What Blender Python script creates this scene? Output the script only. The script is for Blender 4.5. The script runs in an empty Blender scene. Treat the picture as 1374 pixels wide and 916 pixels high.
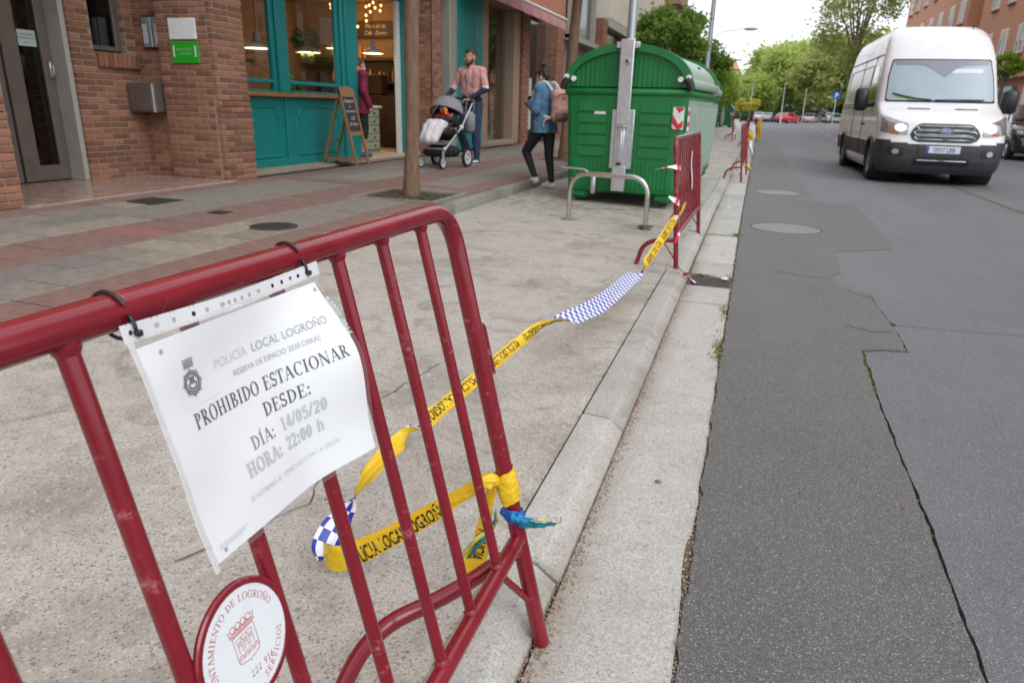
import bpy, bmesh, math, random
from mathutils import Vector, Matrix, noise
from mathutils.geometry import tessellate_polygon
R = math.radians
PI = math.pi
rng = random.Random(7)
sc = bpy.context.scene
COL = sc.collection

# ------------------------------------------------------------------ camera
cam_d = bpy.data.cameras.new('camera')
cam = bpy.data.objects.new('camera', cam_d)
COL.objects.link(cam)
cam_d.sensor_width = 36.0
cam_d.lens = 24.5
cam_d.clip_start = 0.02
cam_d.clip_end = 3000
yaw, pitch, roll = R(17.974), R(18.54), R(1.5)
cam.matrix_world = (Matrix.Translation((0, 0, 1.18)) @ Matrix.Rotation(yaw, 4, 'Z')
                    @ Matrix.Rotation(PI / 2 - pitch, 4, 'X') @ Matrix.Rotation(roll, 4, 'Z'))
cam_d.dof.use_dof = True
cam_d.dof.focus_distance = 1.25
cam_d.dof.aperture_fstop = 8.0
sc.camera = cam

# ------------------------------------------------------------------ light: overcast day
sc.view_settings.view_transform = 'Standard'
sc.view_settings.look = 'None'
sc.view_settings.exposure = 0.34
sc.view_settings.gamma = 1.0
world = bpy.data.worlds.new('World')
sc.world = world
world.use_nodes = True
nt = world.node_tree
nt.nodes.clear()
wo = nt.nodes.new('ShaderNodeOutputWorld')
bg = nt.nodes.new('ShaderNodeBackground')
sky = nt.nodes.new('ShaderNodeTexSky')
sky.sky_type = 'NISHITA'
sky.sun_disc = False
sky.sun_elevation = R(46)
sky.sun_rotation = R(127)
mx = nt.nodes.new('ShaderNodeMix'); mx.data_type = 'RGBA'
mx.inputs['Factor'].default_value = 0.9
cn = nt.nodes.new('ShaderNodeTexNoise'); cn.inputs['Scale'].default_value = 2.2; cn.inputs['Detail'].default_value = 5
cr = nt.nodes.new('ShaderNodeMapRange')
cr.inputs['From Min'].default_value = 0.3; cr.inputs['From Max'].default_value = 0.7
cr.inputs['To Min'].default_value = 10.0; cr.inputs['To Max'].default_value = 11.6
cc = nt.nodes.new('ShaderNodeCombineColor')
mm = nt.nodes.new('ShaderNodeMath'); mm.operation = 'MULTIPLY'; mm.inputs[1].default_value = 1.10
tcw = nt.nodes.new('ShaderNodeTexCoord')
nt.links.new(tcw.outputs['Generated'], cn.inputs['Vector'])
nt.links.new(cn.outputs['Fac'], cr.inputs['Value'])
mg = nt.nodes.new('ShaderNodeMath'); mg.operation = 'MULTIPLY'; mg.inputs[1].default_value = 1.035
nt.links.new(cr.outputs['Result'], cc.inputs[0]); nt.links.new(cr.outputs['Result'], mg.inputs[0]); nt.links.new(mg.outputs[0], cc.inputs[1])
nt.links.new(cr.outputs['Result'], mm.inputs[0]); nt.links.new(mm.outputs[0], cc.inputs[2])
nt.links.new(sky.outputs[0], mx.inputs['A']); nt.links.new(cc.outputs[0], mx.inputs['B'])
nt.links.new(mx.outputs['Result'], bg.inputs['Color'])
bg.inputs['Strength'].default_value = 0.1
nt.links.new(bg.outputs[0], wo.inputs['Surface'])
sun_d = bpy.data.lights.new('sun', 'SUN')
sun_d.energy = 1.2; sun_d.angle = R(40); sun_d.color = (1.0, 0.995, 0.97)
sun = bpy.data.objects.new('sun', sun_d); COL.objects.link(sun)
sun.rotation_euler = Vector((-0.55, 0.42, -0.72)).to_track_quat('-Z', 'Y').to_euler()
sc.cycles.max_bounces = 8
sc.cycles.transparent_max_bounces = 16
sc.cycles.caustics_reflective = False; sc.cycles.caustics_refractive = False
sc.cycles.sample_clamp_indirect = 4.0

# ------------------------------------------------------------------ materials
MATS = {}
def new_mat(name):
    m = bpy.data.materials.new(name); m.use_nodes = True
    n = m.node_tree; n.nodes.clear()
    out = n.nodes.new('ShaderNodeOutputMaterial')
    p = n.nodes.new('ShaderNodeBsdfPrincipled')
    n.links.new(p.outputs[0], out.inputs['Surface'])
    MATS[name] = m
    return m, n, p, out
def nd(n, t, **kw):
    x = n.nodes.new('ShaderNode' + t)
    for k, v in kw.items():
        if k in x.inputs.keys(): x.inputs[k].default_value = v
        else: setattr(x, k, v)
    return x
def mixc(n, a, b, fac, mode='MIX'):
    x = n.nodes.new('ShaderNodeMix'); x.data_type = 'RGBA'; x.blend_type = mode
    for s, v in (('A', a), ('B', b), ('Factor', fac)):
        if hasattr(v, 'links'): n.links.new(v, x.inputs[s])
        elif s == 'Factor': x.inputs[s].default_value = v
        else: x.inputs[s].default_value = (*v, 1) if len(v) == 3 else v
    return x.outputs['Result']
def maprange(n, v, a, b, c=0.0, d=1.0):
    x = n.nodes.new('ShaderNodeMapRange')
    n.links.new(v, x.inputs['Value'])
    for k, q in zip(('From Min', 'From Max', 'To Min', 'To Max'), (a, b, c, d)): x.inputs[k].default_value = q
    return x.outputs['Result']
def math2(n, op, a, b=0.0):
    x = n.nodes.new('ShaderNodeMath'); x.operation = op
    for i, v in enumerate((a, b)):
        if hasattr(v, 'links'): n.links.new(v, x.inputs[i])
        else: x.inputs[i].default_value = v
    return x.outputs[0]
def bump(n, p, h, strength=0.3, dist=0.004):
    b = n.nodes.new('ShaderNodeBump'); b.inputs['Strength'].default_value = strength; b.inputs['Distance'].default_value = dist
    n.links.new(h, b.inputs['Height']); n.links.new(b.outputs[0], p.inputs['Normal'])
def pbr(name, base, rough=0.6, metal=0.0, var=0.12, vs=6.0, bmp=0.0, bs=60.0, bd=0.003, rnd=0.0, spec=0.5, coat=0.0,
        dirt=0.0, dirtcol=(0.12, 0.1, 0.08), dirts=4.0, stretch=None, emit=0.0):
    m, n, p, o = new_mat(name)
    tc = nd(n, 'TexCoord')
    vec = tc.outputs['Object']
    if stretch:
        mp = nd(n, 'Mapping'); mp.inputs['Scale'].default_value = stretch
        n.links.new(vec, mp.inputs['Vector']); vec = mp.outputs[0]
    ns = nd(n, 'TexNoise', Scale=vs, Detail=5.0, Roughness=0.6); n.links.new(vec, ns.inputs['Vector'])
    f = maprange(n, ns.outputs['Fac'], 0.25, 0.75, 1 - var, 1 + var)
    c = mixc(n, base, (1, 1, 1), 0.0)
    x = n.nodes.new('ShaderNodeVectorMath'); x.operation = 'SCALE'
    n.links.new(c, x.inputs[0]); n.links.new(f, x.inputs['Scale'])
    colr = x.outputs[0]
    if rnd:
        oi = nd(n, 'ObjectInfo'); ge = nd(n, 'NewGeometry')
        s = math2(n, 'FRACT', math2(n, 'ADD', oi.outputs['Random'], ge.outputs['Random Per Island']))
        f2 = maprange(n, s, 0, 1, 1 - rnd, 1 + rnd)
        y = n.nodes.new('ShaderNodeVectorMath'); y.operation = 'SCALE'
        n.links.new(colr, y.inputs[0]); n.links.new(f2, y.inputs['Scale']); colr = y.outputs[0]
    if dirt:
        n2 = nd(n, 'TexNoise', Scale=dirts, Detail=7.0, Roughness=0.7); n.links.new(vec, n2.inputs['Vector'])
        colr = mixc(n, colr, dirtcol, maprange(n, n2.outputs['Fac'], 0.5, 0.75, 0.0, dirt))
    n.links.new(colr, p.inputs['Base Color'])
    p.inputs['Roughness'].default_value = rough; p.inputs['Metallic'].default_value = metal
    p.inputs['Specular IOR Level'].default_value = spec
    if coat: p.inputs['Coat Weight'].default_value = coat; p.inputs['Coat Roughness'].default_value = 0.08
    rv = maprange(n, ns.outputs['Fac'], 0.3, 0.7, max(0.02, rough - 0.08), min(1, rough + 0.08))
    n.links.new(rv, p.inputs['Roughness'])
    if bmp:
        n3 = nd(n, 'TexNoise', Scale=bs, Detail=4.0); n.links.new(vec, n3.inputs['Vector'])
        bump(n, p, n3.outputs['Fac'], bmp, bd)
    if emit:
        n.links.new(colr, p.inputs['Emission Color']); p.inputs['Emission Strength'].default_value = emit
    return m
def emis(name, colr, s):
    m, n, p, o = new_mat(name)
    p.inputs['Base Color'].default_value = (*colr, 1)
    p.inputs['Emission Color'].default_value = (*colr, 1); p.inputs['Emission Strength'].default_value = s
    return m
def glass(name, tint=(0.9, 0.95, 0.95), refl=1.0, rough=0.01, base=0.04):
    m = bpy.data.materials.new(name); m.use_nodes = True; n = m.node_tree; n.nodes.clear()
    out = nd(n, 'OutputMaterial'); tr = nd(n, 'BsdfTransparent'); gl = nd(n, 'BsdfGlossy'); mi = nd(n, 'MixShader')
    tr.inputs[0].default_value = (*tint, 1); gl.inputs['Roughness'].default_value = rough
    fr = nd(n, 'LayerWeight'); fr.inputs[0].default_value = 0.5
    f = math2(n, 'MULTIPLY', math2(n, 'ADD', math2(n, 'POWER', fr.outputs['Facing'], 4.0), base), refl)
    n.links.new(f, mi.inputs[0]); n.links.new(tr.outputs[0], mi.inputs[1]); n.links.new(gl.outputs[0], mi.inputs[2])
    n.links.new(mi.outputs[0], out.inputs['Surface'])
    MATS[name] = m
    return m

def concrete(name, base, pebble=1.0, stain=0.3, scale=1.0, dirtline=None, moss=None, gloss=0.75):
    """exposed-aggregate concrete: pebbles of many tones in a sandy paste, plus large stains"""
    m, n, p, o = new_mat(name)
    tc = nd(n, 'TexCoord'); v = tc.outputs['Object']
    fine = nd(n, 'TexNoise', Scale=140.0 * scale, Detail=4.0, Roughness=0.7); n.links.new(v, fine.inputs['Vector'])
    big = nd(n, 'TexNoise', Scale=1.4, Detail=8.0, Roughness=0.65, Distortion=0.6); n.links.new(v, big.inputs['Vector'])
    mid = nd(n, 'TexNoise', Scale=9.0, Detail=6.0, Roughness=0.65); n.links.new(v, mid.inputs['Vector'])
    b = Vector(base)
    c = mixc(n, tuple(b * 0.62), tuple(b * 1.24), maprange(n, fine.outputs['Fac'], 0.3, 0.7))
    md2 = nd(n, 'TexNoise', Scale=38.0, Detail=4.0, Roughness=0.7); n.links.new(v, md2.inputs['Vector'])
    c = mixc(n, c, tuple(b * 0.55), maprange(n, md2.outputs['Fac'], 0.52, 0.72, 0, 0.55 * pebble))
    c = mixc(n, c, tuple(b * 0.62), maprange(n, mid.outputs['Fac'], 0.48, 0.75, 0, stain))
    c = mixc(n, c, (b.x * 0.5, b.y * 0.48, b.z * 0.44), maprange(n, big.outputs['Fac'], 0.5, 0.70, 0, stain * 1.2))
    blot = nd(n, 'TexNoise', Scale=3.6, Detail=5.0, Roughness=0.6, Distortion=1.2); n.links.new(v, blot.inputs['Vector'])
    c = mixc(n, c, (b.x * 0.42, b.y * 0.41, b.z * 0.38), maprange(n, blot.outputs['Fac'], 0.56, 0.70, 0, stain))
    hsum = fine.outputs['Fac']
    for sc_, th, pr, tones in ((75.0, 0.36, 0.55, ((0.48, 0.40, 0.30), (0.20, 0.19, 0.17), (0.50, 0.48, 0.43), (0.30, 0.27, 0.22), (0.40, 0.33, 0.26), (0.58, 0.57, 0.53))),
                               (150.0, 0.40, 0.45, ((0.14, 0.13, 0.12), (0.46, 0.43, 0.37), (0.22, 0.2, 0.17), (0.42, 0.39, 0.34), (0.1, 0.095, 0.09), (0.55, 0.53, 0.48)))):
        vo = nd(n, 'TexVoronoi', Scale=sc_ * scale); vo.feature = 'F1'
        wv = n.nodes.new('ShaderNodeVectorMath'); wv.operation = 'ADD'
        nz = nd(n, 'TexNoise', Scale=60.0, Detail=1.0); n.links.new(v, nz.inputs['Vector'])
        ws = n.nodes.new('ShaderNodeVectorMath'); ws.operation = 'SCALE'; ws.inputs['Scale'].default_value = 0.012
        n.links.new(nz.outputs['Color'], ws.inputs[0]); n.links.new(v, wv.inputs[0]); n.links.new(ws.outputs[0], wv.inputs[1])
        n.links.new(wv.outputs[0], vo.inputs['Vector'])
        sp = nd(n, 'SeparateColor'); n.links.new(vo.outputs['Color'], sp.inputs[0])
        rp = nd(n, 'ValToRGB'); rp.color_ramp.interpolation = 'CONSTANT'
        els = rp.color_ramp.elements
        els[0].position = 0; els[0].color = (*tones[0], 1); els[1].position = 1 / 6; els[1].color = (*tones[1], 1)
        for i in range(2, 6):
            e = els.new(i / 6); e.color = (*tones[i], 1)
        n.links.new(sp.outputs[0], rp.inputs[0])
        mask = math2(n, 'MULTIPLY', math2(n, 'LESS_THAN', vo.outputs['Distance'], th), math2(n, 'LESS_THAN', sp.outputs[1], pr))
        c = mixc(n, c, rp.outputs[0], math2(n, 'MULTIPLY', mask, min(0.9, 0.72 * pebble)))
        hsum = math2(n, 'ADD', hsum, math2(n, 'MULTIPLY', mask, 0.5))
    sx = nd(n, 'SeparateXYZ'); n.links.new(v, sx.inputs[0])
    if dirtline:
        for (x0, wd, colr, st) in dirtline:
            d = math2(n, 'ABSOLUTE', math2(n, 'SUBTRACT', math2(n, 'ADD', sx.outputs[0], math2(n, 'MULTIPLY', math2(n, 'SUBTRACT', mid.outputs['Fac'], 0.5), wd * 0.9)), x0))
            c = mixc(n, c, colr, math2(n, 'MULTIPLY', maprange(n, d, wd, 0.0, 0, st), maprange(n, big.outputs['Fac'], 0.3, 0.6, 0.35, 1.0)))
    if moss:
        y0, wd, colr, st = moss
        d = math2(n, 'ABSOLUTE', math2(n, 'SUBTRACT', sx.outputs[1], y0))
        c = mixc(n, c, colr, math2(n, 'MULTIPLY', maprange(n, d, wd, wd * 0.3, 0, st), maprange(n, mid.outputs['Fac'], 0.4, 0.62)))
    oi = nd(n, 'ObjectInfo')
    x_ = n.nodes.new('ShaderNodeVectorMath'); x_.operation = 'SCALE'; n.links.new(c, x_.inputs[0]); n.links.new(maprange(n, oi.outputs['Random'], 0, 1, 0.90, 1.07), x_.inputs['Scale']); c = x_.outputs[0]
    n.links.new(c, p.inputs['Base Color'])
    p.inputs['Roughness'].default_value = gloss
    p.inputs['Specular IOR Level'].default_value = 0.3
    bump(n, p, hsum, 0.5, 0.0025)
    return m

def asphalt(name, base, chip, chipcol, stain=0.3, scale=1.0):
    m, n, p, o = new_mat(name)
    tc = nd(n, 'TexCoord'); v = tc.outputs['Object']
    b = Vector(base)
    fine = nd(n, 'TexNoise', Scale=230.0 * scale, Detail=3.0, Roughness=0.7); n.links.new(v, fine.inputs['Vector'])
    big = nd(n, 'TexNoise', Scale=1.1, Detail=7.0, Roughness=0.6); n.links.new(v, big.inputs['Vector'])
    c = mixc(n, tuple(b * 0.62), tuple(b * 1.35), maprange(n, fine.outputs['Fac'], 0.3, 0.7))
    c = mixc(n, c, tuple(b * 0.72), maprange(n, big.outputs['Fac'], 0.42, 0.68, 0, stain))
    st2 = nd(n, 'TexNoise', Scale=0.5, Detail=4.0); 
    mp = nd(n, 'Mapping'); mp.inputs['Scale'].default_value = (2.2, 0.25, 1); n.links.new(v, mp.inputs['Vector']); n.links.new(mp.outputs[0], st2.inputs['Vector'])
    c = mixc(n, c, tuple(b * 1.22), maprange(n, st2.outputs['Fac'], 0.45, 0.7, 0, 0.6))
    oil = nd(n, 'TexNoise', Scale=2.6, Detail=6.0, Roughness=0.65, Distortion=0.8); n.links.new(v, oil.inputs['Vector'])
    c = mixc(n, c, tuple(b * 0.5), maprange(n, oil.outputs['Fac'], 0.62, 0.74, 0, 0.55))
    hs = fine.outputs['Fac']
    for sc_, th, pr in ((150.0, 0.36, chip), (270.0, 0.4, chip * 1.5)):
        vo = nd(n, 'TexVoronoi', Scale=sc_ * scale); n.links.new(v, vo.inputs['Vector'])
        sp = nd(n, 'SeparateColor'); n.links.new(vo.outputs['Color'], sp.inputs[0])
        mask = math2(n, 'MULTIPLY', math2(n, 'LESS_THAN', vo.outputs['Distance'], th), math2(n, 'LESS_THAN', sp.outputs[1], pr))
        cc_ = mixc(n, tuple(Vector(chipcol) * 0.55), chipcol, sp.outputs[2])
        c = mixc(n, c, cc_, math2(n, 'MULTIPLY', mask, 0.62))
        dk = math2(n, 'MULTIPLY', math2(n, 'LESS_THAN', vo.outputs['Distance'], th), math2(n, 'GREATER_THAN', sp.outputs[1], 0.72))
        c = mixc(n, c, tuple(b * 0.45), math2(n, 'MULTIPLY', dk, 0.7))
        hs = math2(n, 'ADD', hs, math2(n, 'MULTIPLY', mask, 0.5))
        hs = math2(n, 'SUBTRACT', hs, math2(n, 'MULTIPLY', dk, 0.4))
    n.links.new(c, p.inputs['Base Color'])
    p.inputs['Roughness'].default_value = 0.62
    p.inputs['Specular IOR Level'].default_value = 0.4
    bump(n, p, hs, 0.6, 0.003)
    return m

# ------------------------------------------------------------------ mesh builder
class MB:
    def __init__(s): s.v = []; s.f = []; s.m = []; s.mi = 0
    def add(s, vs, fs, M=None, mi=None):
        k = len(s.v); mi = s.mi if mi is None else mi
        for q in vs: s.v.append(M @ Vector(q) if M is not None else Vector(q))
        for q in fs: s.f.append([i + k for i in q]); s.m.append(mi)
        return s
    def box(s, x0, x1, y0, y1, z0, z1, b=0.0, M=None, mi=None):
        if x0 > x1: x0, x1 = x1, x0
        if y0 > y1: y0, y1 = y1, y0
        if z0 > z1: z0, z1 = z1, z0
        b = min(b, 0.45 * (x1 - x0), 0.45 * (y1 - y0), 0.45 * (z1 - z0))
        if b <= 0:
            vs = [(x, y, z) for x in (x0, x1) for y in (y0, y1) for z in (z0, z1)]
            fs = [(0, 1, 3, 2), (4, 6, 7, 5), (0, 4, 5, 1), (2, 3, 7, 6), (0, 2, 6, 4), (1, 5, 7, 3)]
            return s.add(vs, fs, M, mi)
        c = ((x0 + x1) / 2, (y0 + y1) / 2, (z0 + z1) / 2); h = ((x1 - x0) / 2, (y1 - y0) / 2, (z1 - z0) / 2)
        vs = []; idx = {}
        for sx in (-1, 1):
            for sy in (-1, 1):
                for sz in (-1, 1):
                    for a in range(3):
                        d = [h[0] - b, h[1] - b, h[2] - b]; d[a] += b
                        idx[(sx, sy, sz, a)] = len(vs)
                        vs.append((c[0] + sx * d[0], c[1] + sy * d[1], c[2] + sz * d[2]))
        fs = []
        S = (-1, 1)
        for t in S:
            fs.append([idx[(t, -1, -1, 0)], idx[(t, 1, -1, 0)], idx[(t, 1, 1, 0)], idx[(t, -1, 1, 0)]][::t])
            fs.append([idx[(-1, t, -1, 1)], idx[(-1, t, 1, 1)], idx[(1, t, 1, 1)], idx[(1, t, -1, 1)]][::t])
            fs.append([idx[(-1, -1, t, 2)], idx[(1, -1, t, 2)], idx[(1, 1, t, 2)], idx[(-1, 1, t, 2)]][::t])
        for a in S:
            for e in S:
                fs.append([idx[(a, e, -1, 0)], idx[(a, e, 1, 0)], idx[(a, e, 1, 1)], idx[(a, e, -1, 1)]][::-a * e])
                fs.append([idx[(a, -1, e, 0)], idx[(a, 1, e, 0)], idx[(a, 1, e, 2)], idx[(a, -1, e, 2)]][::a * e])
                fs.append([idx[(-1, a, e, 1)], idx[(1, a, e, 1)], idx[(1, a, e, 2)], idx[(-1, a, e, 2)]][::-a * e])
        for sx in S:
            for sy in S:
                for sz in S:
                    fs.append([idx[(sx, sy, sz, 0)], idx[(sx, sy, sz, 1)], idx[(sx, sy, sz, 2)]][::sx * sy * sz])
        return s.add(vs, fs, M, mi)
    def tube(s, pts, r, n=10, caps=True, closed=False, M=None, mi=None):
        pts = [Vector(p) for p in pts]; k = len(pts)
        rs = r if isinstance(r, (list, tuple)) else [r] * k
        vs = []; fs = []; up = None
        for i, p in enumerate(pts):
            a = pts[(i - 1) % k] if (i > 0 or closed) else p
            b = pts[(i + 1) % k] if (i < k - 1 or closed) else p
            t = (b - a).normalized()
            if up is None:
                up = Vector((0, 0, 1)) if abs(t.z) < 0.9 else Vector((0, 1, 0))
            x = up - t * up.dot(t)
            if x.length < 1e-6: x = t.orthogonal()
            x.normalize(); y = t.cross(x); up = x
            for j in range(n):
                an = 2 * PI * j / n
                vs.append(p + (x * math.cos(an) + y * math.sin(an)) * rs[i])
        for i in range(k if closed else k - 1):
            for j in range(n):
                a, b = i * n + j, i * n + (j + 1) % n
                c, d = ((i + 1) % k) * n + (j + 1) % n, ((i + 1) % k) * n + j
                fs.append((a, b, c, d))
        if caps and not closed:
            fs.append(list(range(n))[::-1]); fs.append([(k - 1) * n + j for j in range(n)])
        return s.add(vs, fs, M, mi)
    def lathe(s, prof, n=24, M=None, mi=None, caps=True):
        vs = []; fs = []; k = len(prof)
        for r_, z in prof:
            for j in range(n):
                a = 2 * PI * j / n; vs.append((r_ * math.cos(a), r_ * math.sin(a), z))
        for i in range(k - 1):
            for j in range(n):
                fs.append((i * n + j, i * n + (j + 1) % n, (i + 1) * n + (j + 1) % n, (i + 1) * n + j))
        if caps:
            fs.append(list(range(n))[::-1]); fs.append([(k - 1) * n + j for j in range(n)])
        return s.add(vs, fs, M, mi)
    def prism(s, poly, z0, z1, M=None, mi=None, sides=True, bottom=True):
        n = len(poly); vs = [(x, y, z1) for x, y in poly] + [(x, y, z0) for x, y in poly]
        area = sum(poly[i][0] * poly[(i + 1) % n][1] - poly[(i + 1) % n][0] * poly[i][1] for i in range(n))
        fs = []
        for t in tessellate_polygon([[Vector((x, y, 0)) for x, y in poly]]):
            a, b, c = [Vector((*poly[i], 0)) for i in t]
            if (b - a).cross(c - a).z < 0: t = t[::-1]
            fs.append(tuple(t))
            if bottom: fs.append(tuple(i + n for i in t[::-1]))
        if sides:
            for i in range(n):
                j = (i + 1) % n
                fs.append((i, i + n, j + n, j) if area > 0 else (j, j + n, i + n, i))
        return s.add(vs, fs, M, mi)
    def ell(s, c, r, nu=16, nv=10, M=None, mi=None):
        vs = []; fs = []
        for i in range(nv + 1):
            th = PI * i / nv
            for j in range(nu):
                ph = 2 * PI * j / nu
                vs.append((c[0] + r[0] * math.sin(th) * math.cos(ph), c[1] + r[1] * math.sin(th) * math.sin(ph), c[2] + r[2] * math.cos(th)))
        for i in range(nv):
            for j in range(nu):
                fs.append((i * nu + j, (i + 1) * nu + j, (i + 1) * nu + (j + 1) % nu, i * nu + (j + 1) % nu))
        return s.add(vs, fs, M, mi)
    def grid(s, fn, nu, nv, M=None, mi=None, flip=False):
        vs = [fn(i / nu, j / nv) for i in range(nu + 1) for j in range(nv + 1)]
        fs = []
        for i in range(nu):
            for j in range(nv):
                q = (i * (nv + 1) + j, (i + 1) * (nv + 1) + j, (i + 1) * (nv + 1) + j + 1, i * (nv + 1) + j + 1)
                fs.append(q[::-1] if flip else q)
        return s.add(vs, fs, M, mi)
    def mesh(s, name, mats, smooth=40):
        me = bpy.data.meshes.new(name)
        me.from_pydata([tuple(v) for v in s.v], [], s.f)
        if not isinstance(mats, (list, tuple)): mats = [mats]
        for m in mats: me.materials.append(MATS[m] if isinstance(m, str) else m)
        if len(mats) > 1: me.polygons.foreach_set('material_index', s.m)
        if smooth:
            me.polygons.foreach_set('use_smooth', [True] * len(me.polygons))
            if smooth < 180: me.set_sharp_from_angle(angle=R(smooth))
        me.update()
        return me
    def build(s, name, mats, parent=None, smooth=40, world=True, **kw):
        """link as one object; vertices are world coordinates unless world=False (then thing-local)"""
        if parent is not None and world:
            Mi = base_matrix(parent).inverted(); s.v = [Mi @ v for v in s.v]
        me = s.mesh(name, mats, smooth)
        return link(name, me, parent, **kw)
def base_matrix(o):
    while o.parent is not None: o = o.parent
    return Matrix.Translation(o.location) @ o.rotation_euler.to_matrix().to_4x4()
def link(name, me, parent=None, label=None, cat=None, group=None, kind=None, loc=None, rot=None):
    o = bpy.data.objects.new(name, me); COL.objects.link(o)
    if parent is not None: o.parent = parent
    if loc is not None: o.location = loc
    if rot is not None: o.rotation_euler = rot
    tag(o, label, cat, group, kind)
    return o
def tag(o, label=None, cat=None, group=None, kind=None):
    for k, v in (('label', label), ('category', cat), ('group', group), ('kind', kind)):
        if v: o[k] = v
    return o
def thing(name, label, cat, loc=(0, 0, 0), rz=0.0, group=None, rot=None):
    o = bpy.data.objects.new(name, None); COL.objects.link(o)
    o.empty_display_size = 0.1
    o.location = loc; o.rotation_euler = rot if rot else (0, 0, rz)
    return tag(o, label, cat, group)
KIDS = {}
def dup(o, loc, rz=0.0, label=None, group=None, parent=None, scale=None):
    r = o.copy(); COL.objects.link(r)
    if parent is None:
        r.location = loc; r.rotation_euler = (0, 0, rz)
        if scale: r.scale = scale
        if label: r['label'] = label
        if group: r['group'] = group
    else: r.parent = parent
    for ch in list(o.children): dup(ch, None, parent=r)
    return r
def text2d(s, size=1.0, bold=0.0, align='CENTER', cond=1.0, shear=0.0):
    cu = bpy.data.curves.new('t', 'FONT'); cu.body = s; cu.size = size; cu.align_x = align; cu.offset = bold * size
    cu.resolution_u = 3; cu.shear = shear
    ob = bpy.data.objects.new('t', cu); COL.objects.link(ob)
    dg = bpy.context.evaluated_depsgraph_get()
    me = ob.evaluated_get(dg).to_mesh()
    vs = [(v.co.x * cond, v.co.y) for v in me.vertices]; fs = [list(p.vertices) for p in me.polygons]
    # keep all faces turned the same way
    out = []
    for f in fs:
        a = sum(vs[f[i]][0] * vs[f[(i + 1) % len(f)]][1] - vs[f[(i + 1) % len(f)]][0] * vs[f[i]][1] for i in range(len(f)))
        out.append(f if a > 0 else f[::-1])
    ob.evaluated_get(dg).to_mesh_clear()
    bpy.data.objects.remove(ob); bpy.data.curves.remove(cu)
    return vs, out
def strip2d(pts, w, closed=False):
    """flat ribbon of width w along a 2D polyline"""
    n = len(pts); vs = []; fs = []
    for i in range(n):
        a = pts[i - 1] if (i > 0 or closed) else pts[i]; b = pts[(i + 1) % n] if (i < n - 1 or closed) else pts[i]
        dx, dy = b[0] - a[0], b[1] - a[1]; l = math.hypot(dx, dy) or 1
        nx, ny = -dy / l * w / 2, dx / l * w / 2
        vs += [(pts[i][0] - nx, pts[i][1] - ny), (pts[i][0] + nx, pts[i][1] + ny)]
    for i in range(n if closed else n - 1):
        j = (i + 1) % n
        fs.append([2 * i, 2 * j, 2 * j + 1, 2 * i + 1])
    return vs, fs
def arc2d(cx, cy, rx, ry, a0, a1, n=14):
    return [(cx + rx * math.cos(R(a0 + (a1 - a0) * i / n)), cy + ry * math.sin(R(a0 + (a1 - a0) * i / n))) for i in range(n + 1)]
def put2d(mb, vf, fn, mi=None, flip=False):
    vs, fs = vf
    mb.add([fn(a, b) for a, b in vs], [f[::-1] for f in fs] if flip else fs, None, mi)
def catmull(pts, k=6):
    pts = [Vector(p) for p in pts]; out = []
    for i in range(len(pts) - 1):
        p0 = pts[max(i - 1, 0)]; p1 = pts[i]; p2 = pts[i + 1]; p3 = pts[min(i + 2, len(pts) - 1)]
        for j in range(k):
            t = j / k
            out.append(0.5 * ((2 * p1) + (p2 - p0) * t + (2 * p0 - 5 * p1 + 4 * p2 - p3) * t * t + (3 * p1 - p0 - 3 * p2 + p3) * t ** 3))
    out.append(pts[-1]); return out
def bend(pts, rad=0.1, k=6):
    """round the inner corners of a polyline"""
    pts = [Vector(p) for p in pts]; out = [pts[0]]
    for i in range(1, len(pts) - 1):
        a, b, c = pts[i - 1], pts[i], pts[i + 1]
        d1 = (a - b); d2 = (c - b); q = min(rad, d1.length * 0.49, d2.length * 0.49)
        p = b + d1.normalized() * q; r_ = b + d2.normalized() * q
        for j in range(k + 1):
            t = j / k; out.append(p * (1 - t) ** 2 + b * 2 * t * (1 - t) + r_ * t * t)
    out.append(pts[-1]); return out

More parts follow.
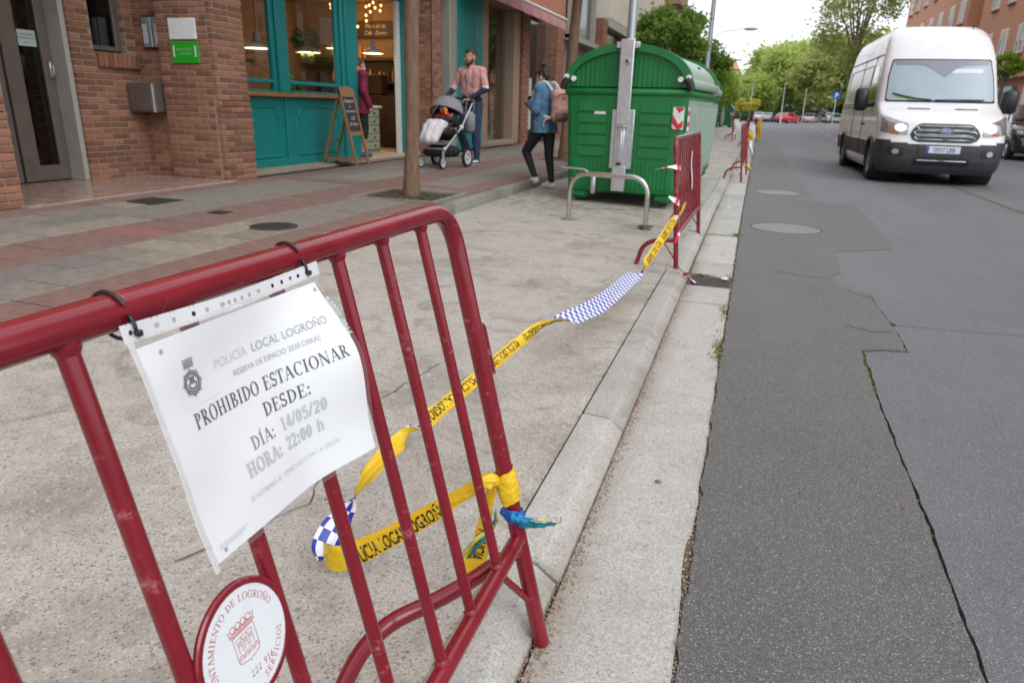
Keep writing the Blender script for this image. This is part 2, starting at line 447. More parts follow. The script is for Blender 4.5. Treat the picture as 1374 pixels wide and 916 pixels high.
# ---- a small roman type with thick and thin strokes and serifs, cap height 1
TH, TN, SR = 0.17, 0.055, 0.05
def serif_glyph(ch, th=TH, tn=TN):
    P = []
    def bar(x0, y0, x1, y1, w): P.append(strip2d([(x0, y0), (x1, y1)], w))
    def ser(x, y, h=0.17):
        bar(x - h, y + (SR / 2 if y < 0.5 else -SR / 2), x + h, y + (SR / 2 if y < 0.5 else -SR / 2), SR)
    def stem(x, w=None, both=True):
        bar(x, 0, x, 1, w or th); ser(x, 0, 0.1 + (w or th) / 2); ser(x, 1, 0.1 + (w or th) / 2)
    def ring(cx, cy, rx, ry, a0, a1, n=20):
        vs = []; fs = []
        for i in range(n + 1):
            a = R(a0 + (a1 - a0) * i / n); c_, s_ = math.cos(a), math.sin(a)
            vs += [(cx + rx * c_, cy + ry * s_), (cx + (rx - th) * c_, cy + (ry - tn) * s_)]
            if i: fs.append([2 * i - 2, 2 * i, 2 * i + 1, 2 * i - 1])
        P.append((vs, fs))
    base = {'Ñ': 'N', 'Í': 'I', 'Ó': 'O'}.get(ch, ch)
    adv = 0.8
    if base == 'I': stem(0.22); adv = 0.46
    elif base in 'PRB':
        stem(0.22)
        ring(0.34, 0.74, 0.32, 0.26, -90, 90); bar(0.2, 1 - tn / 2, 0.36, 1 - tn / 2, tn); bar(0.2, 0.48 + tn / 2, 0.36, 0.48 + tn / 2, tn); adv = 0.72
        if base == 'R': bar(0.38, 0.5, 0.76, 0.0, th * 0.95); ser(0.8, 0, 0.1); adv = 0.86
        if base == 'B': ring(0.36, 0.26, 0.38, 0.26, -90, 90); bar(0.2, tn / 2, 0.38, tn / 2, tn); adv = 0.8
    elif base == 'D': stem(0.22); ring(0.3, 0.5, 0.54, 0.5, -90, 90); bar(0.2, 1 - tn / 2, 0.32, 1 - tn / 2, tn); bar(0.2, tn / 2, 0.32, tn / 2, tn); adv = 0.9
    elif base == 'O': ring(0.44, 0.5, 0.42, 0.52, 0, 360, 32); adv = 0.9
    elif base == 'C': ring(0.46, 0.5, 0.42, 0.52, 50, 310, 26); bar(0.76, 0.66, 0.76, 0.98, tn); adv = 0.84
    elif base == 'G': ring(0.46, 0.5, 0.42, 0.52, 50, 310, 26); bar(0.76, 0.68, 0.76, 0.98, tn); bar(0.74, 0.06, 0.74, 0.42, th); ser(0.74, 0.44, 0.15); adv = 0.92
    elif base == 'H': stem(0.22); stem(0.74); bar(0.22, 0.5, 0.74, 0.5, tn); adv = 0.98
    elif base in 'EL':
        stem(0.22); bar(0.2, tn / 2, 0.68, tn / 2, tn); bar(0.68, 0, 0.7, 0.26, tn); adv = 0.78
        if base == 'E': bar(0.2, 1 - tn / 2, 0.64, 1 - tn / 2, tn); bar(0.64, 1, 0.65, 0.76, tn); bar(0.2, 0.52, 0.5, 0.52, tn); bar(0.5, 0.42, 0.5, 0.62, tn)
    elif base == 'S':
        pts = arc2d(0.32, 0.74, 0.22, 0.23, 50, 250, 12) + arc2d(0.32, 0.26, 0.24, 0.23, 80, -150, 12)
        P.append(strip2d(pts, th * 0.75)); bar(0.5, 0.72, 0.52, 0.99, tn); bar(0.09, 0.02, 0.09, 0.3, tn); adv = 0.66
    elif base == 'T': bar(0.36, 0, 0.36, 1, th); ser(0.36, 0, 0.19); bar(0.02, 1 - tn / 2, 0.7, 1 - tn / 2, tn); bar(0.03, 1, 0.02, 0.74, tn); bar(0.69, 1, 0.7, 0.74, tn); adv = 0.74
    elif base == 'A': bar(0.12, 0, 0.43, 1, tn); bar(0.43, 1, 0.76, 0, th); ser(0.12, 0, 0.12); ser(0.76, 0, 0.16); bar(0.22, 0.34, 0.64, 0.34, tn); adv = 0.88
    elif base == 'V': bar(0.12, 1, 0.44, 0, th); bar(0.44, 0, 0.74, 1, tn); ser(0.12, 1, 0.15); ser(0.74, 1, 0.11); adv = 0.86
    elif base == 'N': bar(0.14, 0, 0.14, 1, tn); bar(0.14, 1, 0.76, 0, th); bar(0.76, 0, 0.76, 1, tn); ser(0.14, 0, 0.11); ser(0.76, 1, 0.11); ser(0.12, 1, 0.1); adv = 0.92
    elif base == 'M': bar(0.12, 0, 0.16, 1, tn); bar(0.16, 1, 0.5, 0.05, th); bar(0.5, 0.05, 0.86, 1, tn); bar(0.86, 0, 0.86, 1, th); ser(0.12, 0, 0.11); ser(0.86, 0, 0.17); ser(0.88, 1, 0.1); adv = 1.08
    elif base == 'U': bar(0.2, 0.3, 0.2, 1, th); ser(0.2, 1, 0.17); bar(0.72, 0.3, 0.72, 1, tn); ser(0.72, 1, 0.11); P.append(strip2d(arc2d(0.46, 0.32, 0.26, 0.3, 180, 360), tn * 1.6)); adv = 0.9
    elif base == 'Y': bar(0.1, 1, 0.4, 0.45, th); bar(0.4, 0.45, 0.7, 1, tn); bar(0.4, 0, 0.4, 0.48, th); ser(0.4, 0, 0.17); ser(0.1, 1, 0.15); ser(0.7, 1, 0.1); adv = 0.8
    elif base == ':': bar(0.14, 0.02, 0.14, 0.18, 0.16); bar(0.14, 0.5, 0.14, 0.66, 0.16); adv = 0.36
    elif base == '/': bar(0.02, 0, 0.34, 1, tn * 1.5); adv = 0.4
    elif base == '1': bar(0.28, 0, 0.28, 1, th * 0.85); ser(0.28, 0, 0.18); bar(0.1, 0.84, 0.28, 0.98, tn); adv = 0.56
    elif base == '0': ring(0.28, 0.5, 0.25, 0.5, 0, 360, 24); adv = 0.58
    elif base == '2': P.append(strip2d(arc2d(0.27, 0.74, 0.19, 0.22, 170, -30, 10) + [(0.1, 0.06)], th * 0.6)); bar(0.05, 0.06, 0.5, 0.06, 0.12); adv = 0.58
    elif base == '4': bar(0.38, 0, 0.38, 1, th * 0.8); bar(0.38, 0.98, 0.05, 0.3, tn); bar(0.04, 0.29, 0.54, 0.29, tn * 1.6); adv = 0.58
    elif base == '5': bar(0.14, 0.96, 0.48, 0.96, 0.11); bar(0.15, 0.98, 0.11, 0.55, tn); P.append(strip2d(arc2d(0.24, 0.33, 0.23, 0.3, 120, -140, 14), th * 0.6)); adv = 0.58
    elif base == '9': ring(0.27, 0.7, 0.24, 0.3, 0, 360, 20); P.append(strip2d([(0.46, 0.7), (0.4, 0.25), (0.15, 0.02)], tn * 1.8)); adv = 0.58
    elif base == '6': ring(0.28, 0.3, 0.24, 0.3, 0, 360, 20); P.append(strip2d([(0.1, 0.3), (0.16, 0.72), (0.42, 0.98)], tn * 1.8)); adv = 0.58
    elif base == '.': bar(0.12, 0.0, 0.12, 0.14, 0.14); adv = 0.3
    elif base == 'h': bar(0.14, 0, 0.14, 1, th * 0.8); P.append(strip2d(arc2d(0.32, 0.4, 0.18, 0.24, 180, 0) + [(0.5, 0)], th * 0.6)); adv = 0.66
    else: adv = 0.42
    if ch == 'Ñ': P.append(strip2d([(0.24, 1.12), (0.36, 1.19), (0.52, 1.11), (0.64, 1.18)], 0.07))
    if ch in 'ÍÓ': P.append(strip2d([(0.22, 1.08), (0.34, 1.26)], 0.09))
    return P, adv
def serif_text(s, h, align='CENTER', th=TH, tn=TN, track=0.06):
    out = []; x = 0
    for ch in s:
        P, adv = serif_glyph(ch, th, tn)
        for vs, fs in P: out.append(([((a + x) * h, b * h) for a, b in vs], fs))
        x += adv + track
    w = (x - track) * h
    off = -w / 2 if align == 'CENTER' else 0
    return [([(a + off, b) for a, b in vs], fs) for vs, fs in out], w
def serif_arc(s, h, rad, a_start, cw=True, th=0.1, tn=0.045, track=0.16):
    """letters along a circle; cw: tops outward reading clockwise; else tops inward reading counter-clockwise"""
    out = []; ang = R(a_start)
    for ch in s:
        P, adv = serif_glyph(ch, th, tn); w = adv * h
        step = (adv + track) * h / rad
        mid = ang - step / 2 if cw else ang + step / 2
        for vs, fs in P:
            q = []
            for a, b in vs:
                u_, r_ = a * h - w / 2, (rad + b * h if cw else rad - b * h)
                aa = mid - u_ / rad if cw else mid + u_ / rad
                q.append((r_ * math.cos(aa), r_ * math.sin(aa)))
            out.append((q, fs))
        ang = ang - step if cw else ang + step
    return out
# ------------------------------------------------------------------ palette
concrete('lane_concrete', (0.52, 0.495, 0.445), 1.0, 0.75, moss=(8.6, 1.6, (0.16, 0.15, 0.06), 0.55))
concrete('kerb_concrete', (0.45, 0.445, 0.415), 0.5, 0.4, dirtline=[(-0.335, 0.06, (0.2, 0.14, 0.09), 0.55)])
concrete('gutter_concrete', (0.50, 0.495, 0.465), 0.4, 0.3, dirtline=[(-0.335, 0.1, (0.24, 0.18, 0.12), 0.65), (0.02, 0.06, (0.26, 0.2, 0.14), 0.6)])
concrete('old_kerb', (0.26, 0.245, 0.21), 0.5, 0.5)
concrete('far_paving', (0.42, 0.33, 0.28), 0.4, 0.3)
asphalt('asphalt_patch', (0.116, 0.116, 0.113), 0.2, (0.46, 0.44, 0.40), 0.5)
asphalt('asphalt_road', (0.138, 0.142, 0.152), 0.2, (0.42, 0.42, 0.42), 0.5, 0.9)
pbr('bed_dirt', (0.05, 0.042, 0.03), 0.95, var=0.5, vs=30, bmp=0.8, bs=150, bd=0.01)
pbr('earth', (0.16, 0.11, 0.07), 0.95, var=0.4, vs=12, bmp=0.8, bs=90, bd=0.01)
pbr('ground_far', (0.16, 0.15, 0.13), 0.9, var=0.3, vs=0.3)
pbr('moss', (0.16, 0.15, 0.03), 0.9, var=0.6, vs=25, rnd=0.5)
pbr('grit', (0.27, 0.19, 0.13), 0.9, var=0.5, vs=90, rnd=0.6)
pbr('grit_pale', (0.45, 0.4, 0.34), 0.9, var=0.4, vs=90, rnd=0.5)
def tile_mat(name, base):
    m, n, p, o = new_mat(name)
    tc = nd(n, 'TexCoord'); v = tc.outputs['Object']
    ns = nd(n, 'TexNoise', Scale=14.0, Detail=6.0); n.links.new(v, ns.inputs['Vector'])
    oi = nd(n, 'ObjectInfo'); ge = nd(n, 'NewGeometry')
    s = math2(n, 'FRACT', math2(n, 'ADD', oi.outputs['Random'], ge.outputs['Random Per Island']))
    b = Vector(base)
    c = mixc(n, tuple(b * 0.72), tuple(b * 1.18), maprange(n, ns.outputs['Fac'], 0.3, 0.7))
    c = mixc(n, tuple(Vector((0.2, 0.18, 0.16))), c, maprange(n, s, 0, 1, 0.68, 1.0))
    # moulded ribs: a small square lattice pressed into each tile
    sx = nd(n, 'SeparateXYZ'); n.links.new(v, sx.inputs[0])
    k = 2 * PI / 0.0375
    w = math2(n, 'MAXIMUM', math2(n, 'COSINE', math2(n, 'MULTIPLY', sx.outputs[0], k)), math2(n, 'COSINE', math2(n, 'MULTIPLY', sx.outputs[1], k)))
    g = maprange(n, w, 0.75, 0.98)
    c = mixc(n, c, tuple(b * 0.45), math2(n, 'MULTIPLY', g, 0.6))
    n.links.new(c, p.inputs['Base Color']); p.inputs['Roughness'].default_value = 0.72
    bump(n, p, math2(n, 'SUBTRACT', 1.0, g), 0.7, 0.003)
tile_mat('tile_red', (0.255, 0.153, 0.13)); tile_mat('tile_grey', (0.265, 0.243, 0.207)); tile_mat('tile_tan', (0.335, 0.3, 0.24)); tile_mat('tile_dark', (0.225, 0.215, 0.2))
tile_mat('tile_bright_red', (0.35, 0.145, 0.12))
pbr('iron', (0.075, 0.07, 0.066), 0.6, 0.5, var=0.3, vs=40, bmp=0.4, bs=120)
pbr('worn_iron', (0.2, 0.2, 0.205), 0.5, 0.55, var=0.25, vs=30, bmp=0.3, bs=100)
pbr('paint_white_road', (0.5, 0.5, 0.48), 0.8, var=0.35, vs=9)
pbr('paint_yellow_road', (0.42, 0.36, 0.1), 0.9, var=0.5, vs=9)

# ------------------------------------------------------------------ ground, road, gutter, kerbs
def struct(mb, name, mats, smooth=0, **kw): return mb.build(name, mats, None, smooth, kind='structure', **kw)
b = MB(); b.add([(-900, -300, -0.12), (900, -300, -0.12), (900, 1600, -0.12), (-900, 1600, -0.12)], [(0, 1, 2, 3)])
struct(b, 'ground', 'ground_far')
b = MB(); b.add([(-0.2, -3, -0.022), (12, -3, -0.022), (12, 130, -0.022), (-0.2, 130, -0.022)], [(0, 1, 2, 3)])
struct(b, 'road_bed', 'bed_dirt')

jr = random.Random(3)
def rough_line(pts, step=0.04, amp=0.004, far=12):
    out = []
    for i in range(len(pts) - 1):
        a, c_ = Vector(pts[i]), Vector(pts[i + 1]); l = (c_ - a).length
        st = step if max(a.y, c_.y) < far else 0.5
        k = max(1, int(l / st))
        nrm = Vector((-(c_ - a).y, (c_ - a).x)) / l
        for j in range(k):
            p = a.lerp(c_, j / k)
            w = amp * (noise.noise((p.x * 9, p.y * 9, i)) * 1.6 + noise.noise((p.x * 40, p.y * 40, i + 5)))
            out.append(p + nrm * w)
    out.append(Vector(pts[-1])); return out
C0 = [(0.64, -3), (0.64, 0.6), (0.64, 1.53), (0.655, 2.18), (0.66, 3.1), (0.685, 3.9), (0.80, 3.97), (0.92, 3.985), (0.925, 4.3), (0.905, 5.3), (0.73, 5.47),
      (0.70, 5.78), (0.785, 5.95), (0.835, 6.93), (1.38, 7.3), (1.46, 9.1), (1.48, 10.77), (0.99, 10.98), (0.90, 18), (0.98, 35), (1.0, 50), (0.6, 75), (0.45, 90)]
line = rough_line(C0)
def gapw(p):
    y = p.y
    if y < 3.93: return 0.0088 + 0.004 * (noise.noise((0, y * 3, 1)) + 0.5) + (0.0 if y < 3.3 else 0.005)
    if y < 5.4: return 0.007 + 0.007 * max(0, noise.noise((4, y * 2.4, 1)))
    return 0.003 if y < 8 else 0.005
def offs(line, sgn):
    out = []
    for i, p in enumerate(line):
        a = line[max(0, i - 1)]; c_ = line[min(len(line) - 1, i + 1)]; t = (c_ - a).normalized()
        w = gapw(p) * (0.55 + 0.45 * noise.noise((p.x * 30, p.y * 30, 7 + sgn)))
        out.append(p + Vector((t.y, -t.x)) * sgn * max(0.0012, w))
    return out
LA, LB = offs(line, -1), offs(line, 1)
edge = rough_line([(-0.008, -3), (-0.018, 1.2), (-0.02, 2.0), (-0.018, 3.2), (-0.014, 4.4), (-0.012, 6.4), (-0.01, 8.9), (0.02, 14), (0.12, 34), (0.3, 75), (0.36, 90)], 0.03, 0.008)
b = MB(); b.prism([(p.x, p.y) for p in edge] + [(p.x, p.y) for p in LA[::-1]], -0.06, 0.006, bottom=False)
struct(b, 'road_patch', 'asphalt_patch')
cr0 = rough_line([(0.925, 4.52), (1.2, 4.53), (1.62, 4.585), (2.2, 4.60), (3.3, 4.66), (5.5, 4.75), (9.6, 4.8)], 0.03, 0.012)
def crack_index(): return min(range(len(LB)), key=lambda i: (LB[i] - Vector((0.925, 4.52))).length)
ci = crack_index()
b = MB()
low = [(p.x, p.y) for p in LB[:ci]] + [(p.x, p.y - 0.006) for p in cr0[1:]] + [(9.6, -3)]
up = [(p.x, p.y + 0.006) for p in cr0[1:][::-1]] + [(p.x, p.y) for p in LB[ci + 1:]] + [(0.5, 102), (9.6, 102)]
b.prism(low, -0.06, 0.0, bottom=False); b.prism(up, -0.06, 0.0, bottom=False)
struct(b, 'road', 'asphalt_road')
b = MB(); b.add([(-8, 102, 0.0), (60, 102, 0.0), (60, 240, 0), (-8, 240, 0)], [(0, 1, 2, 3)])
b.add([(9.6, 92, -0.002), (60, 92, -0.002), (60, 102, -0.002), (9.6, 102, -0.002)], [(0, 1, 2, 3)])
struct(b, 'far_road', 'asphalt_road')
# second narrow cracks in the patch
for nm, pts in (('thin', [(0.16, 10.6), (0.7, 10.4), (1.47, 10.72)]), ('thin', [(0.3, 5.78), (0.5, 5.68), (0.72, 5.7)]), ('thin', [(0.74, 5.38), (0.86, 5.18), (0.905, 5.15)]), ('thin', [(0.66, 4.4), (0.78, 4.3), (0.9, 4.33)])):
    l2 = rough_line(pts, 0.03, 0.012); b = MB()
    vs = []
    for p in l2: vs += [(p.x, p.y - 0.004, 0.0075), (p.x, p.y + 0.004, 0.0075)]
    b.add(vs, [(2 * i, 2 * i + 2, 2 * i + 3, 2 * i + 1) for i in range(len(l2) - 1)])
    struct(b, 'road_crack', 'bed_dirt')
for pts in ([(-0.52, 4.95), (-1.2, 4.98), (-2.0, 4.93), (-2.85, 5.0)], [(-0.52, 9.3), (-1.6, 9.34), (-2.85, 9.3)], [(-0.72, 4.45), (-0.86, 4.62), (-0.83, 4.86)], [(-1.25, 1.15), (-1.1, 1.5), (-1.3, 2.1), (-1.22, 2.7)], [(-0.52, 0.2), (-1.7, 0.22), (-2.85, 0.2)]):
    l2 = rough_line(pts, 0.03, 0.014); b = MB(); vs = []
    for i_, p in enumerate(l2):
        a_ = l2[max(0, i_ - 1)]; c_ = l2[min(len(l2) - 1, i_ + 1)]; t_ = (c_ - a_).normalized(); w = 0.0012 + 0.0022 * abs(noise.noise((p.x * 7, p.y * 7, 4))); z = 0.053 + 0.041 * min(1, (-0.505 - p.x) / 2.42 * 1.6) + 0.0048
        vs += [(p.x - t_.y * w, p.y + t_.x * w, z), (p.x + t_.y * w, p.y - t_.x * w, z)]
    b.add(vs, [(2 * i, 2 * i + 1, 2 * i + 3, 2 * i + 2) for i in range(len(l2) - 1)]); struct(b, 'lane_crack', 'bed_dirt')
# white lane dashes far up the road, mossy long joint in the carriageway
for k in range(7):
    y = 30 + k * 9; x = 3.7 + k * 0.35
    b = MB(); b.box(x, x + 0.13, y, y + 3.0, 0.001, 0.004); struct(b, 'lane_marking', 'paint_white_road')
b = MB(); l2 = rough_line([(3.56, 2), (3.55, 9), (3.58, 14.7), (3.7, 26)], 0.06, 0.03, 30)
vs = []
for p in l2:
    w = 0.012 + 0.016 * abs(noise.noise((p.x * 4, p.y * 4, 2))); vs += [(p.x - w, p.y, 0.004), (p.x + w, p.y, 0.004)]
b.add(vs, [(2 * i, 2 * i + 1, 2 * i + 3, 2 * i + 2) for i in range(len(l2) - 1)])
struct(b, 'road_joint', 'moss')

# gutter slabs and the low kerb, stone by stone
gut = thing('gutter', None, None); gut['kind'] = 'structure'
gy = [-2.4, -0.55, 1.95 - 0.4, 3.05, 4.585, 5.06, 5.41, 5.93, 7.46, 8.95, 10.4, 11.9, 13.4, 14.9, 16.4, 17.9, 19.4, 20.9, 22.4, 23.9, 25.4, 28.4, 31.4, 34.4]
def bendx(y): return 0.0 if y < 9 else 0.0042 * (y - 9)
gy = [-2.4, 4.585, 5.06, 5.41, 5.93, 7.42, 9.4, 11.4, 13.4, 15.4, 17.4, 19.4, 21.4, 23.4, 26.4, 29.4, 33.4, 40, 50, 62, 76, 90]
for i in range(len(gy) - 1):
    if i == 2: continue
    y0, y1 = gy[i] + 0.006, gy[i + 1] - 0.006
    if i == 4: y0 += 0.0; y1 -= 0.05
    x = bendx((y0 + y1) / 2)
    b = MB(); dz = jr.uniform(-0.004, 0.003)
    # road-side edge of the near slab is broken away in places
    n_ = max(2, int((y1 - y0) / 0.06)) if y1 < 9 else 2
    poly = [(-0.335 + x, y0), (-0.335 + x, y1)]
    rt = []
    for j in range(n_ + 1):
        y = y1 + (y0 - y1) * j / n_
        e = 0.0 if y > 9 else 0.006 * noise.noise((3, y * 7, 0)) + 0.006 * noise.noise((3, y * 23, 4)) - 0.02 * max(0, noise.noise((8, y * 2.1, 3)) - 0.2) - (0.016 * math.exp(-((y - 1.7) / 0.14) ** 2) if y < 3 else 0) - (0.012 * math.exp(-((y - 3.6) / 0.2) ** 2))
        rt.append((-0.026 + x + e + (0 if y > 6.5 else 0.0), y))
    poly += rt
    b.prism(poly, -0.1, dz)
    b.build('gutter_slab', 'gutter_concrete', gut, 0)
b = MB(); b.box(-0.34, 0.1, -2.4, 95, -0.09, -0.011); b.build('bedding', 'earth', gut, 0)
krb = thing('kerb', None, None); krb['kind'] = 'structure'
prof = [(-0.505, -0.1), (-0.505, 0.053), (-0.501, 0.056), (-0.46, 0.054), (-0.402, 0.050), (-0.394, 0.045), (-0.370, 0.025), (-0.345, 0.007), (-0.341, -0.1)]
ks = [1.5 + 0.95 * i + (0.02 if i % 2 else 0) for i in range(-4, 16)] + [16.8 + 1.9 * i for i in range(12)] + [42, 50, 60, 75, 90]
for i in range(len(ks) - 1):
    y0, y1 = ks[i] + 0.009, ks[i + 1] - 0.009
    x = bendx((y0 + y1) / 2); dz = jr.uniform(-0.006, 0.006); dx = jr.uniform(-0.007, 0.007)
    b = MB(); n = len(prof); c_ = 0.008
    nm_ = 16 if y1 < 9 else 2
    rows = [(y0, -c_), (y0 + c_, 0)] + [(y0 + c_ + (y1 - y0 - 2 * c_) * q / nm_, 0) for q in range(1, nm_)] + [(y1 - c_, 0), (y1, -c_)]
    vs = []
    for (y, ins) in rows:
        for (px, pz) in prof: ch_ = max(0, noise.noise((y * 9, px * 40, i * 3.3)) - .15) * (0.016 if -.41 < px < -.39 else 0.004) if y1 < 9 and pz > 0 else 0; vs.append((px + x + dx + (ins if px > -0.4 and pz > 0 else 0) - ch_ * .7, y, pz + dz + (ins if pz > 0.0 else 0) - ch_))
    fs = []
    for r_ in range(len(rows) - 1):
        for j in range(n):
            k = (j + 1) % n
            fs.append((r_ * n + j, (r_ + 1) * n + j, (r_ + 1) * n + k, r_ * n + k))
    fs.append(list(range(n))); fs.append([(len(rows) - 1) * n + j for j in range(n)][::-1])
    b.add(vs, fs)
    b.build('kerb_stone', 'kerb_concrete', krb, 25)
# parking lane (exposed aggregate concrete), then the raised pavement
b = MB()
def lane_pt(u, v):
    y = -3 + 98 * (v ** 2.2); x = -0.505 - 2.42 * u
    return (x + bendx(y), y, 0.053 + 0.041 * min(1, u * 1.6) + (0.004 * noise.noise((x * 1.3, y * 0.8, 0)) if 0.02 < u < 0.98 else 0))
b.grid(lane_pt, 24, 90); struct(b, 'parking_lane', 'lane_concrete', 60)
PVX = -3.05
def pvz(x): return 0.212 + (PVX - x) * 0.02
krb2 = thing('pavement_kerb', None, None); krb2['kind'] = 'structure'
ys = [-0.62 + 1.5 * i for i in range(-1, 16)] + [24 + 4 * i for i in range(9)] + [70, 95]
for i in range(len(ys) - 1):
    b = MB(); x = bendx((ys[i] + ys[i + 1]) / 2); dz = jr.uniform(-0.004, 0.004)
    b.box(-3.05 + x, -2.9 + x, ys[i] + 0.004, ys[i + 1] - 0.004, -0.05, 0.212 + dz, 0.018)
    b.build('kerb_stone', 'old_kerb', krb2, 50)
pav = thing('pavement', None, None); pav['kind'] = 'structure'
b = MB(); b.add([(-3.05, -3, 0.17), (-3.05, 95, 0.17), (-9, 95, 0.29), (-9, -3, 0.29)], [(0, 3, 2, 1)][::-1])
b.add([(-3.05, -3, 0.19), (-5.8, -3, 0.245), (-5.8, 17, 0.245), (-3.05, 17, 0.19)], [(0, 1, 2, 3)]); b.build('paving_bed', 'bed_dirt', pav, 0)
PITS = [(-4.02, -3.1, 6.72, 7.58), (-4.0, -3.1, 13.6, 14.5)]
def tile_kind(x, y):
    d = PVX - x
    if d < 0.30: return 'tile_red'
    if 1.05 < d < 1.38: return 'tile_bright_red' if 3.85 < y < 4.3 or noise.noise((y, 3, 1)) > 0.45 else 'tile_red'
    if d > 2.45: return 'tile_red'
    if 7.75 < y + 0.2 * (d - 1.2) < 8.1 or 13.6 < y < 13.95 or 2.0 < y < 2.3 and False: return 'tile_red'
    if 3.6 < y < 4.4 and 1.38 < d < 1.72: return 'tile_tan'
    if 4.2 < y < 4.95 and 0.62 < d < 1.05: return 'tile_tan'
    if 8.1 < y < 9.3 and 1.4 < d < 2.0: return 'tile_tan'
    if y < 3.6 and d > 1.4: return 'tile_tan' if noise.noise((x * 2, y * 1.5, 0)) > -0.05 else 'tile_grey'
    v = noise.noise((x * 1.3, y * 0.9, 5))
    return 'tile_tan' if v > 0.38 else ('tile_dark' if v < -0.2 else 'tile_grey')
tm = {}
b0 = MB(); b0.box(-0.1485, 0.1485, -0.1485, 0.1485, -0.03, 0.0, 0.004)
tmesh = {}
for k in ('tile_red', 'tile_grey', 'tile_tan', 'tile_dark', 'tile_bright_red'):
    tmesh[k] = b0.mesh('paving_tile', k, 0)
tiles = []
for i in range(9):
    for j in range(80):
        x = PVX - 0.155 - 0.305 * i; y = 0.4 + 0.305 * j
        if y > 17 + 7: continue
        if any(x0 < x + 0.1 and x - 0.1 < x1 and y0 < y + 0.12 and y - 0.12 < y1 for x0, x1, y0, y1 in PITS): continue
        tiles.append((x, y))
tiles.sort(key=lambda t: (t[1] < 2.0, t[0] ** 2 + t[1] ** 2))
stuffb = MB(); tk = ['tile_red', 'tile_grey', 'tile_tan', 'tile_dark', 'tile_bright_red']
for q, (x, y) in enumerate(tiles):
    z = pvz(x) + jr.uniform(-0.003, 0.002); k = tile_kind(x, y)
    if q < 298:
        link('paving_tile', tmesh[k], pav, loc=(x, y, z), rot=(jr.uniform(-.006, .006), 0.02 + jr.uniform(-.006, .006), 0))
    else:
        stuffb.box(x - 0.1485, x + 0.1485, y - 0.1485, y + 0.1485, z - 0.03, z, 0.004, mi=tk.index(k))
stuffb.build('paving_tiles', tk, pav, 0, kind='stuff')
b = MB(); b.add([(-3.05, 24.5, 0.212), (-8, 24.5, 0.31), (-8, 95, 0.31), (-3.05 + .3, 95, 0.212)], [(0, 3, 2, 1)]); b.build('far_paving', 'tile_grey', pav, 0)
# tree pits of bare earth framed by thin kerbs
for (x0, x1, y0, y1) in PITS[:3]:
    t = thing('tree_pit', 'bare earth tree pit with sparse grass ' + {6.72: 'round the nearest slim street trunk', 13.6: 'behind the woman in the denim jacket', }[y0], 'tree pit', ((x0 + x1) / 2, (y0 + y1) / 2, 0.2))
    b = MB()
    def ez(u, v): 
        x = x0 + (x1 - x0) * u; y = y0 + (y1 - y0) * v
        return (x, y, pvz(x) - 0.03 + 0.015 * noise.noise((x * 7, y * 7, 0)))
    b.grid(ez, 14, 14); b.build('earth', 'earth', t, 60)
    b = MB(); z = pvz((x0 + x1) / 2)
    for q in ((x0 - 0.04, x0, y0, y1), (x1, x1 + 0.04, y0, y1), (x0 - 0.04, x1 + 0.04, y0 - 0.04, y0), (x0 - 0.04, x1 + 0.04, y1, y1 + 0.04)):
        b.box(*q, z - 0.06, z + 0.012, 0.004)
    b.build('edging', 'old_kerb', t, 0)

# ------------------------------------------------------------------ loose grit, moss and litter
def pebbles(name, mat, n, fn, rs, seed=1):
    r_ = random.Random(seed); b = MB()
    for i in range(n):
        x, y, z = fn(r_); s = r_.uniform(*rs); a = r_.uniform(0, PI)
        vs = []
        for k in range(4):
            an = a + k * PI / 2 + r_.uniform(-.4, .4); q = s * r_.uniform(0.6, 1.2)
            vs.append((x + q * math.cos(an), y + q * math.sin(an), z + s * 0.1))
        vs += [(x, y, z + s * r_.uniform(0.5, 0.9)), (x, y, z - s * 0.3)]
        b.add(vs, [(0, 1, 4), (1, 2, 4), (2, 3, 4), (3, 0, 4), (1, 0, 5), (2, 1, 5), (3, 2, 5), (0, 3, 5)])
    return b.build(name, mat, None, 0, kind='stuff')
pebbles('gutter_grit', 'grit', 5200, lambda r_: (-0.333 + r_.gauss(0, 0.013) + 0.012 * math.sin(r_.random() * 7), 0.5 + 7.5 * r_.random() ** 1.7, 0.0), (0.0012, 0.0042), 1)
pebbles('scattered_grit', 'grit', 2600, lambda r_: (-0.33 + 0.33 * r_.random() ** 1.5, 0.6 + 6 * r_.random() ** 1.6, -0.001), (0.0009, 0.0026), 2)
pebbles('edge_grit', 'grit_pale', 2400, lambda r_: (-0.024 + r_.gauss(0, 0.007), 0.7 + 6 * r_.random() ** 1.5, -0.012 + r_.random() * 0.01), (0.0015, 0.0048), 3)
def moss(name, spots, seed=5):
    r_ = random.Random(seed); b = MB()
    for (fx, n, s) in spots:
        for i in range(n):
            x, y, z = fx(r_); a = r_.uniform(0, 2 * PI); q = r_.uniform(0.4, 1) * s
            tx, ty = math.cos(a), math.sin(a)
            b.add([(x - ty * q * .35, y + tx * q * .35, z), (x + ty * q * .35, y - tx * q * .35, z), (x + tx * q * .7, y + ty * q * .7, z + q * r_.uniform(.3, 1.0))], [(0, 1, 2)])
    return b.build(name, 'moss', None, 0, kind='stuff')
def on_line(L, y0, y1, w):
    pts = [p for p in L if y0 <= p.y <= y1]
    def f(r_):
        p = r_.choice(pts); return (p.x + r_.gauss(0, w), p.y + r_.uniform(-.03, .03), -0.006)
    return f
def clump(cx, cy, sx, sy, z): return lambda r_: (cx + r_.gauss(0, sx), cy + r_.gauss(0, sy), z)
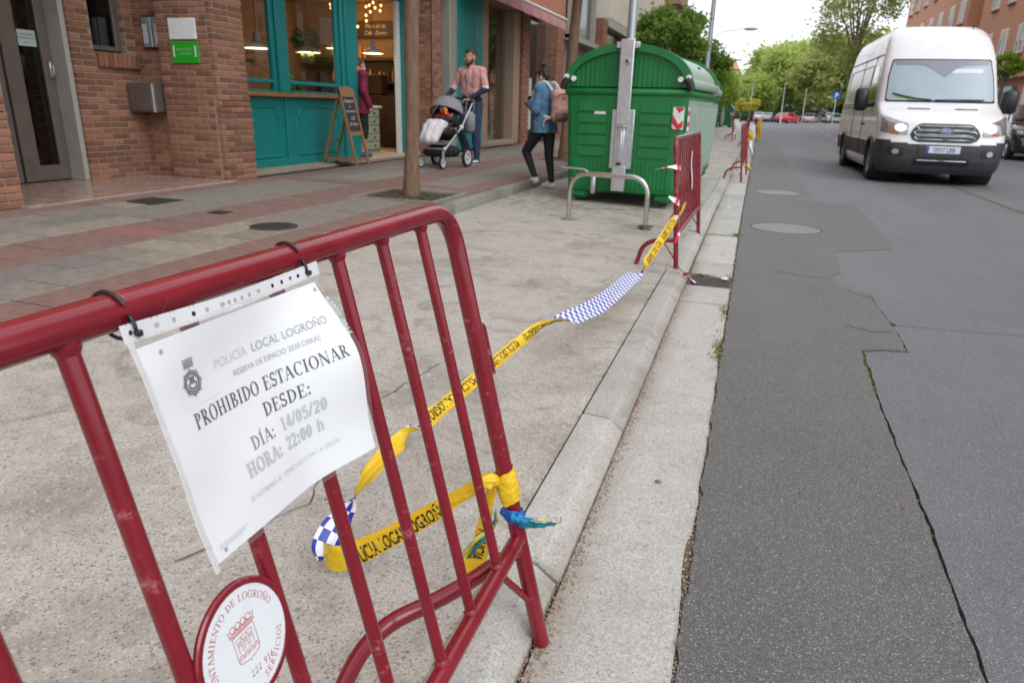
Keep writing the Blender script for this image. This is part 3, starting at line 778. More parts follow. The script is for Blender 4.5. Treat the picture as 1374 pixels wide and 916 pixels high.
moss('moss', [(on_line(line, 3.3, 3.92, 0.006), 500, 0.012), (on_line(line, 1.2, 3.3, 0.004), 260, 0.008), (on_line(line, 4.2, 5.6, 0.004), 160, 0.008),
              (lambda r_: (-0.024 + r_.gauss(0, 0.012), 3.6 + 2.4 * r_.random(), -0.01), 900, 0.014), (clump(-0.035, 3.65, 0.02, 0.12, -0.006), 420, 0.02), (clump(-0.04, 4.45, 0.015, 0.1, -0.006), 260, 0.018),
              (clump(-0.03, 5.4, 0.02, 0.07, -0.006), 200, 0.02), (clump(-0.2, 7.42, 0.08, 0.018, -0.02), 620, 0.028), (clump(-0.03, 7.45, 0.03, 0.05, -0.01), 300, 0.035), (clump(-0.25, 5.43, 0.05, 0.012, -0.006), 260, 0.022),
              (lambda r_: (-0.508 + r_.gauss(0, 0.004), 1.0 + 9 * r_.random(), 0.058), 420, 0.008), (lambda r_: (0.06 + r_.gauss(0, 0.012), 7.5 + 5 * r_.random(), -0.01), 400, 0.022),
              (clump(-3.55, 7.05, 0.22, 0.22, 0.19), 300, 0.04), (clump(-3.5, 14.05, 0.22, 0.22, 0.19), 200, 0.05),
              (on_line(cr0, 4.4, 4.9, 0.004), 200, 0.01)])
# drain grate
g = thing('drain_grate', 'rusty slotted iron drain grate set in the gutter beside the second barrier', 'drain', (-0.175, 5.235, 0))
b = MB()
for q in ((-0.335, -0.315, 5.07, 5.4), (-0.03, -0.01, 5.07, 5.4), (-0.315, -0.03, 5.07, 5.085), (-0.315, -0.03, 5.385, 5.4)): b.box(*q, -0.07, -0.004, 0.002)
b.build('frame', 'iron', g, 0)
for k in range(11):
    b = MB(); y = 5.096 + k * 0.0272; b.box(-0.314, -0.031, y, y + 0.013, -0.05, -0.006, 0.002); b.build('slat', 'iron', g, 0)
def disc_cover(name, label, cx, cy, r_, z, mat, ring=True):
    t = thing(name, label, 'manhole cover', (cx, cy, z))
    b = MB(); M = Matrix.Translation((cx, cy, z))
    b.lathe([(r_ * 0.93, -0.03), (r_ * 0.93, 0.003), (r_ * 0.9, 0.005), (0.001, 0.005)], 48, M, caps=False); b.build('lid', mat, t, 30)
    b = MB(); b.lathe([(r_, -0.03), (r_, 0.004), (r_ * 0.95, 0.004), (r_ * 0.95, -0.03)], 48, M, caps=False); b.build('rim', 'iron', t, 30)
    if ring:
        b = MB()
        for k in range(-4, 5):
            h = math.sqrt(max(0, (r_ * .8) ** 2 - (k * r_ * .18) ** 2)); b.box(cx - h, cx + h, cy + k * r_ * .18 - r_ * .03, cy + k * r_ * .18 + r_ * .03, z + 0.004, z + 0.008)
        b.build('tread_ribs', mat, t, 0)
disc_cover('manhole_cover', 'pale round manhole cover in the asphalt nearer the camera', 0.455, 8.16, 0.38, 0.004, 'worn_iron', False)
disc_cover('manhole_cover', 'pale round manhole cover in the asphalt behind the nearer one', 0.47, 12.0, 0.36, 0.004, 'worn_iron', False)
disc_cover('manhole_cover', 'dark round iron cover in the tiled pavement', -3.6, 4.74, 0.2, pvz(-3.6) - 0.002, 'iron')
def square_cover(label, cx, cy, s, rz):
    t = thing('inspection_cover', label, 'drain cover', (cx, cy, pvz(cx)), rz)
    b = MB(); b.box(-s, s, -s, s, -0.02, 0.003, 0.002); b.build('plate', 'iron', t, 0, world=False)
    b = MB()
    for i in range(-3, 4):
        for j in range(-3, 4): b.box(i * s * .27 - s * .08, i * s * .27 + s * .08, j * s * .27 - s * .08, j * s * .27 + s * .08, 0.003, 0.006)
    b.build('tread_studs', 'iron', t, 0, world=False)
square_cover('large square iron inspection cover in the pavement before the doorstep', -5.33, 5.26, 0.2, 0)
square_cover('small square iron cover in the pavement between the large square one and the round one', -4.38, 5.06, 0.08, 0)
pbr('leaf_litter', (0.26, 0.15, 0.05), 0.8, var=0.5, vs=40, rnd=0.5); pbr('paper_litter', (0.7, 0.68, 0.64), 0.8)
for (x, y, z, s, m, lb) in ((-3.68, 4.55, pvz(-3.68), .02, 'leaf_litter', 'small orange scrap on a tan pavement tile'), (-0.16, 2.13, 0.0, .012, 'grit', 'dark pebble lying alone on the pale gutter'),
                        (-0.07, 5.32, 0.0, .03, 'paper_litter', 'crumpled white paper scrap on the drain grate'), (-0.2, 9.6, 0.0, .03, 'paper_litter', 'white scrap in the far gutter beyond the second barrier')):
    b = MB(); r_ = random.Random(int(x * 99)); n = 7
    ring_ = [(x + s * math.cos(2 * PI * k / n) * r_.uniform(.6, 1.2), y + s * math.sin(2 * PI * k / n) * r_.uniform(.6, 1.2), z + s * r_.uniform(0.05, .5)) for k in range(n)]
    b.add(ring_ + [(x, y, z + s * .8), (x, y, z)], [(k, (k + 1) % n, n) for k in range(n)] + [((k + 1) % n, k, n + 1) for k in range(n)])
    b.build('litter', m, None, 0, label=lb, cat='litter')

lr = random.Random(21); b = MB()
for k in range(150):
    q = lr.random()
    if q < .4: x, y, z = -0.1 + lr.gauss(-.05, .06), lr.uniform(2.5, 14), 0.006
    elif q < .75: x, y = -0.6 - 2.2 * lr.random(), lr.uniform(1.2, 11); z = 0.094
    else: x, y, z = lr.uniform(.05, 3.4), lr.uniform(1.5, 12), 0.009
    a = lr.uniform(0, 2 * PI); s = lr.uniform(.004, .013); d = Vector((math.cos(a), math.sin(a), 0)); e = Vector((-d.y, d.x, 0)); p = Vector((x, y, z + .001))
    b.add([p - d * s, p + e * s * .4 + Vector((0, 0, s * .25)), p + d * s, p - e * s * .4 + Vector((0, 0, s * .1))], [(0, 3, 2, 1)])
b.build('fallen_leaves', 'leaf_litter', None, 0, kind='stuff')
# ------------------------------------------------------------------ crowd barriers
def barrier_paint():
    m, n, p, o = new_mat('barrier_red')
    tc = nd(n, 'TexCoord'); v = tc.outputs['Object']
    ns = nd(n, 'TexNoise', Scale=9.0, Detail=6.0, Roughness=0.65); n.links.new(v, ns.inputs['Vector'])
    c = mixc(n, (0.175, 0.005, 0.014), (0.225, 0.008, 0.02), maprange(n, ns.outputs['Fac'], 0.3, 0.7))
    sc1 = nd(n, 'TexNoise', Scale=55.0, Detail=6.0, Roughness=0.75)
    mp = nd(n, 'Mapping'); mp.inputs['Scale'].default_value = (1, 0.45, 1); n.links.new(v, mp.inputs['Vector']); n.links.new(mp.outputs[0], sc1.inputs['Vector'])
    zone = nd(n, 'TexNoise', Scale=7.0, Detail=2.0); n.links.new(v, zone.inputs['Vector'])
    msk = math2(n, 'MULTIPLY', maprange(n, sc1.outputs['Fac'], 0.54, 0.62), maprange(n, zone.outputs['Fac'], 0.5, 0.62))
    c = mixc(n, c, (0.5, 0.2, 0.2), math2(n, 'MULTIPLY', msk, 0.42))
    chip = math2(n, 'MULTIPLY', maprange(n, sc1.outputs['Fac'], 0.655, 0.67), maprange(n, zone.outputs['Fac'], 0.46, 0.52))
    c = mixc(n, c, (0.42, 0.26, 0.12), math2(n, 'MULTIPLY', chip, 0.8))
    n.links.new(c, p.inputs['Base Color'])
    r_ = maprange(n, ns.outputs['Fac'], 0.3, 0.7, 0.2, 0.36)
    n.links.new(math2(n, 'ADD', r_, math2(n, 'MULTIPLY', msk, 0.3)), p.inputs['Roughness'])
    p.inputs['Specular IOR Level'].default_value = 0.35
    p.inputs['Coat Weight'].default_value = 0.5; p.inputs['Coat Roughness'].default_value = 0.1
    sm = nd(n, 'TexNoise', Scale=35.0, Detail=2.0); n.links.new(v, sm.inputs['Vector'])
    bump(n, p, math2(n, 'SUBTRACT', sm.outputs['Fac'], math2(n, 'MULTIPLY', chip, 0.6)), 0.25, 0.002)
barrier_paint()
pbr('black_plastic', (0.012, 0.012, 0.013), 0.35, var=0.1)
def make_barrier(label, loc, rz, lean, H, h0, L, bars, r_top, r_bar, strut, group, n=14, hook=True, near=False, brace_d=None):
    """local axes: panel runs along -x from the foot at the origin, leans towards +y (away from the carriageway)"""
    t = thing('crowd_barrier', label, 'barrier', loc, rz, group)
    sl, cl = math.sin(lean), math.cos(lean)
    def P(s, v, o=0.0): return Vector((-s, v * sl - o * cl, v * cl + o * sl))
    b = MB()
    pts = bend([P(0, 0.0), P(0, H), P(L, H), P(L, 0.0)], 0.085, 9)
    b.tube(pts, r_top, n + 6); b.build('frame', 'barrier_red', t, 50, world=False)
    b = MB(); b.tube([P(0, h0), P(L, h0)], r_top * 0.93, n + 4); b.build('lower_rail', 'barrier_red', t, 50, world=False)
    for s in bars:
        b = MB()
        pts = [P(s, h0), P(s, h0 + 0.01), P(s, H * .5), P(s, H - 0.01), P(s, H)]
        b.tube(pts, r_bar, n)
        if near:   # weld beads where the bar meets the rails
            for v, d in ((h0 + r_top * .93, 1), (H - r_top, -1)):
                b.tube([P(s, v - d * .006), P(s, v + d * .002), P(s, v + d * .007)], [r_bar * 1.35, r_bar * 1.28, r_bar * 1.0], n)
        b.build('bar', 'barrier_red', t, 50, world=False)
    for e, x0 in ((0, 0.0), (1, -L)):
        b = MB(); S = 1 if e == 0 else -1
        pts = bend([Vector((x0 + S * q[0], q[1], q[2])) for q in strut], 0.09, 7)
        b.tube(pts, r_top * 0.92, n + 2); b.build('foot', 'barrier_red', t, 50, world=False)
        b = MB()
        a = P(0, 0.105); c_ = brace_d or (Vector(strut[0]) * .45 + Vector(strut[1]) * .55)
        b.tube([Vector((x0 + a.x, a.y, a.z)), Vector((x0 + S * c_[0], c_[1], c_[2]))], r_bar * 0.8, 8); b.build('brace', 'barrier_red', t, 50, world=False)
    if hook:
        b = MB(); b.tube(bend([P(0.0, .765), P(-.047, .765), P(-.047, .65)], .02, 5), 0.007, 8)
        b.build('hook', 'barrier_red', t, 50, world=False)
    return t, P
BF = Vector((-0.3238, 1.2805, 0.0))
# local -x = world -y (towards the camera), local y = world -x
def to_l(x, y, z): return ((y - BF.y), -(x - BF.x), z)
strut1 = [to_l(-.385, 1.275, .245), to_l(-.47, 1.075, .245), to_l(-.575, 0.945, .235), to_l(-.632, .838, .055)]
near_bar, PB = make_barrier('dark red tubular crowd barrier closest to the camera carrying the white notice', BF, PI / 2, R(13.2), 1.0139, 0.2788, 1.82,
                            [0.1365, 0.2813, 0.4143, 0.5621, 0.7132, 0.8534, 0.995, 1.135, 1.275, 1.415, 1.555, 1.69], 0.0185, 0.0102, strut1, 'dark red crowd barriers along the kerb', 18, True, True,
                            brace_d=to_l(-.41, 1.19, .24))
BM = base_matrix(near_bar)
def PW(s, v, o=0.0): return BM @ PB(s, v, o)

# round municipal plate on the barrier
pbr('plate_white', (0.72, 0.76, 0.78), 0.35, var=0.03, dirt=0.15, dirts=30, dirtcol=(0.35, 0.42, 0.48))
pbr('print_red', (0.5, 0.03, 0.045), 0.5, var=0.05)
pc = (0.784, 0.634); pr_ = 0.0705
def PD(a, b_, o): return PW(pc[0] - a, pc[1] + b_, o)
def lathe_on(mb, prof, n=64):
    vs = []; fs = []
    for r_, o in prof:
        for j in range(n):
            an = 2 * PI * j / n; vs.append(PD(r_ * math.cos(an), r_ * math.sin(an), o))
    for i in range(len(prof) - 1):
        for j in range(n): fs.append((i * n + j, i * n + (j + 1) % n, (i + 1) * n + (j + 1) % n, (i + 1) * n + j))
    mb.add(vs, fs)
b = MB(); lathe_on(b, [(0.001, 0.006), (pr_ - .003, .006), (pr_, .009), (pr_, .0125), (pr_ - .002, .0145), (pr_ * .895, .0145), (pr_ * .885, .0135)]); pl_ = b.build('plate', 'barrier_red', near_bar, 40)
b = MB(); lathe_on(b, [(pr_ * .89, .0132), (0.0005, .0132)][::-1])
def sub(mb, name, mat, part, smooth=0):
    """sub-part: same local space as its thing"""
    Mi = base_matrix(part).inverted(); mb.v = [Mi @ v for v in mb.v]
    return link(name, mb.mesh(name, mat, smooth), part)
sub(b, 'enamel_face', 'plate_white', pl_, 40)
b = MB()
f = lambda a, q: PD(a, q, 0.0136)
for vf in serif_arc('AYUNTAMIENTO DE LOGROÑO', 0.0078, 0.0475, 209, True, 0.11, 0.05, 0.055): put2d(b, vf, f)
for vf in serif_arc('SERVICIOS', 0.0078, 0.0552, 282, False, 0.11, 0.05, 0.15): put2d(b, vf, f)
b2 = serif_text('222 916', 0.008, 'CENTER', 0.11, 0.05, 0.12)[0]
for vs, fs in b2: put2d(b, ([(x + .012, y - .039) for x, y in vs], fs), f)
# crest: shield, mural crown, bridge towers and arches, drawn in line
def ln(pts, w=0.0007, closed=False): put2d(b, strip2d(pts, w, closed), f)
sh = [(-.0165, .0165), (.0165, .0165), (.0165, -.012)] + [(.015 - .004 * i, -.0155 - .0012 * i) for i in range(3)] + [(.001, -.0185), (0, -.0215), (-.001, -.0185)] + [(-.006 - .0045 * i, -.0177 + .0014 * i) for i in range(3)] + [(-.0165, -.012)]
ln(sh, .0007, True); ln([(-.0175, .018), (.0175, .018)]); ln([(-.018, .0195), (.018, .0195)]); ln([(-.0185, .0215), (.0185, .0215)])
ln([(-.0185, .018), (-.0185, .0215), (-.0205, .028), (-.016, .025)]); ln([(.0185, .018), (.0185, .0215), (.0205, .028), (.016, .025)])
for k in range(4): ln(arc2d(-.0125 + k * .0083, .0258, .0036, .0036, 0, 360, 14), .0007)
for k in range(3): ln([(-.0083 + k * .0083 - .002, .022), (-.0083 + k * .0083, .0245), (-.0083 + k * .0083 + .002, .022)], .0006)
for k in range(3):
    x = -.0118 + k * .0085
    ln([(x, -.004), (x, .009), (x - .0012, .009), (x - .0012, .0125), (x + .0067, .0125), (x + .0067, .009), (x + .0055, .009), (x + .0055, -.004)], .0006)
    ln([(x + .0018, .009), (x + .0018, .003)], .0005); ln([(x + .0036, .009), (x + .0036, .003)], .0005)
for k in range(4):
    x = -.0115 + k * .0077; ln([(x - .003, -.0125), (x - .003, -.0095)] + arc2d(x, -.0095, .003, .003, 180, 0, 8) + [(x + .003, -.0125)], .0006)
    ln([(x - .0012, -.012), (x - .0012, -.009), (x + .0012, -.009), (x + .0012, -.012)], .0005)
sub(b, 'printed_crest', 'print_red', pl_, 0)

# ------------------------------------------------------------------ the notice in its plastic sleeve
def paper_mat():
    m, n, p, o = new_mat('paper')
    tc = nd(n, 'TexCoord'); ns = nd(n, 'TexNoise', Scale=14.0, Detail=3.0); n.links.new(tc.outputs['Object'], ns.inputs['Vector'])
    n.links.new(mixc(n, (0.84, 0.845, 0.87), (0.88, 0.885, 0.90), ns.outputs['Fac']), p.inputs['Base Color'])
    p.inputs['Roughness'].default_value = 0.55; p.inputs['Subsurface Weight'].default_value = 0.0
paper_mat()
pbr('ink', (0.035, 0.037, 0.045), 0.6, var=0.2, vs=60); pbr('ink_grey', (0.36, 0.37, 0.4), 0.6, var=0.2, vs=60); pbr('ink_pale', (0.60, 0.61, 0.64), 0.6, var=0.1, vs=60)
pbr('ink_mid', (0.2, 0.2, 0.23), 0.6, var=0.2, vs=60)
pbr('ink_green', (0.5, 0.74, 0.7), 0.6, var=0.1)
def film(name, amt, tint, rough):
    m = bpy.data.materials.new(name); m.use_nodes = True; n = m.node_tree; n.nodes.clear()
    out = nd(n, 'OutputMaterial'); tr = nd(n, 'BsdfTransparent'); gl = nd(n, 'BsdfGlossy'); df = nd(n, 'BsdfDiffuse'); m1 = nd(n, 'MixShader'); m2 = nd(n, 'MixShader')
    df.inputs[0].default_value = (*tint, 1); gl.inputs['Roughness'].default_value = rough
    tc = nd(n, 'TexCoord'); ns = nd(n, 'TexNoise', Scale=22.0, Detail=3.0); n.links.new(tc.outputs['Object'], ns.inputs['Vector'])
    bp = nd(n, 'Bump'); bp.inputs['Strength'].default_value = 0.25; bp.inputs['Distance'].default_value = 0.004; n.links.new(ns.outputs['Fac'], bp.inputs['Height'])
    n.links.new(bp.outputs[0], gl.inputs['Normal'])
    m1.inputs[0].default_value = amt; n.links.new(tr.outputs[0], m1.inputs[1]); n.links.new(df.outputs[0], m1.inputs[2])
    fr = nd(n, 'LayerWeight'); fr.inputs[0].default_value = 0.5; n.links.new(bp.outputs[0], fr.inputs['Normal'])
    n.links.new(math2(n, 'ADD', math2(n, 'POWER', fr.outputs['Facing'], 4.0), 0.03), m2.inputs[0]); n.links.new(m1.outputs[0], m2.inputs[1]); n.links.new(gl.outputs[0], m2.inputs[2])
    n.links.new(m2.outputs[0], out.inputs['Surface']); MATS[name] = m
film('sleeve_film', 0.08, (0.8, 0.82, 0.85), 0.12)
film('sleeve_edge', 0.55, (0.8, 0.81, 0.83), 0.25)
def sstep(a, b_, x):
    t = max(0, min(1, (x - a) / (b_ - a))); return t * t * (3 - 2 * t)
def lift(s, v):
    """how far the sheet stands off the bars: it hangs off the round rail, bellies and curls at the free lower right corner"""
    o = 0.0215 - 0.004 * sstep(1.0, 0.9, v)
    o += 0.040 * sstep(0.64, 0.50, s) ** 1.3 * (sstep(0.99, 0.87, v) - 0.3 * sstep(0.87, 0.76, v))
    o += 0.005 * math.sin((s - .5) * 21 + 1.0) * sstep(0.99, 0.93, v)
    o += 0.0022 * noise.noise((s * 9, v * 9, 2))
    o += 0.004 * sstep(0.86, 0.78, v) * math.sin((s - .62) * 26)
    return o
def curl(s, v):
    k = sstep(0.62, 0.50, s) * sstep(0.98, 0.8, v)
    return 0.004 * k
def PP(s, v, extra=0.0): return PW(s - curl(s, v), v, lift(s, v) + extra)
notice = thing('parking_notice', 'white printed no parking notice in a clear plastic sleeve tied to the barrier rail', 'notice', PW(0.65, 0.735, 0.02))
S0, S1, V0, V1 = 0.804, 0.513, 0.7365, 0.977
def skew(s, v): return s
sm = lambda a, q: (S0 - .014 * (1 - q) * (1 - a) + (S1 - S0) * a, V0 + (V1 - V0) * q)
b = MB(); b.grid(lambda u, v: PP(*sm(u, v)), 40, 28); sheet = b.build('paper_sheet', 'paper', notice, 180)
b = MB(); b.grid(lambda u, v: PP(S0 + .007 - .014 * (1 - v) * (1 - u) + (S1 - S0 - .013) * u, V0 - .006 + (0.986 - V0 + .006) * v, 0.0022), 40, 28); b.build('plastic_sleeve', 'sleeve_film', notice, 180)
b = MB(); b.grid(lambda u, v: PP(S0 + .0085 - .014 * (1 - v) - 0.006 * u, V0 - .006 + (0.986 - V0 + .006) * v, 0.0014 + 0.001 * u), 2, 28); b.build('welded_edge', 'sleeve_edge', notice, 180)
# punched strip along the top: a band with real holes
holes = [0.804, 0.771, 0.748, 0.722, 0.704, 0.682, 0.672, 0.662, 0.65, 0.636, 0.618, 0.59, 0.572, 0.556, 0.541, 0.524]
b = MB(); sv0, sv1 = 0.984, 1.002; sa, sb = 0.8145, 0.4965
def band(s, v): return PW(s, v - 0.004 * math.sin((s - .5) / .31 * PI), 0.021 + 0.002 * math.sin(s * 40))
edges_s = [sa]; hr = 0.0028
NS = 6
prev = sa
for h in sorted(holes, reverse=True):
    big = 0.0042 if abs(h - .682) < .002 or abs(h - .771) < .002 or abs(h - .618) < .002 else hr
    hl, hh = h + big, h - big
    if hl < prev: b.grid(lambda u, v: band(prev + (hl - prev) * u, sv0 + (sv1 - sv0) * v), 3, 3)
    # ring of quads between the square cell and the round hole
    m_ = (sv0 + sv1) / 2; N = 16; vs = []; fs = []
    for k in range(N):
        a = 2 * PI * k / N + PI / N; c_, s_ = math.cos(a), math.sin(a)
        q = 1 / max(abs(c_), abs(s_))
        vs += [band(h + big * c_ * q, m_ + (sv1 - sv0) / 2 * s_ * q), band(h + big * .93 * c_, m_ + min(hr, big) * s_)]
    for k in range(N):
        j = (k + 1) % N; fs.append((2 * k, 2 * j, 2 * j + 1, 2 * k + 1))
    b.add(vs, fs); prev = hh
b.grid(lambda u, v: band(prev + (sb - prev) * u, sv0 + (sv1 - sv0) * v), 3, 3)
pbr('strip_plastic', (0.68, 0.70, 0.72), 0.4, var=0.04)
b.build('punched_strip', 'strip_plastic', notice, 60)
# print
pbr('ink_blur', (0.5, 0.51, 0.54), 0.6); pbr('ink_haze', (0.7, 0.705, 0.73), 0.6)
bi = {k: MB() for k in ('ink', 'ink_grey', 'ink_pale', 'ink_mid', 'ink_green', 'ink_blur', 'ink_haze')}
def PT(s0, v0, e=0.0007, slope=0.0): return lambda a, q: PP(s0 - a * .95, v0 + q + slope * a, e)
for vf in serif_text('PROHIBIDO ESTACIONAR', 0.0167, 'LEFT', 0.16, 0.055, 0.055)[0]: put2d(bi['ink'], vf, lambda a, q: PP(0.7625 - a * 0.86, 0.876 + q, 0.0007))
for vf in serif_text('DESDE:', 0.0165, 'LEFT', 0.16, 0.055, 0.055)[0]: put2d(bi['ink'], vf, PT(0.659, 0.8475))
for (tx, s0, v0, m_) in (('DÍA: ', 0.693, 0.820, 'ink_mid'), ('14/05/20', 0.640, 0.8205, 'ink_blur'), ('HORA: ', 0.713, 0.795, 'ink_blur'), ('22:00 h', 0.640, 0.7955, 'ink_blur')):
    T = serif_text(tx, 0.0158, 'LEFT', 0.16, 0.06, 0.055)[0]
    for vf in T: put2d(bi[m_], vf, PT(s0, v0))
    if m_ != 'ink_mid':   # out of register second impression
        for dx, dy in ((.0012, .0008), (-.0010, -.0009), (.0006, -.0014), (-.0013, .0012), (0, .0019)):
            for vf in T: put2d(bi['ink_haze'], vf, PT(s0 + dx, v0 + dy, 0.0003 + dx * .05))
for (tx, sz, s0, v0, m_, bold, cond) in (('POLICÍA', 0.0150, 0.711, 0.925, 'ink_pale', 0.0, 1.0), ('LOCAL LOGROÑO', 0.0150, 0.6505, 0.925, 'ink_grey', 0.004, 0.96),
        ('RESERVA DE ESPACIO 2020.OBRAS', 0.0098, 0.6865, 0.908, 'ink_grey', 0.0, 0.93), ('SE RETIRARÁ EL VEHÍCULO CON LA GRÚA', 0.0088, 0.722, 0.770, 'ink_pale', 0.004, 1.0)):
    put2d(bi[m_], text2d(tx, sz, bold, 'LEFT', cond), PT(s0, v0))
for k in range(3): put2d(bi['ink_pale'], strip2d([(0, 0), (.05 - .006 * k, 0)], .0009), PT(0.786 - .004, 0.7525 - k * 0.0022))
# police star with crown
cx_, cy_ = 0.749, 0.9235
fi = lambda a, q: PP(cx_ - a, cy_ + q, 0.0008)
st = []
for k in range(64):
    an = 2 * PI * k / 64 + PI / 2; q = 0.0165 if k % 8 in (0,) else (0.0148 if k % 2 == 0 else 0.0122)
    q *= 0.94 if k % 8 in (2, 3, 4, 5, 6) else 1
    st.append((q * math.cos(an), q * math.sin(an)))
vs = [(0.0085 * math.cos(2 * PI * k / 64 + PI / 2), 0.0085 * math.sin(2 * PI * k / 64 + PI / 2)) for k in range(64)]
put2d(bi['ink'], (st + vs, [[k, (k + 1) % 64, 64 + (k + 1) % 64, 64 + k] for k in range(64)]), fi)
put2d(bi['ink_pale'], strip2d(arc2d(0, 0, .0106, .0106, 0, 360, 40), .0007), lambda a, q: PP(cx_ - a, cy_ + q, 0.001))
for k in range(16): 
    a = 2 * PI * k / 16; put2d(bi['ink_pale'], strip2d([(.0115 * math.cos(a), .0115 * math.sin(a)), (.0145 * math.cos(a), .0145 * math.sin(a))], .0005), lambda a_, q: PP(cx_ - a_, cy_ + q, 0.001))
put2d(bi['ink'], strip2d(arc2d(0, -.0012, .0056, .0052, 160, 380, 20), .0019), fi)
for k in range(4): put2d(bi['ink'], strip2d([(-.003 + k * .002, -.001), (-.003 + k * .002, .0055)], .0012), fi)
put2d(bi['ink'], strip2d([(-.005, .006), (.005, .006)], .0011), fi)
for k in range(3): put2d(bi['ink_mid'], strip2d([(-.0075, .0172 + k * .0017), (.0075, .0172 + k * .0017)], .0011 if k else .0016), fi)
for k in range(5): put2d(bi['ink_mid'], strip2d(arc2d(-.006 + k * .003, .0235, .0013, .0022, 0, 360, 10), .0009), fi)
put2d(bi['ink_pale'], strip2d([(-.022, .022), (-.022, -.024), (.04, -.024)], .0003), fi)
for (s0, v0) in ((0.7785, 0.966), (0.5205, 0.968), (0.775, 0.7445)): put2d(bi['ink_grey'], strip2d(arc2d(0, 0, .0016, .0016, 0, 360, 10), .0022), PT(s0, v0))
for k, (tx, s0, v0) in enumerate((('R2020', 0.510, 0.955), ('0514', 0.512, 0.922))):
    put2d(bi['ink_green'], text2d(tx, 0.017, 0, 'LEFT'), lambda a, q: PP(s0 - q * .9 + 0.004, v0 - a * .62, 0.0008))
for k, mbx in bi.items():
    if mbx.v: sub(mbx, {'ink': 'heading_print', 'ink_grey': 'body_print', 'ink_pale': 'faded_print', 'ink_mid': 'date_print', 'ink_green': 'green_stamp', 'ink_blur': 'smudged_print', 'ink_haze': 'smudge'}[k], k, sheet, 0)
# black cable ties round the rail
for s in (0.7985, 0.523):
    b = MB(); pts = []
    for k in range(22):
        a = 2 * PI * k / 21 * 0.93 + 0.25
        pts.append(PW(s + 0.003 * math.sin(a), 1.0139 + 0.0208 * math.sin(a) - 0.006 * max(0, -math.sin(a)), 0.0208 * math.cos(a)))
    b.tube([p for p in pts], 0.0021, 8); b.tube([PW(s, 1.0075, .0215), PW(s + .0005, .999, .0245), PW(s + .001, .9925, .0245), PW(s + .0005, .991, .0205)], .0019, 8); b.box(-.0035, .0035, -.003, .003, -.003, .003, .001, Matrix.Translation(PW(s, 0.991, 0.0255)))
    b.build('cable_tie', 'black_plastic', notice, 60)

# ------------------------------------------------------------------ barrier tape: yellow with black words on one face, blue and white chequers on the other
def tape_mat(name, kind):
    m, n, p, o = new_mat(name)
    tc = nd(n, 'TexCoord'); v = tc.outputs['UV']
    p.inputs['Roughness'].default_value = 0.28
    ns = nd(n, 'TexNoise', Scale=55.0, Detail=3.0); n.links.new(tc.outputs['Object'], ns.inputs['Vector'])
    if kind == 'chk':
        ck = nd(n, 'TexChecker', Scale=1.0); ck.inputs['Color1'].default_value = (0.012, 0.04, 0.36, 1); ck.inputs['Color2'].default_value = (0.78, 0.8, 0.84, 1)
        n.links.new(v, ck.inputs['Vector']); n.links.new(ck.outputs['Color'], p.inputs['Base Color'])
    else:
        n.links.new(mixc(n, (0.70, 0.42, 0.006), (0.83, 0.56, 0.02), ns.outputs['Fac']), p.inputs['Base Color'])
    bump(n, p, ns.outputs['Fac'], 0.8, 0.004)
tape_mat('tape_yellow', 'y'); tape_mat('tape_checks', 'chk')
pbr('tape_ink', (0.012, 0.012, 0.012), 0.35, var=0.1)
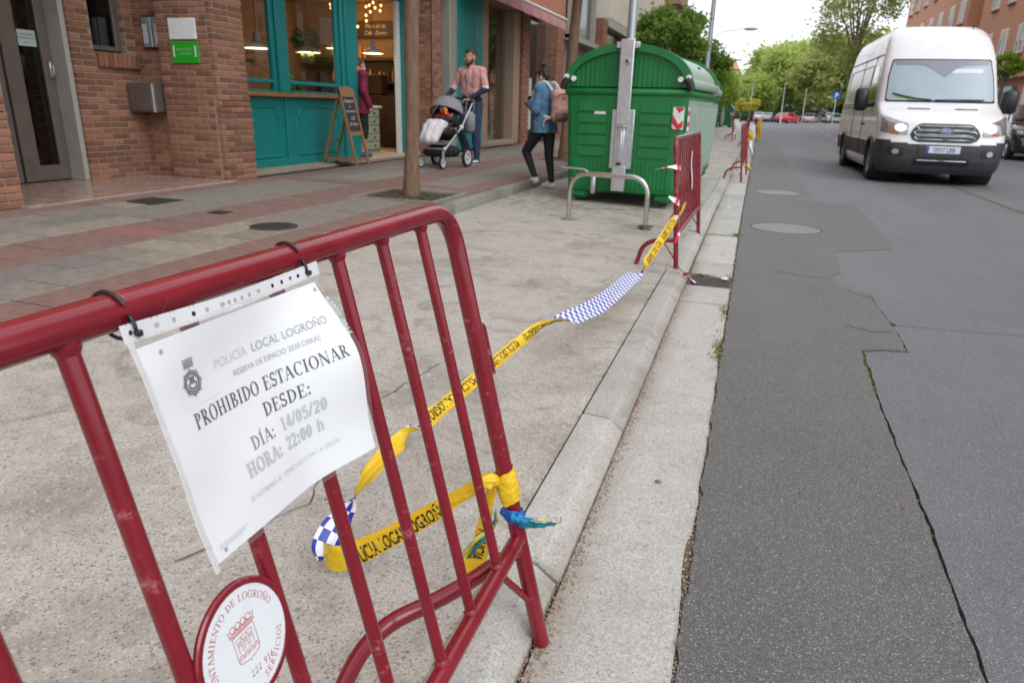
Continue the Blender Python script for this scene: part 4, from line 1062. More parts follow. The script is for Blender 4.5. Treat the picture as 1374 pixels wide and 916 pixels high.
class Ribbon:
    """a strip along a 3-D path with a width, a roll angle and a crease at every station"""
    def __init__(s, stations, k=8):
        P = catmull([q[0] for q in stations], k); m = len(stations) - 1
        def interp(i, a): 
            t = min(i / k, m - 1e-6); j = int(t); f = t - j; f = f * f * (3 - 2 * f); return stations[j][a] * (1 - f) + stations[j + 1][a] * f
        s.P = P; s.W = [interp(i, 1) for i in range(len(P))]; s.A = [interp(i, 2) for i in range(len(P))]; s.C = [interp(i, 3) for i in range(len(P))]
        s.L = [0.0]
        for i in range(1, len(P)): s.L.append(s.L[-1] + (P[i] - P[i - 1]).length)
    def frame(s, i):
        a = s.P[max(0, i - 1)]; b_ = s.P[min(len(s.P) - 1, i + 1)]; t = (b_ - a).normalized()
        up = Vector((0, 0, 1)); x = (up - t * up.dot(t)).normalized(); y = t.cross(x)
        c_, q = math.cos(s.A[i]), math.sin(s.A[i]); e = x * c_ + y * q
        return t, e, t.cross(e)
    def at(s, l, w, o=0.0):
        """l along, w in -0.5..0.5 across, o off the face"""
        i = 0
        lo, hi = 0, len(s.L) - 1
        while hi - lo > 1:
            md = (lo + hi) // 2
            if s.L[md] <= l: lo = md
            else: hi = md
        f = (l - s.L[lo]) / max(1e-9, s.L[hi] - s.L[lo])
        def pt(i):
            t, e, nn = s.frame(i); W = s.W[i]; C = s.C[i]
            th = w * C * PI   # C = 0 flat, 1 = rolled to a half tube
            if C > 0.02:
                r_ = W / (C * PI); return s.P[i] + e * (r_ * math.sin(th)) + nn * (r_ * (math.cos(th) - 1) + o + 0.004 * math.sin(w * 19 + s.L[i] * 43) * C + 0.003 * noise.noise((w * 4, s.L[i] * 22, 1)))
            return s.P[i] + e * (w * W) + nn * (o + 0.002 * math.sin(w * 8 + s.L[i] * 31) + 0.004 * noise.noise((w * 3, s.L[i] * 14, 2)))
        return pt(lo).lerp(pt(hi), f)
    def build(s, tp, parts, nw=10, txt=None, th=0.55, o0=0.0, flipside=1, phase=0.0):
        n = len(s.P) - 1
        for nm, mat, o in parts:
            b = MB(); b.grid(lambda u, v: s.at(s.L[min(n, int(round(u * n)))], v - 0.5, o), n, nw)
            ob = b.build(nm, mat, tp, 180)
            uv = ob.data.uv_layers.new(name='UVMap')
            for lp in ob.data.loops:
                vi = lp.vertex_index; i, j = divmod(vi, nw + 1)
                uv.data[lp.index].uv = (s.L[i] / 0.03 + phase, (j / nw) * 3.499 + .0005)
        if txt:
            b = MB(); word, L0, L1, o, hgt, w0 = txt
            vs, fs = text2d(word, 1.0, 0.012, 'LEFT', 0.62); wd = max(v[0] for v in vs)
            # cut long triangles so that print follows the folds
            me = bpy.data.meshes.new('t'); me.from_pydata([(x, y, 0) for x, y in vs], [], fs)
            bm = bmesh.new(); bm.from_mesh(me)
            bmesh.ops.triangulate(bm, faces=bm.faces[:]); 
            vs = [(v.co.x, v.co.y) for v in bm.verts]; fs = [[v.index for v in q.verts] for q in bm.faces]; bm.free(); bpy.data.meshes.remove(me)
            l = L0
            while l + wd * hgt * 0.99 <= L1:
                put2d(b, (vs, fs), lambda a, q: s.at(l + a * hgt, (q / 0.72 - 0.5) * th + w0, o), flip=flipside < 0)
                l += wd * hgt + 0.06
                b.build('printed_words', 'tape_ink', tp, 0); b = MB()

tape = thing('barrier_tape', 'yellow and chequered police tape sagging from the nearest barrier to the second one', 'barrier tape', (-0.72, 2.6, 0.09))
V = Vector
YA, CA = 4.07, 0.93
st1 = [(V((-.475, 5.32, .435)), .06, YA, .5), (V((-.514, 4.96, .346)), .062, YA, .45), (V((-.553, 4.58, .255)), .058, YA - .2, .45), (V((-.572, 4.40, .215)), .06, 2.6, .3), (V((-.60, 4.22, .212)), .088, CA + .15, .06),
       (V((-.64, 3.45, .235)), .092, CA, .03), (V((-.69, 3.0, .275)), .088, CA + .1, .05), (V((-.729, 2.76, .308)), .07, 2.2, .3), (V((-.769, 2.50, .313)), .05, YA - .1, .5), (V((-.792, 2.06, .307)), .05, YA, .5),
       (V((-.812, 1.86, .296)), .05, YA + .1, .5), (V((-.823, 1.755, .289)), .056, YA - .2, .3), (V((-.832, 1.68, .284)), .062, CA + .7, .1), (V((-.843, 1.585, .277)), .052, YA - .2, .3), (V((-.853, 1.47, .258)), .05, YA - .5, .3), (V((-.860, 1.40, .230)), .056, 2.9, .2), (V((-.868, 1.34, .195)), .066, 1.7, .12), (V((-.876, 1.29, .160)), .076, CA + .1, .08), (V((-.88, 1.262, .132)), .08, .7, .06), (V((-.876, 1.247, .110)), .08, .3, .04)]
Ribbon(st1, 7).build(tape, [('yellow_face', 'tape_yellow', 0.0004), ('chequered_face', 'tape_checks', -0.0004)], 10,
                     ('POLICIA LOCAL LOGROÑO', 0.05, 3.95, 0.0022, 0.045, 0.0), 0.6)
st2 = [(V((-.876, 1.247, .128)), .078, .1, .05), (V((-.84, 1.238, .128)), .075, .05, .05), (V((-.787, 1.245, .152)), .062, -.12, .15), (V((-.687, 1.255, .222)), .05, -.3, .3), (V((-.591, 1.26, .300)), .046, -.35, .35), (V((-.519, 1.263, .360)), .035, -.3, .5), (V((-.452, 1.268, .41)), .03, 0, .7)]
Ribbon(st2, 10).build(tape, [('yellow_face', 'tape_yellow', 0.0004), ('chequered_face', 'tape_checks', -0.0004)], 10, ('POLICIA LOCAL LOGROÑO', 0.07, 0.66, 0.0024, 0.041, -0.1), 0.66)
st3 = [(V((-.447, 1.262, .405)), .028, .0, .6), (V((-.462, 1.27, .345)), .035, .1, .4), (V((-.47, 1.272, .26)), .042, .1, .2), (V((-.487, 1.268, .19)), .05, .05, .1), (V((-.50, 1.262, .125)), .05, 0, .05)]
Ribbon([(p, w, a + PI, c_) for p, w, a, c_ in st3], 8).build(tape, [('yellow_face', 'tape_yellow', 0.0004), ('chequered_face', 'tape_checks', -0.0004)], 8, ('POLICIA', 0.13, 0.3, 0.0022, 0.036, 0.0), 0.6)
# wrinkled wrap round the post
def wrap(s_lo, s_hi, r0, amp, seed, n=40, k=14, taper=0.0):
    b = MB()
    def fn(u, v):
        a = 2 * PI * u; q = s_lo + (s_hi - s_lo) * v + 0.006 * math.sin(a + seed) + 0.004 * noise.noise((math.cos(a) * 2, math.sin(a) * 2, seed))
        r_ = r0 + amp * (noise.noise((math.cos(a) * 1.4, math.sin(a) * 1.4 + seed, q * 70)) + 0.5 * math.sin(q * 420 + 5 * math.sin(a * 2 + seed))) + amp * 1.4 * math.sin(v * PI)
        return PW(-r_ * math.cos(a), q, r_ * math.sin(a))
    b.grid(fn, n, k); return b
wrap(.372, .446, .0205, .0026, 1.0).build('knot_wrap', 'tape_yellow', tape, 180)
b = MB()
def lump(u, v):
    a = 2 * PI * u; c_ = V((-.455, 1.257, .412)); ax = V((-.60, -.35, -.05)).normalized()
    l = (v - .5) * .055; r_ = (0.017 * math.sin(PI * (0.08 + 0.84 * v)) ** 0.6) * (1 + .35 * noise.noise((math.cos(a) * 2, math.sin(a) * 2, v * 5))) + 0.0015 * math.sin(a * 7)
    x = ax.orthogonal().normalized(); y = ax.cross(x)
    return c_ + ax * l + (x * math.cos(a) + y * math.sin(a)) * r_
b.grid(lump, 28, 12); b.build('knot', 'tape_yellow', tape, 180)
# torn blue remnants lower on the post
pbr('tape_blue', (0.012, 0.10, 0.42), 0.35, var=0.5, vs=40, bmp=0.4, bs=80, bd=0.006); pbr('tape_cyan', (0.04, 0.36, 0.62), 0.3, var=0.4, vs=60)
pbr('tape_teal', (0.01, 0.2, 0.27), 0.35, var=0.5, vs=60, bmp=0.4, bs=80); pbr('tape_straw', (0.55, 0.56, 0.16), 0.4, var=0.4, vs=60)
rem = thing('tape_remnant', 'torn blue and turquoise plastic tape knotted on the nearest barrier post below the yellow knot', 'tape remnant', PW(0, .34))
wrap(.322, .352, .0205, .0022, 4.0).build('blue_wrap', 'tape_blue', rem, 180)
def rag(name, mat, stations, seed):
    Rb = Ribbon(stations, 6); n = len(Rb.P) - 1; b = MB()
    b.grid(lambda u, v: Rb.at(Rb.L[min(n, int(round(u * n)))], (v - .5) * (1 + .3 * noise.noise((u * 6, v * 2, seed))), 0.004 * noise.noise((u * 9, v * 5, seed + 2))), n, 8)
    b.build(name, mat, rem, 180)
p0 = PW(0.0, .335, .02); 
def OFF(dx, dy, dz): return PW(0, .335) + V((dx, dy, dz))
rag('blue_flap', 'tape_blue', [(OFF(-.026, -.02, .016), .022, .2, .2), (OFF(.0, -.028, .008), .032, .0, .2), (OFF(.03, -.024, .002), .026, .1, .3), (OFF(.05, -.012, .0), .016, .2, .3)], 1)
rag('teal_tail', 'tape_teal', [(OFF(.02, -.026, -.001), .026, .1, .2), (OFF(.055, -.02, -.004), .02, .3, .2), (OFF(.085, -.006, -.001), .015, .2, .3), (OFF(.104, .004, .003), .004, .2, .2)], 2)
rag('cyan_shred', 'tape_cyan', [(OFF(.004, -.033, .012), .022, .3, .3), (OFF(.03, -.034, .012), .02, .1, .4), (OFF(.056, -.03, .022), .004, .5, .2)], 3)
rag('straw_shred', 'tape_straw', [(OFF(.045, -.022, .009), .005, .3, .2), (OFF(.08, -.01, .007), .004, .2, .3), (OFF(.104, .003, .003), .004, .2, .2), (OFF(.106, .004, .016), .002, .2, .2)], 4)
rag('straw_string', 'tape_straw', [(OFF(-.035, -.02, .01), .006, .3, .2), (OFF(-.043, -.012, -.035), .008, .2, .3), (OFF(-.085, -.02, -.075), .01, .2, .3), (OFF(-.115, -.015, -.125), .012, .2, .3), (OFF(-.118, -.012, -.165), .006, .2, .2)], 5)
rag('blue_string', 'tape_teal', [(OFF(-.035, -.018, .008), .008, .3, .2), (OFF(-.05, -.010, -.045), .008, .2, .3), (OFF(-.08, -.02, -.09), .008, .2, .3), (OFF(-.105, -.015, -.13), .006, .2, .3)], 6)
rag('cyan_scrap', 'tape_cyan', [(V((-.60, 1.22, .115)), .012, .3, .2), (V((-.588, 1.215, .112)), .01, .2, .3), (V((-.575, 1.21, .10)), .004, .2, .2)], 7)

# ------------------------------------------------------------------ the other barriers along the kerb
strut2 = [(0, .03, .265), (.0, .2, .25), (0, .27, .2), (0, .31, .055)]
bars2 = [0.14 * k for k in range(1, 13)]
bar2, PB2 = make_barrier('dark red crowd barrier standing by the drain grate in front of the green container', (-0.40, 5.33 + 1.82, 0.0), PI / 2 - R(1.0), R(5.5), 1.0, 0.30, 1.82, bars2, 0.0185, 0.0068, strut2, 'dark red crowd barriers along the kerb', 10)
dup(bar2, (-0.05, 15.3, 0.0), PI / 2 - R(2.0), 'dark red crowd barrier seen edge on in the gutter just beyond the green containers')
far_bars = [(-0.12, 28.6, 'dark red crowd barrier hung with white papers down the street, nearest the kerb edge'), (0.14, 36.2, 'dark red crowd barrier far down the street with yellow tape on its end'), (-0.75, 33.0, 'dark red crowd barrier standing back from the far kerb beside the green bin')]
for x, y, lb in far_bars: dup(bar2, (x, y, 0.0 if x > -.3 else .085), PI / 2 - R(2.0), lb)
pbr('tape_white', (0.8, 0.8, 0.8), 0.4, var=0.1); pbr('tape_red', (0.62, 0.03, 0.04), 0.4, var=0.2)
def scrap(name, label, cat, stations, mat, group=None, mat2=None):
    Rb = Ribbon(stations, 6); n = len(Rb.P) - 1; b = MB()
    b.grid(lambda u, v: Rb.at(Rb.L[min(n, int(round(u * n)))], v - .5, 0.0), n, 4)
    if mat2: b.m = [1 if ((i // 4) // 2) % 3 == 0 else 0 for i in range(len(b.f))]
    return b.build(name, [mat, mat2] if mat2 else mat, None, 180, label=label, cat=cat, group=group)
def B2(s, v, o=0.0): return base_matrix(bar2) @ PB2(1.82 - s, v, o)
scrap('tape_remnant', 'upper red and white tape remnant fluttering on the second barrier post', 'tape remnant', [(B2(.06, .80, .012), .03, 0, .2), (B2(-.02, .80, .03), .04, 0, .4), (B2(-.06, .80, 0) + V((-.05, 0, 0)), .03, 1.2, .3), (B2(-.06, .80, 0) + V((-.14, 0, -.02)), .008, 2, .2)], 'tape_white', None, 'tape_red')
scrap('tape_remnant', 'lower red and white tape remnant on the second barrier post', 'tape remnant', [(B2(.05, .54, .014), .012, 0, .2), (B2(-.02, .55, .02), .05, 0, .3), (B2(-.03, .57, 0) + V((-.05, 0, .02)), .02, .8, .3)], 'tape_white', None, 'tape_red')
scrap('tape_remnant', 'red and white tape scrap tied below the yellow tape on the second barrier', 'tape remnant', [(B2(.1, .31, .03), .03, .5, .2), (B2(.0, .33, .026), .04, 0, .5), (B2(-.02, .30, .02) + V((-.02, -.01, -.05)), .02, .4, .3)], 'tape_red', None, 'tape_white')
scrap('tape_remnant', 'red and white tape scrap lying on the kerb at the foot of the second barrier', 'tape remnant', [(V((-.42, 5.18, .10)), .04, .7, .1), (V((-.36, 5.16, .06)), .05, .9, .1), (V((-.31, 5.2, .012)), .03, 1.3, .1), (V((-.27, 5.1, .01)), .015, 1.5, .1)], 'tape_white', None, 'tape_red')
scrap('tape_remnant', 'yellow tape end wrapped along the second barrier lower rail', 'tape remnant', [(B2(-.02, .445, .025), .05, .2, .4), (B2(.15, .45, .022), .05, .1, .3), (B2(.35, .47, .022), .04, -.2, .3), (B2(.5, .49, .02), .02, -.2, .3)], 'tape_yellow')
b = MB()
wr = MB(); wr.grid(lambda u, v: B2(-.022 * math.cos(2 * PI * u), .425 + .03 * v + .004 * math.sin(9 * u), .022 * math.sin(2 * PI * u) * (1 + .1 * math.sin(20 * u))), 24, 5)
wr.build('tape_remnant', 'tape_white', None, 180, label='white tape knot holding the yellow tape to the second barrier post', cat='tape remnant')
b = MB(); b.grid(lambda u, v: B2(.98 + .07 * (u - .5), .55 + .32 * v, .017 + .004 * math.sin(v * 7)), 4, 10)
b.build('paper_strip', 'paper', None, 180, label='narrow white paper strip stuck on the second barrier bars', cat='paper')
# papers and yellow tape on the far barriers
for q, (x, y, z0, w, h, m, lb) in enumerate(((-.02, 13.9, .42, .05, .30, 'tape_white', 'white paper hanging on the barrier seen edge on'), (-.02, 13.75, .2, .05, .12, 'tape_yellow', 'yellow tape scrap hanging low on the barrier seen edge on'),
        (-.06, 27.3, .25, .22, .55, 'tape_white', 'white paper on the far barrier hung low beside the kerb'), (-.72, 31.4, .35, .2, .6, 'tape_white', 'white paper on the far barrier that stands back from the kerb'),
        (.22, 34.5, .1, .16, .9, 'tape_yellow', 'yellow tape hanging down the end of the farthest barrier'), (-.1, 26.7, .3, .18, .3, 'tape_yellow', 'yellow tape tied low on the far kerbside barrier'))):
    b = MB(); b.grid(lambda u, v: (x + w * (u - .5) + .02 * math.sin(v * 6), y + .03 * math.sin(u * 4 + v * 5), z0 + h * v), 6, 10); b.build('hanging_paper', m, None, 180, label=lb, cat='paper' if m == 'tape_white' else 'tape remnant')

# ------------------------------------------------------------------ stainless cycle hoop
pbr('stainless', (0.55, 0.54, 0.52), 0.26, 1.0, var=0.08, vs=30)
t = thing('cycle_hoop', 'low stainless steel hoop set in the ground before the green container', 'bicycle stand', (-1.33, 7.1, .088))
b = MB(); b.tube(bend([(-1.735, 7.15, .06), (-1.735, 7.15, .56), (-.915, 7.02, .56), (-.915, 7.02, .06)], .2, 12), .0245, 16); b.build('hoop_tube', 'stainless', t, 60)
for x, y in ((-1.735, 7.15), (-.915, 7.02)):
    b = MB(); b.lathe([(.075, .0), (.075, .006), (.03, .012)], 24, Matrix.Translation((x, y, .088))); b.build('base_flange', 'iron' if x > -1 else 'old_kerb', t, 40)

# ------------------------------------------------------------------ green waste containers
pbr('bin_green', (0.003, 0.165, 0.038), 0.4, var=0.28, vs=2.2, bmp=0.1, bs=90, stretch=(2.2, 2.2, .8), dirt=0.5, dirts=5, dirtcol=(0.035, 0.13, 0.06))
pbr('bin_pale', (0.30, 0.40, 0.33), 0.42, var=0.12, vs=5, dirt=0.3, dirtcol=(0.2, 0.22, 0.2))  # pale green; on the lid it puts reflected sky into the colour
pbr('galvanised', (0.52, 0.54, 0.56), 0.42, 0.75, var=0.16, vs=14, bmp=0.15, bs=60)
pbr('rubber', (0.018, 0.018, 0.019), 0.6); pbr('sticker_white', (0.75, 0.76, 0.76), 0.5); pbr('sticker_red', (0.62, 0.025, 0.03), 0.35)
def make_bin(label, loc, rz, DEP=2.05):
    t = thing('waste_container', label, 'waste container', loc, rz, 'green waste containers at the kerb')
    hw0, hw1, z0, z1 = .665, .725, .13, 1.255
    def hw(z): return hw0 + (hw1 - hw0) * (z - z0) / (z1 - z0)
    # body: end panels with recessed louvres, side walls, floor
    b = MB()
    n = 8
    zz = [z0 + (z1 - z0) * i / n for i in range(n + 1)]
    def ring(y, ins, zlow=0): return None
    rad = .07
    prof = []
    for k in range(7):
        a = PI / 2 * k / 6; prof.append((rad * (1 - math.sin(a)), rad * (1 - math.cos(a))))
    outl = []
    def section(z, lower):
        w = hw(z) - lower; y0 = lower * .8; y1 = DEP - lower * .8
        pts = []
        for (cx, cy, a0) in ((w - rad, y0 + rad, -90), (w - rad, y1 - rad, 0), (-w + rad, y1 - rad, 90), (-w + rad, y0 + rad, 180)):
            for k in range(6):
                a = R(a0 + 90 * k / 5); pts.append((cx + rad * math.cos(a), cy + rad * math.sin(a), z))
        return pts
    rows = [section(z0, .06), section(z0 + .02, .02), section(z0 + .06, 0)] + [section(z, 0) for z in zz[1:]]
    m_ = len(rows[0]); vs = [p for r_ in rows for p in r_]; fs = []
    for i in range(len(rows) - 1):
        for j in range(m_): fs.append((i * m_ + j, i * m_ + (j + 1) % m_, (i + 1) * m_ + (j + 1) % m_, (i + 1) * m_ + j))
    fs.append(list(range(m_))[::-1]); b.add(vs, fs)
    # moulded louvres and flutes standing proud of the end wall
    for sx in (-1, 1):
        xa, xb = (.2, .55)
        for k in range(5):
            z = .56 + k * .128
            b.add([(sx * xa, -.001, z), (sx * xb, -.001, z), (sx * xb, -.016, z + .004), (sx * xa, -.016, z + .004), (sx * xb, -.013, z + .10), (sx * xa, -.013, z + .10), (sx * xb, -.001, z + .112), (sx * xa, -.001, z + .112)],
                  [(0, 1, 2, 3), (3, 2, 4, 5), (5, 4, 6, 7)] if sx > 0 else [(3, 2, 1, 0), (5, 4, 2, 3), (7, 6, 4, 5)])
            for xx in (xa, xb): b.add([(sx * xx, -.001, z), (sx * xx, -.016, z + .004), (sx * xx, -.013, z + .10), (sx * xx, -.001, z + .112)], [(0, 1, 2, 3), (3, 2, 1, 0)])
        for k in range(9):
            x = sx * (.17 + k * .05); b.box(x - .016, x + .016, -.008, .01, .2, .50, .004)
    b.build('body', 'bin_green', t, 35, world=False)
    for sx in (-1, 1):
        b = MB()
        for k in range(9):
            y = .2 + (DEP - .4) * k / 8
            w0, w1 = hw(.3), hw(1.15)
            b.add([(sx * (w0 - .002), y - .05, .3), (sx * (w0 - .002), y + .05, .3), (sx * (w1 - .002), y + .05, 1.15), (sx * (w1 - .002), y - .05, 1.15),
                   (sx * (w0 + .012), y - .035, .32), (sx * (w0 + .012), y + .035, .32), (sx * (w1 + .012), y + .035, 1.13), (sx * (w1 + .012), y - .035, 1.13)],
                  [q[::sx] for q in ((4, 5, 6, 7), (0, 1, 5, 4), (1, 2, 6, 5), (2, 3, 7, 6), (3, 0, 4, 7))])
        b.build('side_ribs', 'bin_pale', t, 35, world=False)
        b = MB(); w0, w1 = hw(.26) + .002, hw(1.22) + .002
        b.add([(sx * w0, .09, .26), (sx * w0, DEP - .09, .26), (sx * w1, DEP - .09, 1.22), (sx * w1, .09, 1.22)], [(0, 1, 2, 3)[::sx]]); b.build('side_panel', 'bin_pale', t, 0, world=False)
    # rim
    b = MB(); b.box(-.745, .745, -.025, DEP + .025, 1.25, 1.335, .028); b.build('rim', 'bin_green', t, 50, world=False)
    # barrel lid
    def lidz(a, g=0.0): return ((.735 + g) * math.sin(a) , 1.33 + (.46 + g) * (math.cos(a) ** .82 if math.cos(a) > 0 else 0))
    N = 24
    A = [-PI / 2 * .985 + PI * .985 * i / N for i in range(N + 1)]
    b = MB()
    b.grid(lambda u, v: (lidz(A[int(round(u * N))])[0], .06 + (DEP - .12) * v, lidz(A[int(round(u * N))])[1]), N, 8, flip=False)
    lid = b.build('lid', 'bin_pale', t, 60, world=False)
    for y in (0.03, DEP - .03):
        b = MB(); s_ = -1 if y < 1 else 1
        pts = [(lidz(a)[0], y, lidz(a)[1]) for a in A]
        k0 = len(pts)
        b.add(pts, [[i for i in range(k0)][::s_]])
        nf = 22
        for k in range(nf):   # upright flutes
            x = -.6 + 1.2 * k / (nf - 1)
            if abs(x) < .13: continue
            top = 1.33 + .47 * math.sqrt(max(0, 1 - (x / .735) ** 2)) ** .82 - .10
            if top > 1.38: b.box(x - .014, x + .014, y - .012, y + .012, 1.345, top, .005)
        b.build('lid_end', 'bin_green', t, 30, world=False)
        b = MB()
        ys = (y - .05, y + .05)
        vs = []; fs = []
        for a in A:
            xo, zo = lidz(a, .028); xi, zi = lidz(a, -.055)
            vs += [(xo, ys[0], zo), (xo, ys[1], zo), (xi, ys[1], zi), (xi, ys[0], zi)]
        for i in range(len(A) - 1):
            for j in range(4): fs.append((4 * i + j, 4 * i + (j + 1) % 4, 4 * i + 4 + (j + 1) % 4, 4 * i + 4 + j))
        fs.append((0, 1, 2, 3)); fs.append(tuple(4 * (len(A) - 1) + j for j in (3, 2, 1, 0)))
        b.add(vs, fs); b.build('lid_hoop', 'bin_green', t, 50, world=False)
    for sx in (-1, 1):
        b = MB(); b.box(sx * .70, sx * .765, .04, DEP - .04, 1.34, 1.44, .02); b.build('lid_lip', 'bin_pale', t, 50, world=False)
    for sx in (-1, 1):
        b = MB(); b.tube([(sx * .70, -.035, 1.44), (sx * .74, -.035, 1.39), (sx * .765, -.03, 1.32)], [.04, .046, .04], 10); b.build('corner_buffer', 'rubber', t, 50, world=False)
        b = MB(); b.tube([(sx * .63, -.02, 1.435), (sx * .63, -.045, 1.435)], .03, 16); b.tube([(sx * .72, -.03, 1.455), (sx * .72, -.062, 1.455)], [.03, .026], 14); b.build('hinge_bolt', 'sticker_white', t, 40, world=False)
    for k in range(2):
        b = MB(); b.box(.36 + .2 * k, .43 + .2 * k, .4 + .75 * k, .47 + .75 * k, 1.69 - .12 * k, 1.75 - .12 * k, .01); b.build('lid_stop', 'rubber', t, 0, world=False)
    # galvanised lifting mast on the end wall
    mst = MB(); mst.box(-.075, .085, -.075, -.035, .17, 1.86, .008); mst.box(-.13, .14, -.05, -.028, .43, 1.10, .006); mst.box(-.075, .085, -.10, -.07, .17, .46, .004)
    mst.box(-.13, .14, -.06, .0, 1.76, 1.83, .008)
    ma = mst.build('lifting_mast', 'galvanised', t, 40, world=False)
    b = MB()
    b.tube([(.005, -.05, .98), (.005, -.095, .98)], [.07, .066], 20); b.tube([(.005, -.09, .95), (.005, -.14, .95)], [.028, .022], 14); b.tube([(.02, -.06, 1.62), (.02, -.12, 1.62)], .028, 14)
    b.box(-.07, .08, -.098, -.07, .905, .925, .003); b.box(-.045, .045, -.088, -.07, .46, .90, .008); b.box(-.018, .022, -.098, -.07, .5, .86, .008)
    for k in range(8): b.box(.112, .128, -.058, -.045, .47 + k * .08, .486 + k * .08, .003)
    link('mast_fittings', b.mesh('mast_fittings', 'galvanised', 40), ma, kind='stuff')
    b = MB(); b.tube([(.02, -.118, 1.62), (.02, -.122, 1.62)], .018, 12); b.box(-.035, .03, -.093, -.089, .475, .50); link('dark_sockets', b.mesh('dark_sockets', 'rubber', 0), ma, kind='stuff')
    # foot pedal bar
    b = MB(); b.tube(bend([(-.76, .25, .41), (-.76, -.06, .41), (-.42, -.06, .40), (-.33, -.065, .335), (-.08, -.065, .32)], .05, 5), .013, 8)
    b.box(-.335, -.275, -.085, -.055, .12, .33, .008, Matrix.Translation((0, 0, 0)) @ Matrix.Shear('XZ', 4, (.0, .0)))
    b.build('pedal_bar', 'galvanised', t, 50, world=False)
    b = MB(); b.box(-.36, -.22, -.012, -.004, 1.02, 1.09, .002); b.build('sticker', 'sticker_white', t, 0, world=False)
    # red and white reflective chevrons at the street side corner
    b = MB(); b.box(.575, .70, -.026, -.004, .90, 1.14, .002); ch = b.build('reflector', 'sticker_white', t, 0, world=False)
    b = MB()
    for poly in ([(.577, 1.06), (.577, .96), (.63, .903), (.668, .903), (.698, .93), (.698, 1.0), (.648, .955)], [(.60, 1.138), (.648, 1.075), (.698, 1.12), (.698, 1.138)], [(.577, .93), (.577, .903), (.597, .903)]):
        b.prism(poly, 0, .001, Matrix(((1, 0, 0, 0), (0, 0, -1, -.0268), (0, 1, 0, 0), (0, 0, 0, 1))))
    link('red_chevron', b.mesh('red_chevron', 'sticker_red', 0), ch)
    b = MB(); w1 = hw(1.0); b.box(w1 + .014, w1 + .018, .08, .2, .88, 1.14, .001); b.build('side_reflector', 'sticker_white', t, 0, world=False)
    b = MB(); b.box(w1 + .018, w1 + .020, .08, .2, .93, .985); b.box(w1 + .018, w1 + .020, .08, .2, 1.05, 1.1); b.build('side_chevron', 'sticker_red', t, 0, world=False)
    for sx in (-1, 1):
        for y in (.12, DEP - .12):
            b = MB(); b.box(sx * .52 - .11, sx * .52 + .11, y - .08, y + .1, .05, .16, .03); b.build('wheel_guard', 'bin_green', t, 40, world=False)
            b = MB(); b.tube([(sx * .52 - .05, y, .052), (sx * .52 + .05, y, .052)], .052, 18); b.build('castor', 'rubber', t, 40, world=False)
    return t
bin1 = make_bin('large green waste container with a galvanised mast, nearest the steel hoop', (-1.475, 8.58, .088), R(-5))
dup(bin1, (-1.42, 10.95, .09), R(-2), 'green waste container directly behind the first one, mostly hidden by it')
dup(bin1, (-2.5, 60.0, .09), R(-3), 'small looking green waste container far down the parking lane')
# ------------------------------------------------------------------ brick apartment block on the left
pbr('brick', (0.255, 0.115, 0.068), 0.85, var=0.25, vs=18, bmp=0.5, bs=90, bd=0.004, rnd=0.36, dirt=0.5, dirts=2.2, dirtcol=(0.2, 0.1, 0.07))
pbr('mortar', (0.30, 0.225, 0.17), 0.95, var=0.2, vs=30)
pbr('brick_far', (0.44, 0.2, 0.12), 0.85, var=0.2, vs=14, rnd=0.25)
pbr('door_bronze', (0.19, 0.16, 0.14), 0.4, 0.5, var=0.1)
pbr('jamb_grey', (0.42, 0.40, 0.38), 0.5, 0.2, var=0.1)
pbr('marble_step', (0.33, 0.23, 0.19), 0.22, var=0.25, vs=9)
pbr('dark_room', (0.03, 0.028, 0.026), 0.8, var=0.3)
pbr('curtain', (0.32, 0.33, 0.33), 0.8, var=0.2, stretch=(14, 14, .5))
glass('shop_glass', (0.86, 0.9, 0.9), 1.0, 0.0, 0.05)
glass('door_glass', (0.35, 0.38, 0.37), 1.0, 0.0, 0.06)
pbr('print_grey', (0.35, 0.42, 0.42), 0.6)
apt = thing('apartment_building', 'red brick apartment block with a recessed bronze entrance door and intercom', 'building', (-6.6, 5.7, .27))
GZ = .265
fronts = []     # brick list: centre, along axis, size
BL, BH, JT = .232, .053, .012
brs = []
def brick_wall(p0, ax, nrm, length, z0, z1, holes=(), proud=lambda z: 0.0, off=0.0):
    """collect bricks of a wall starting at p0, running along ax, facing nrm"""
    k = 0; z = z0
    while z < z1 - .02:
        a = off - (BL + JT) * (.5 if k % 2 else 0)
        while a < length - .02:
            segs = [(max(0, a), min(length, a + BL))]
            for h0, h1, g0, g1 in holes:
                if g0 < z + .03 < g1:
                    segs = [q for s0, s1 in segs for q in ((s0, min(s1, h0)), (max(s0, h1), s1))]
            for s0, s1 in segs:
                if s1 - s0 > .03: brs.append((Vector(p0) + Vector(ax) * ((s0 + s1) / 2) + Vector((0, 0, z + BH / 2)) + Vector(nrm) * proud(z), ax, s1 - s0))
            a += BL + JT
        z += BH + JT; k += 1
X_, Y_ = (1, 0, 0), (0, 1, 0)
pr1 = lambda z: (0.022 if z < .78 else (0.0 if z < .84 else (.014 if z < .95 else 0.0)))
brick_wall((-5.885, 2.2, GZ), Y_, X_, 2.2, GZ - GZ, 2.45, proud=pr1)                 # near pier, street face
brick_wall((-6.62, 4.385, GZ), X_, (0, 1, 0), .72, 0, .4)                            # its inner cheek
brick_wall((-7.065, 6.16, GZ), Y_, X_, .90, 0, 2.9, holes=((.27, .72, 1.38, 3.2), (.28, .95, 1.2, 1.40)))
brick_wall((-7.05, 7.055, GZ), X_, (0, -1, 0), .43, 0, 2.9)
brick_wall((-6.62, 6.965, GZ), X_, (0, -1, 0), .70, 0, 2.9, proud=lambda z: 0)
brick_wall((-5.885, 6.936, GZ), Y_, X_, .549, 0, 2.9, proud=pr1, off=-.06)
fix = []
cp = Vector((0, 0, 1.18))
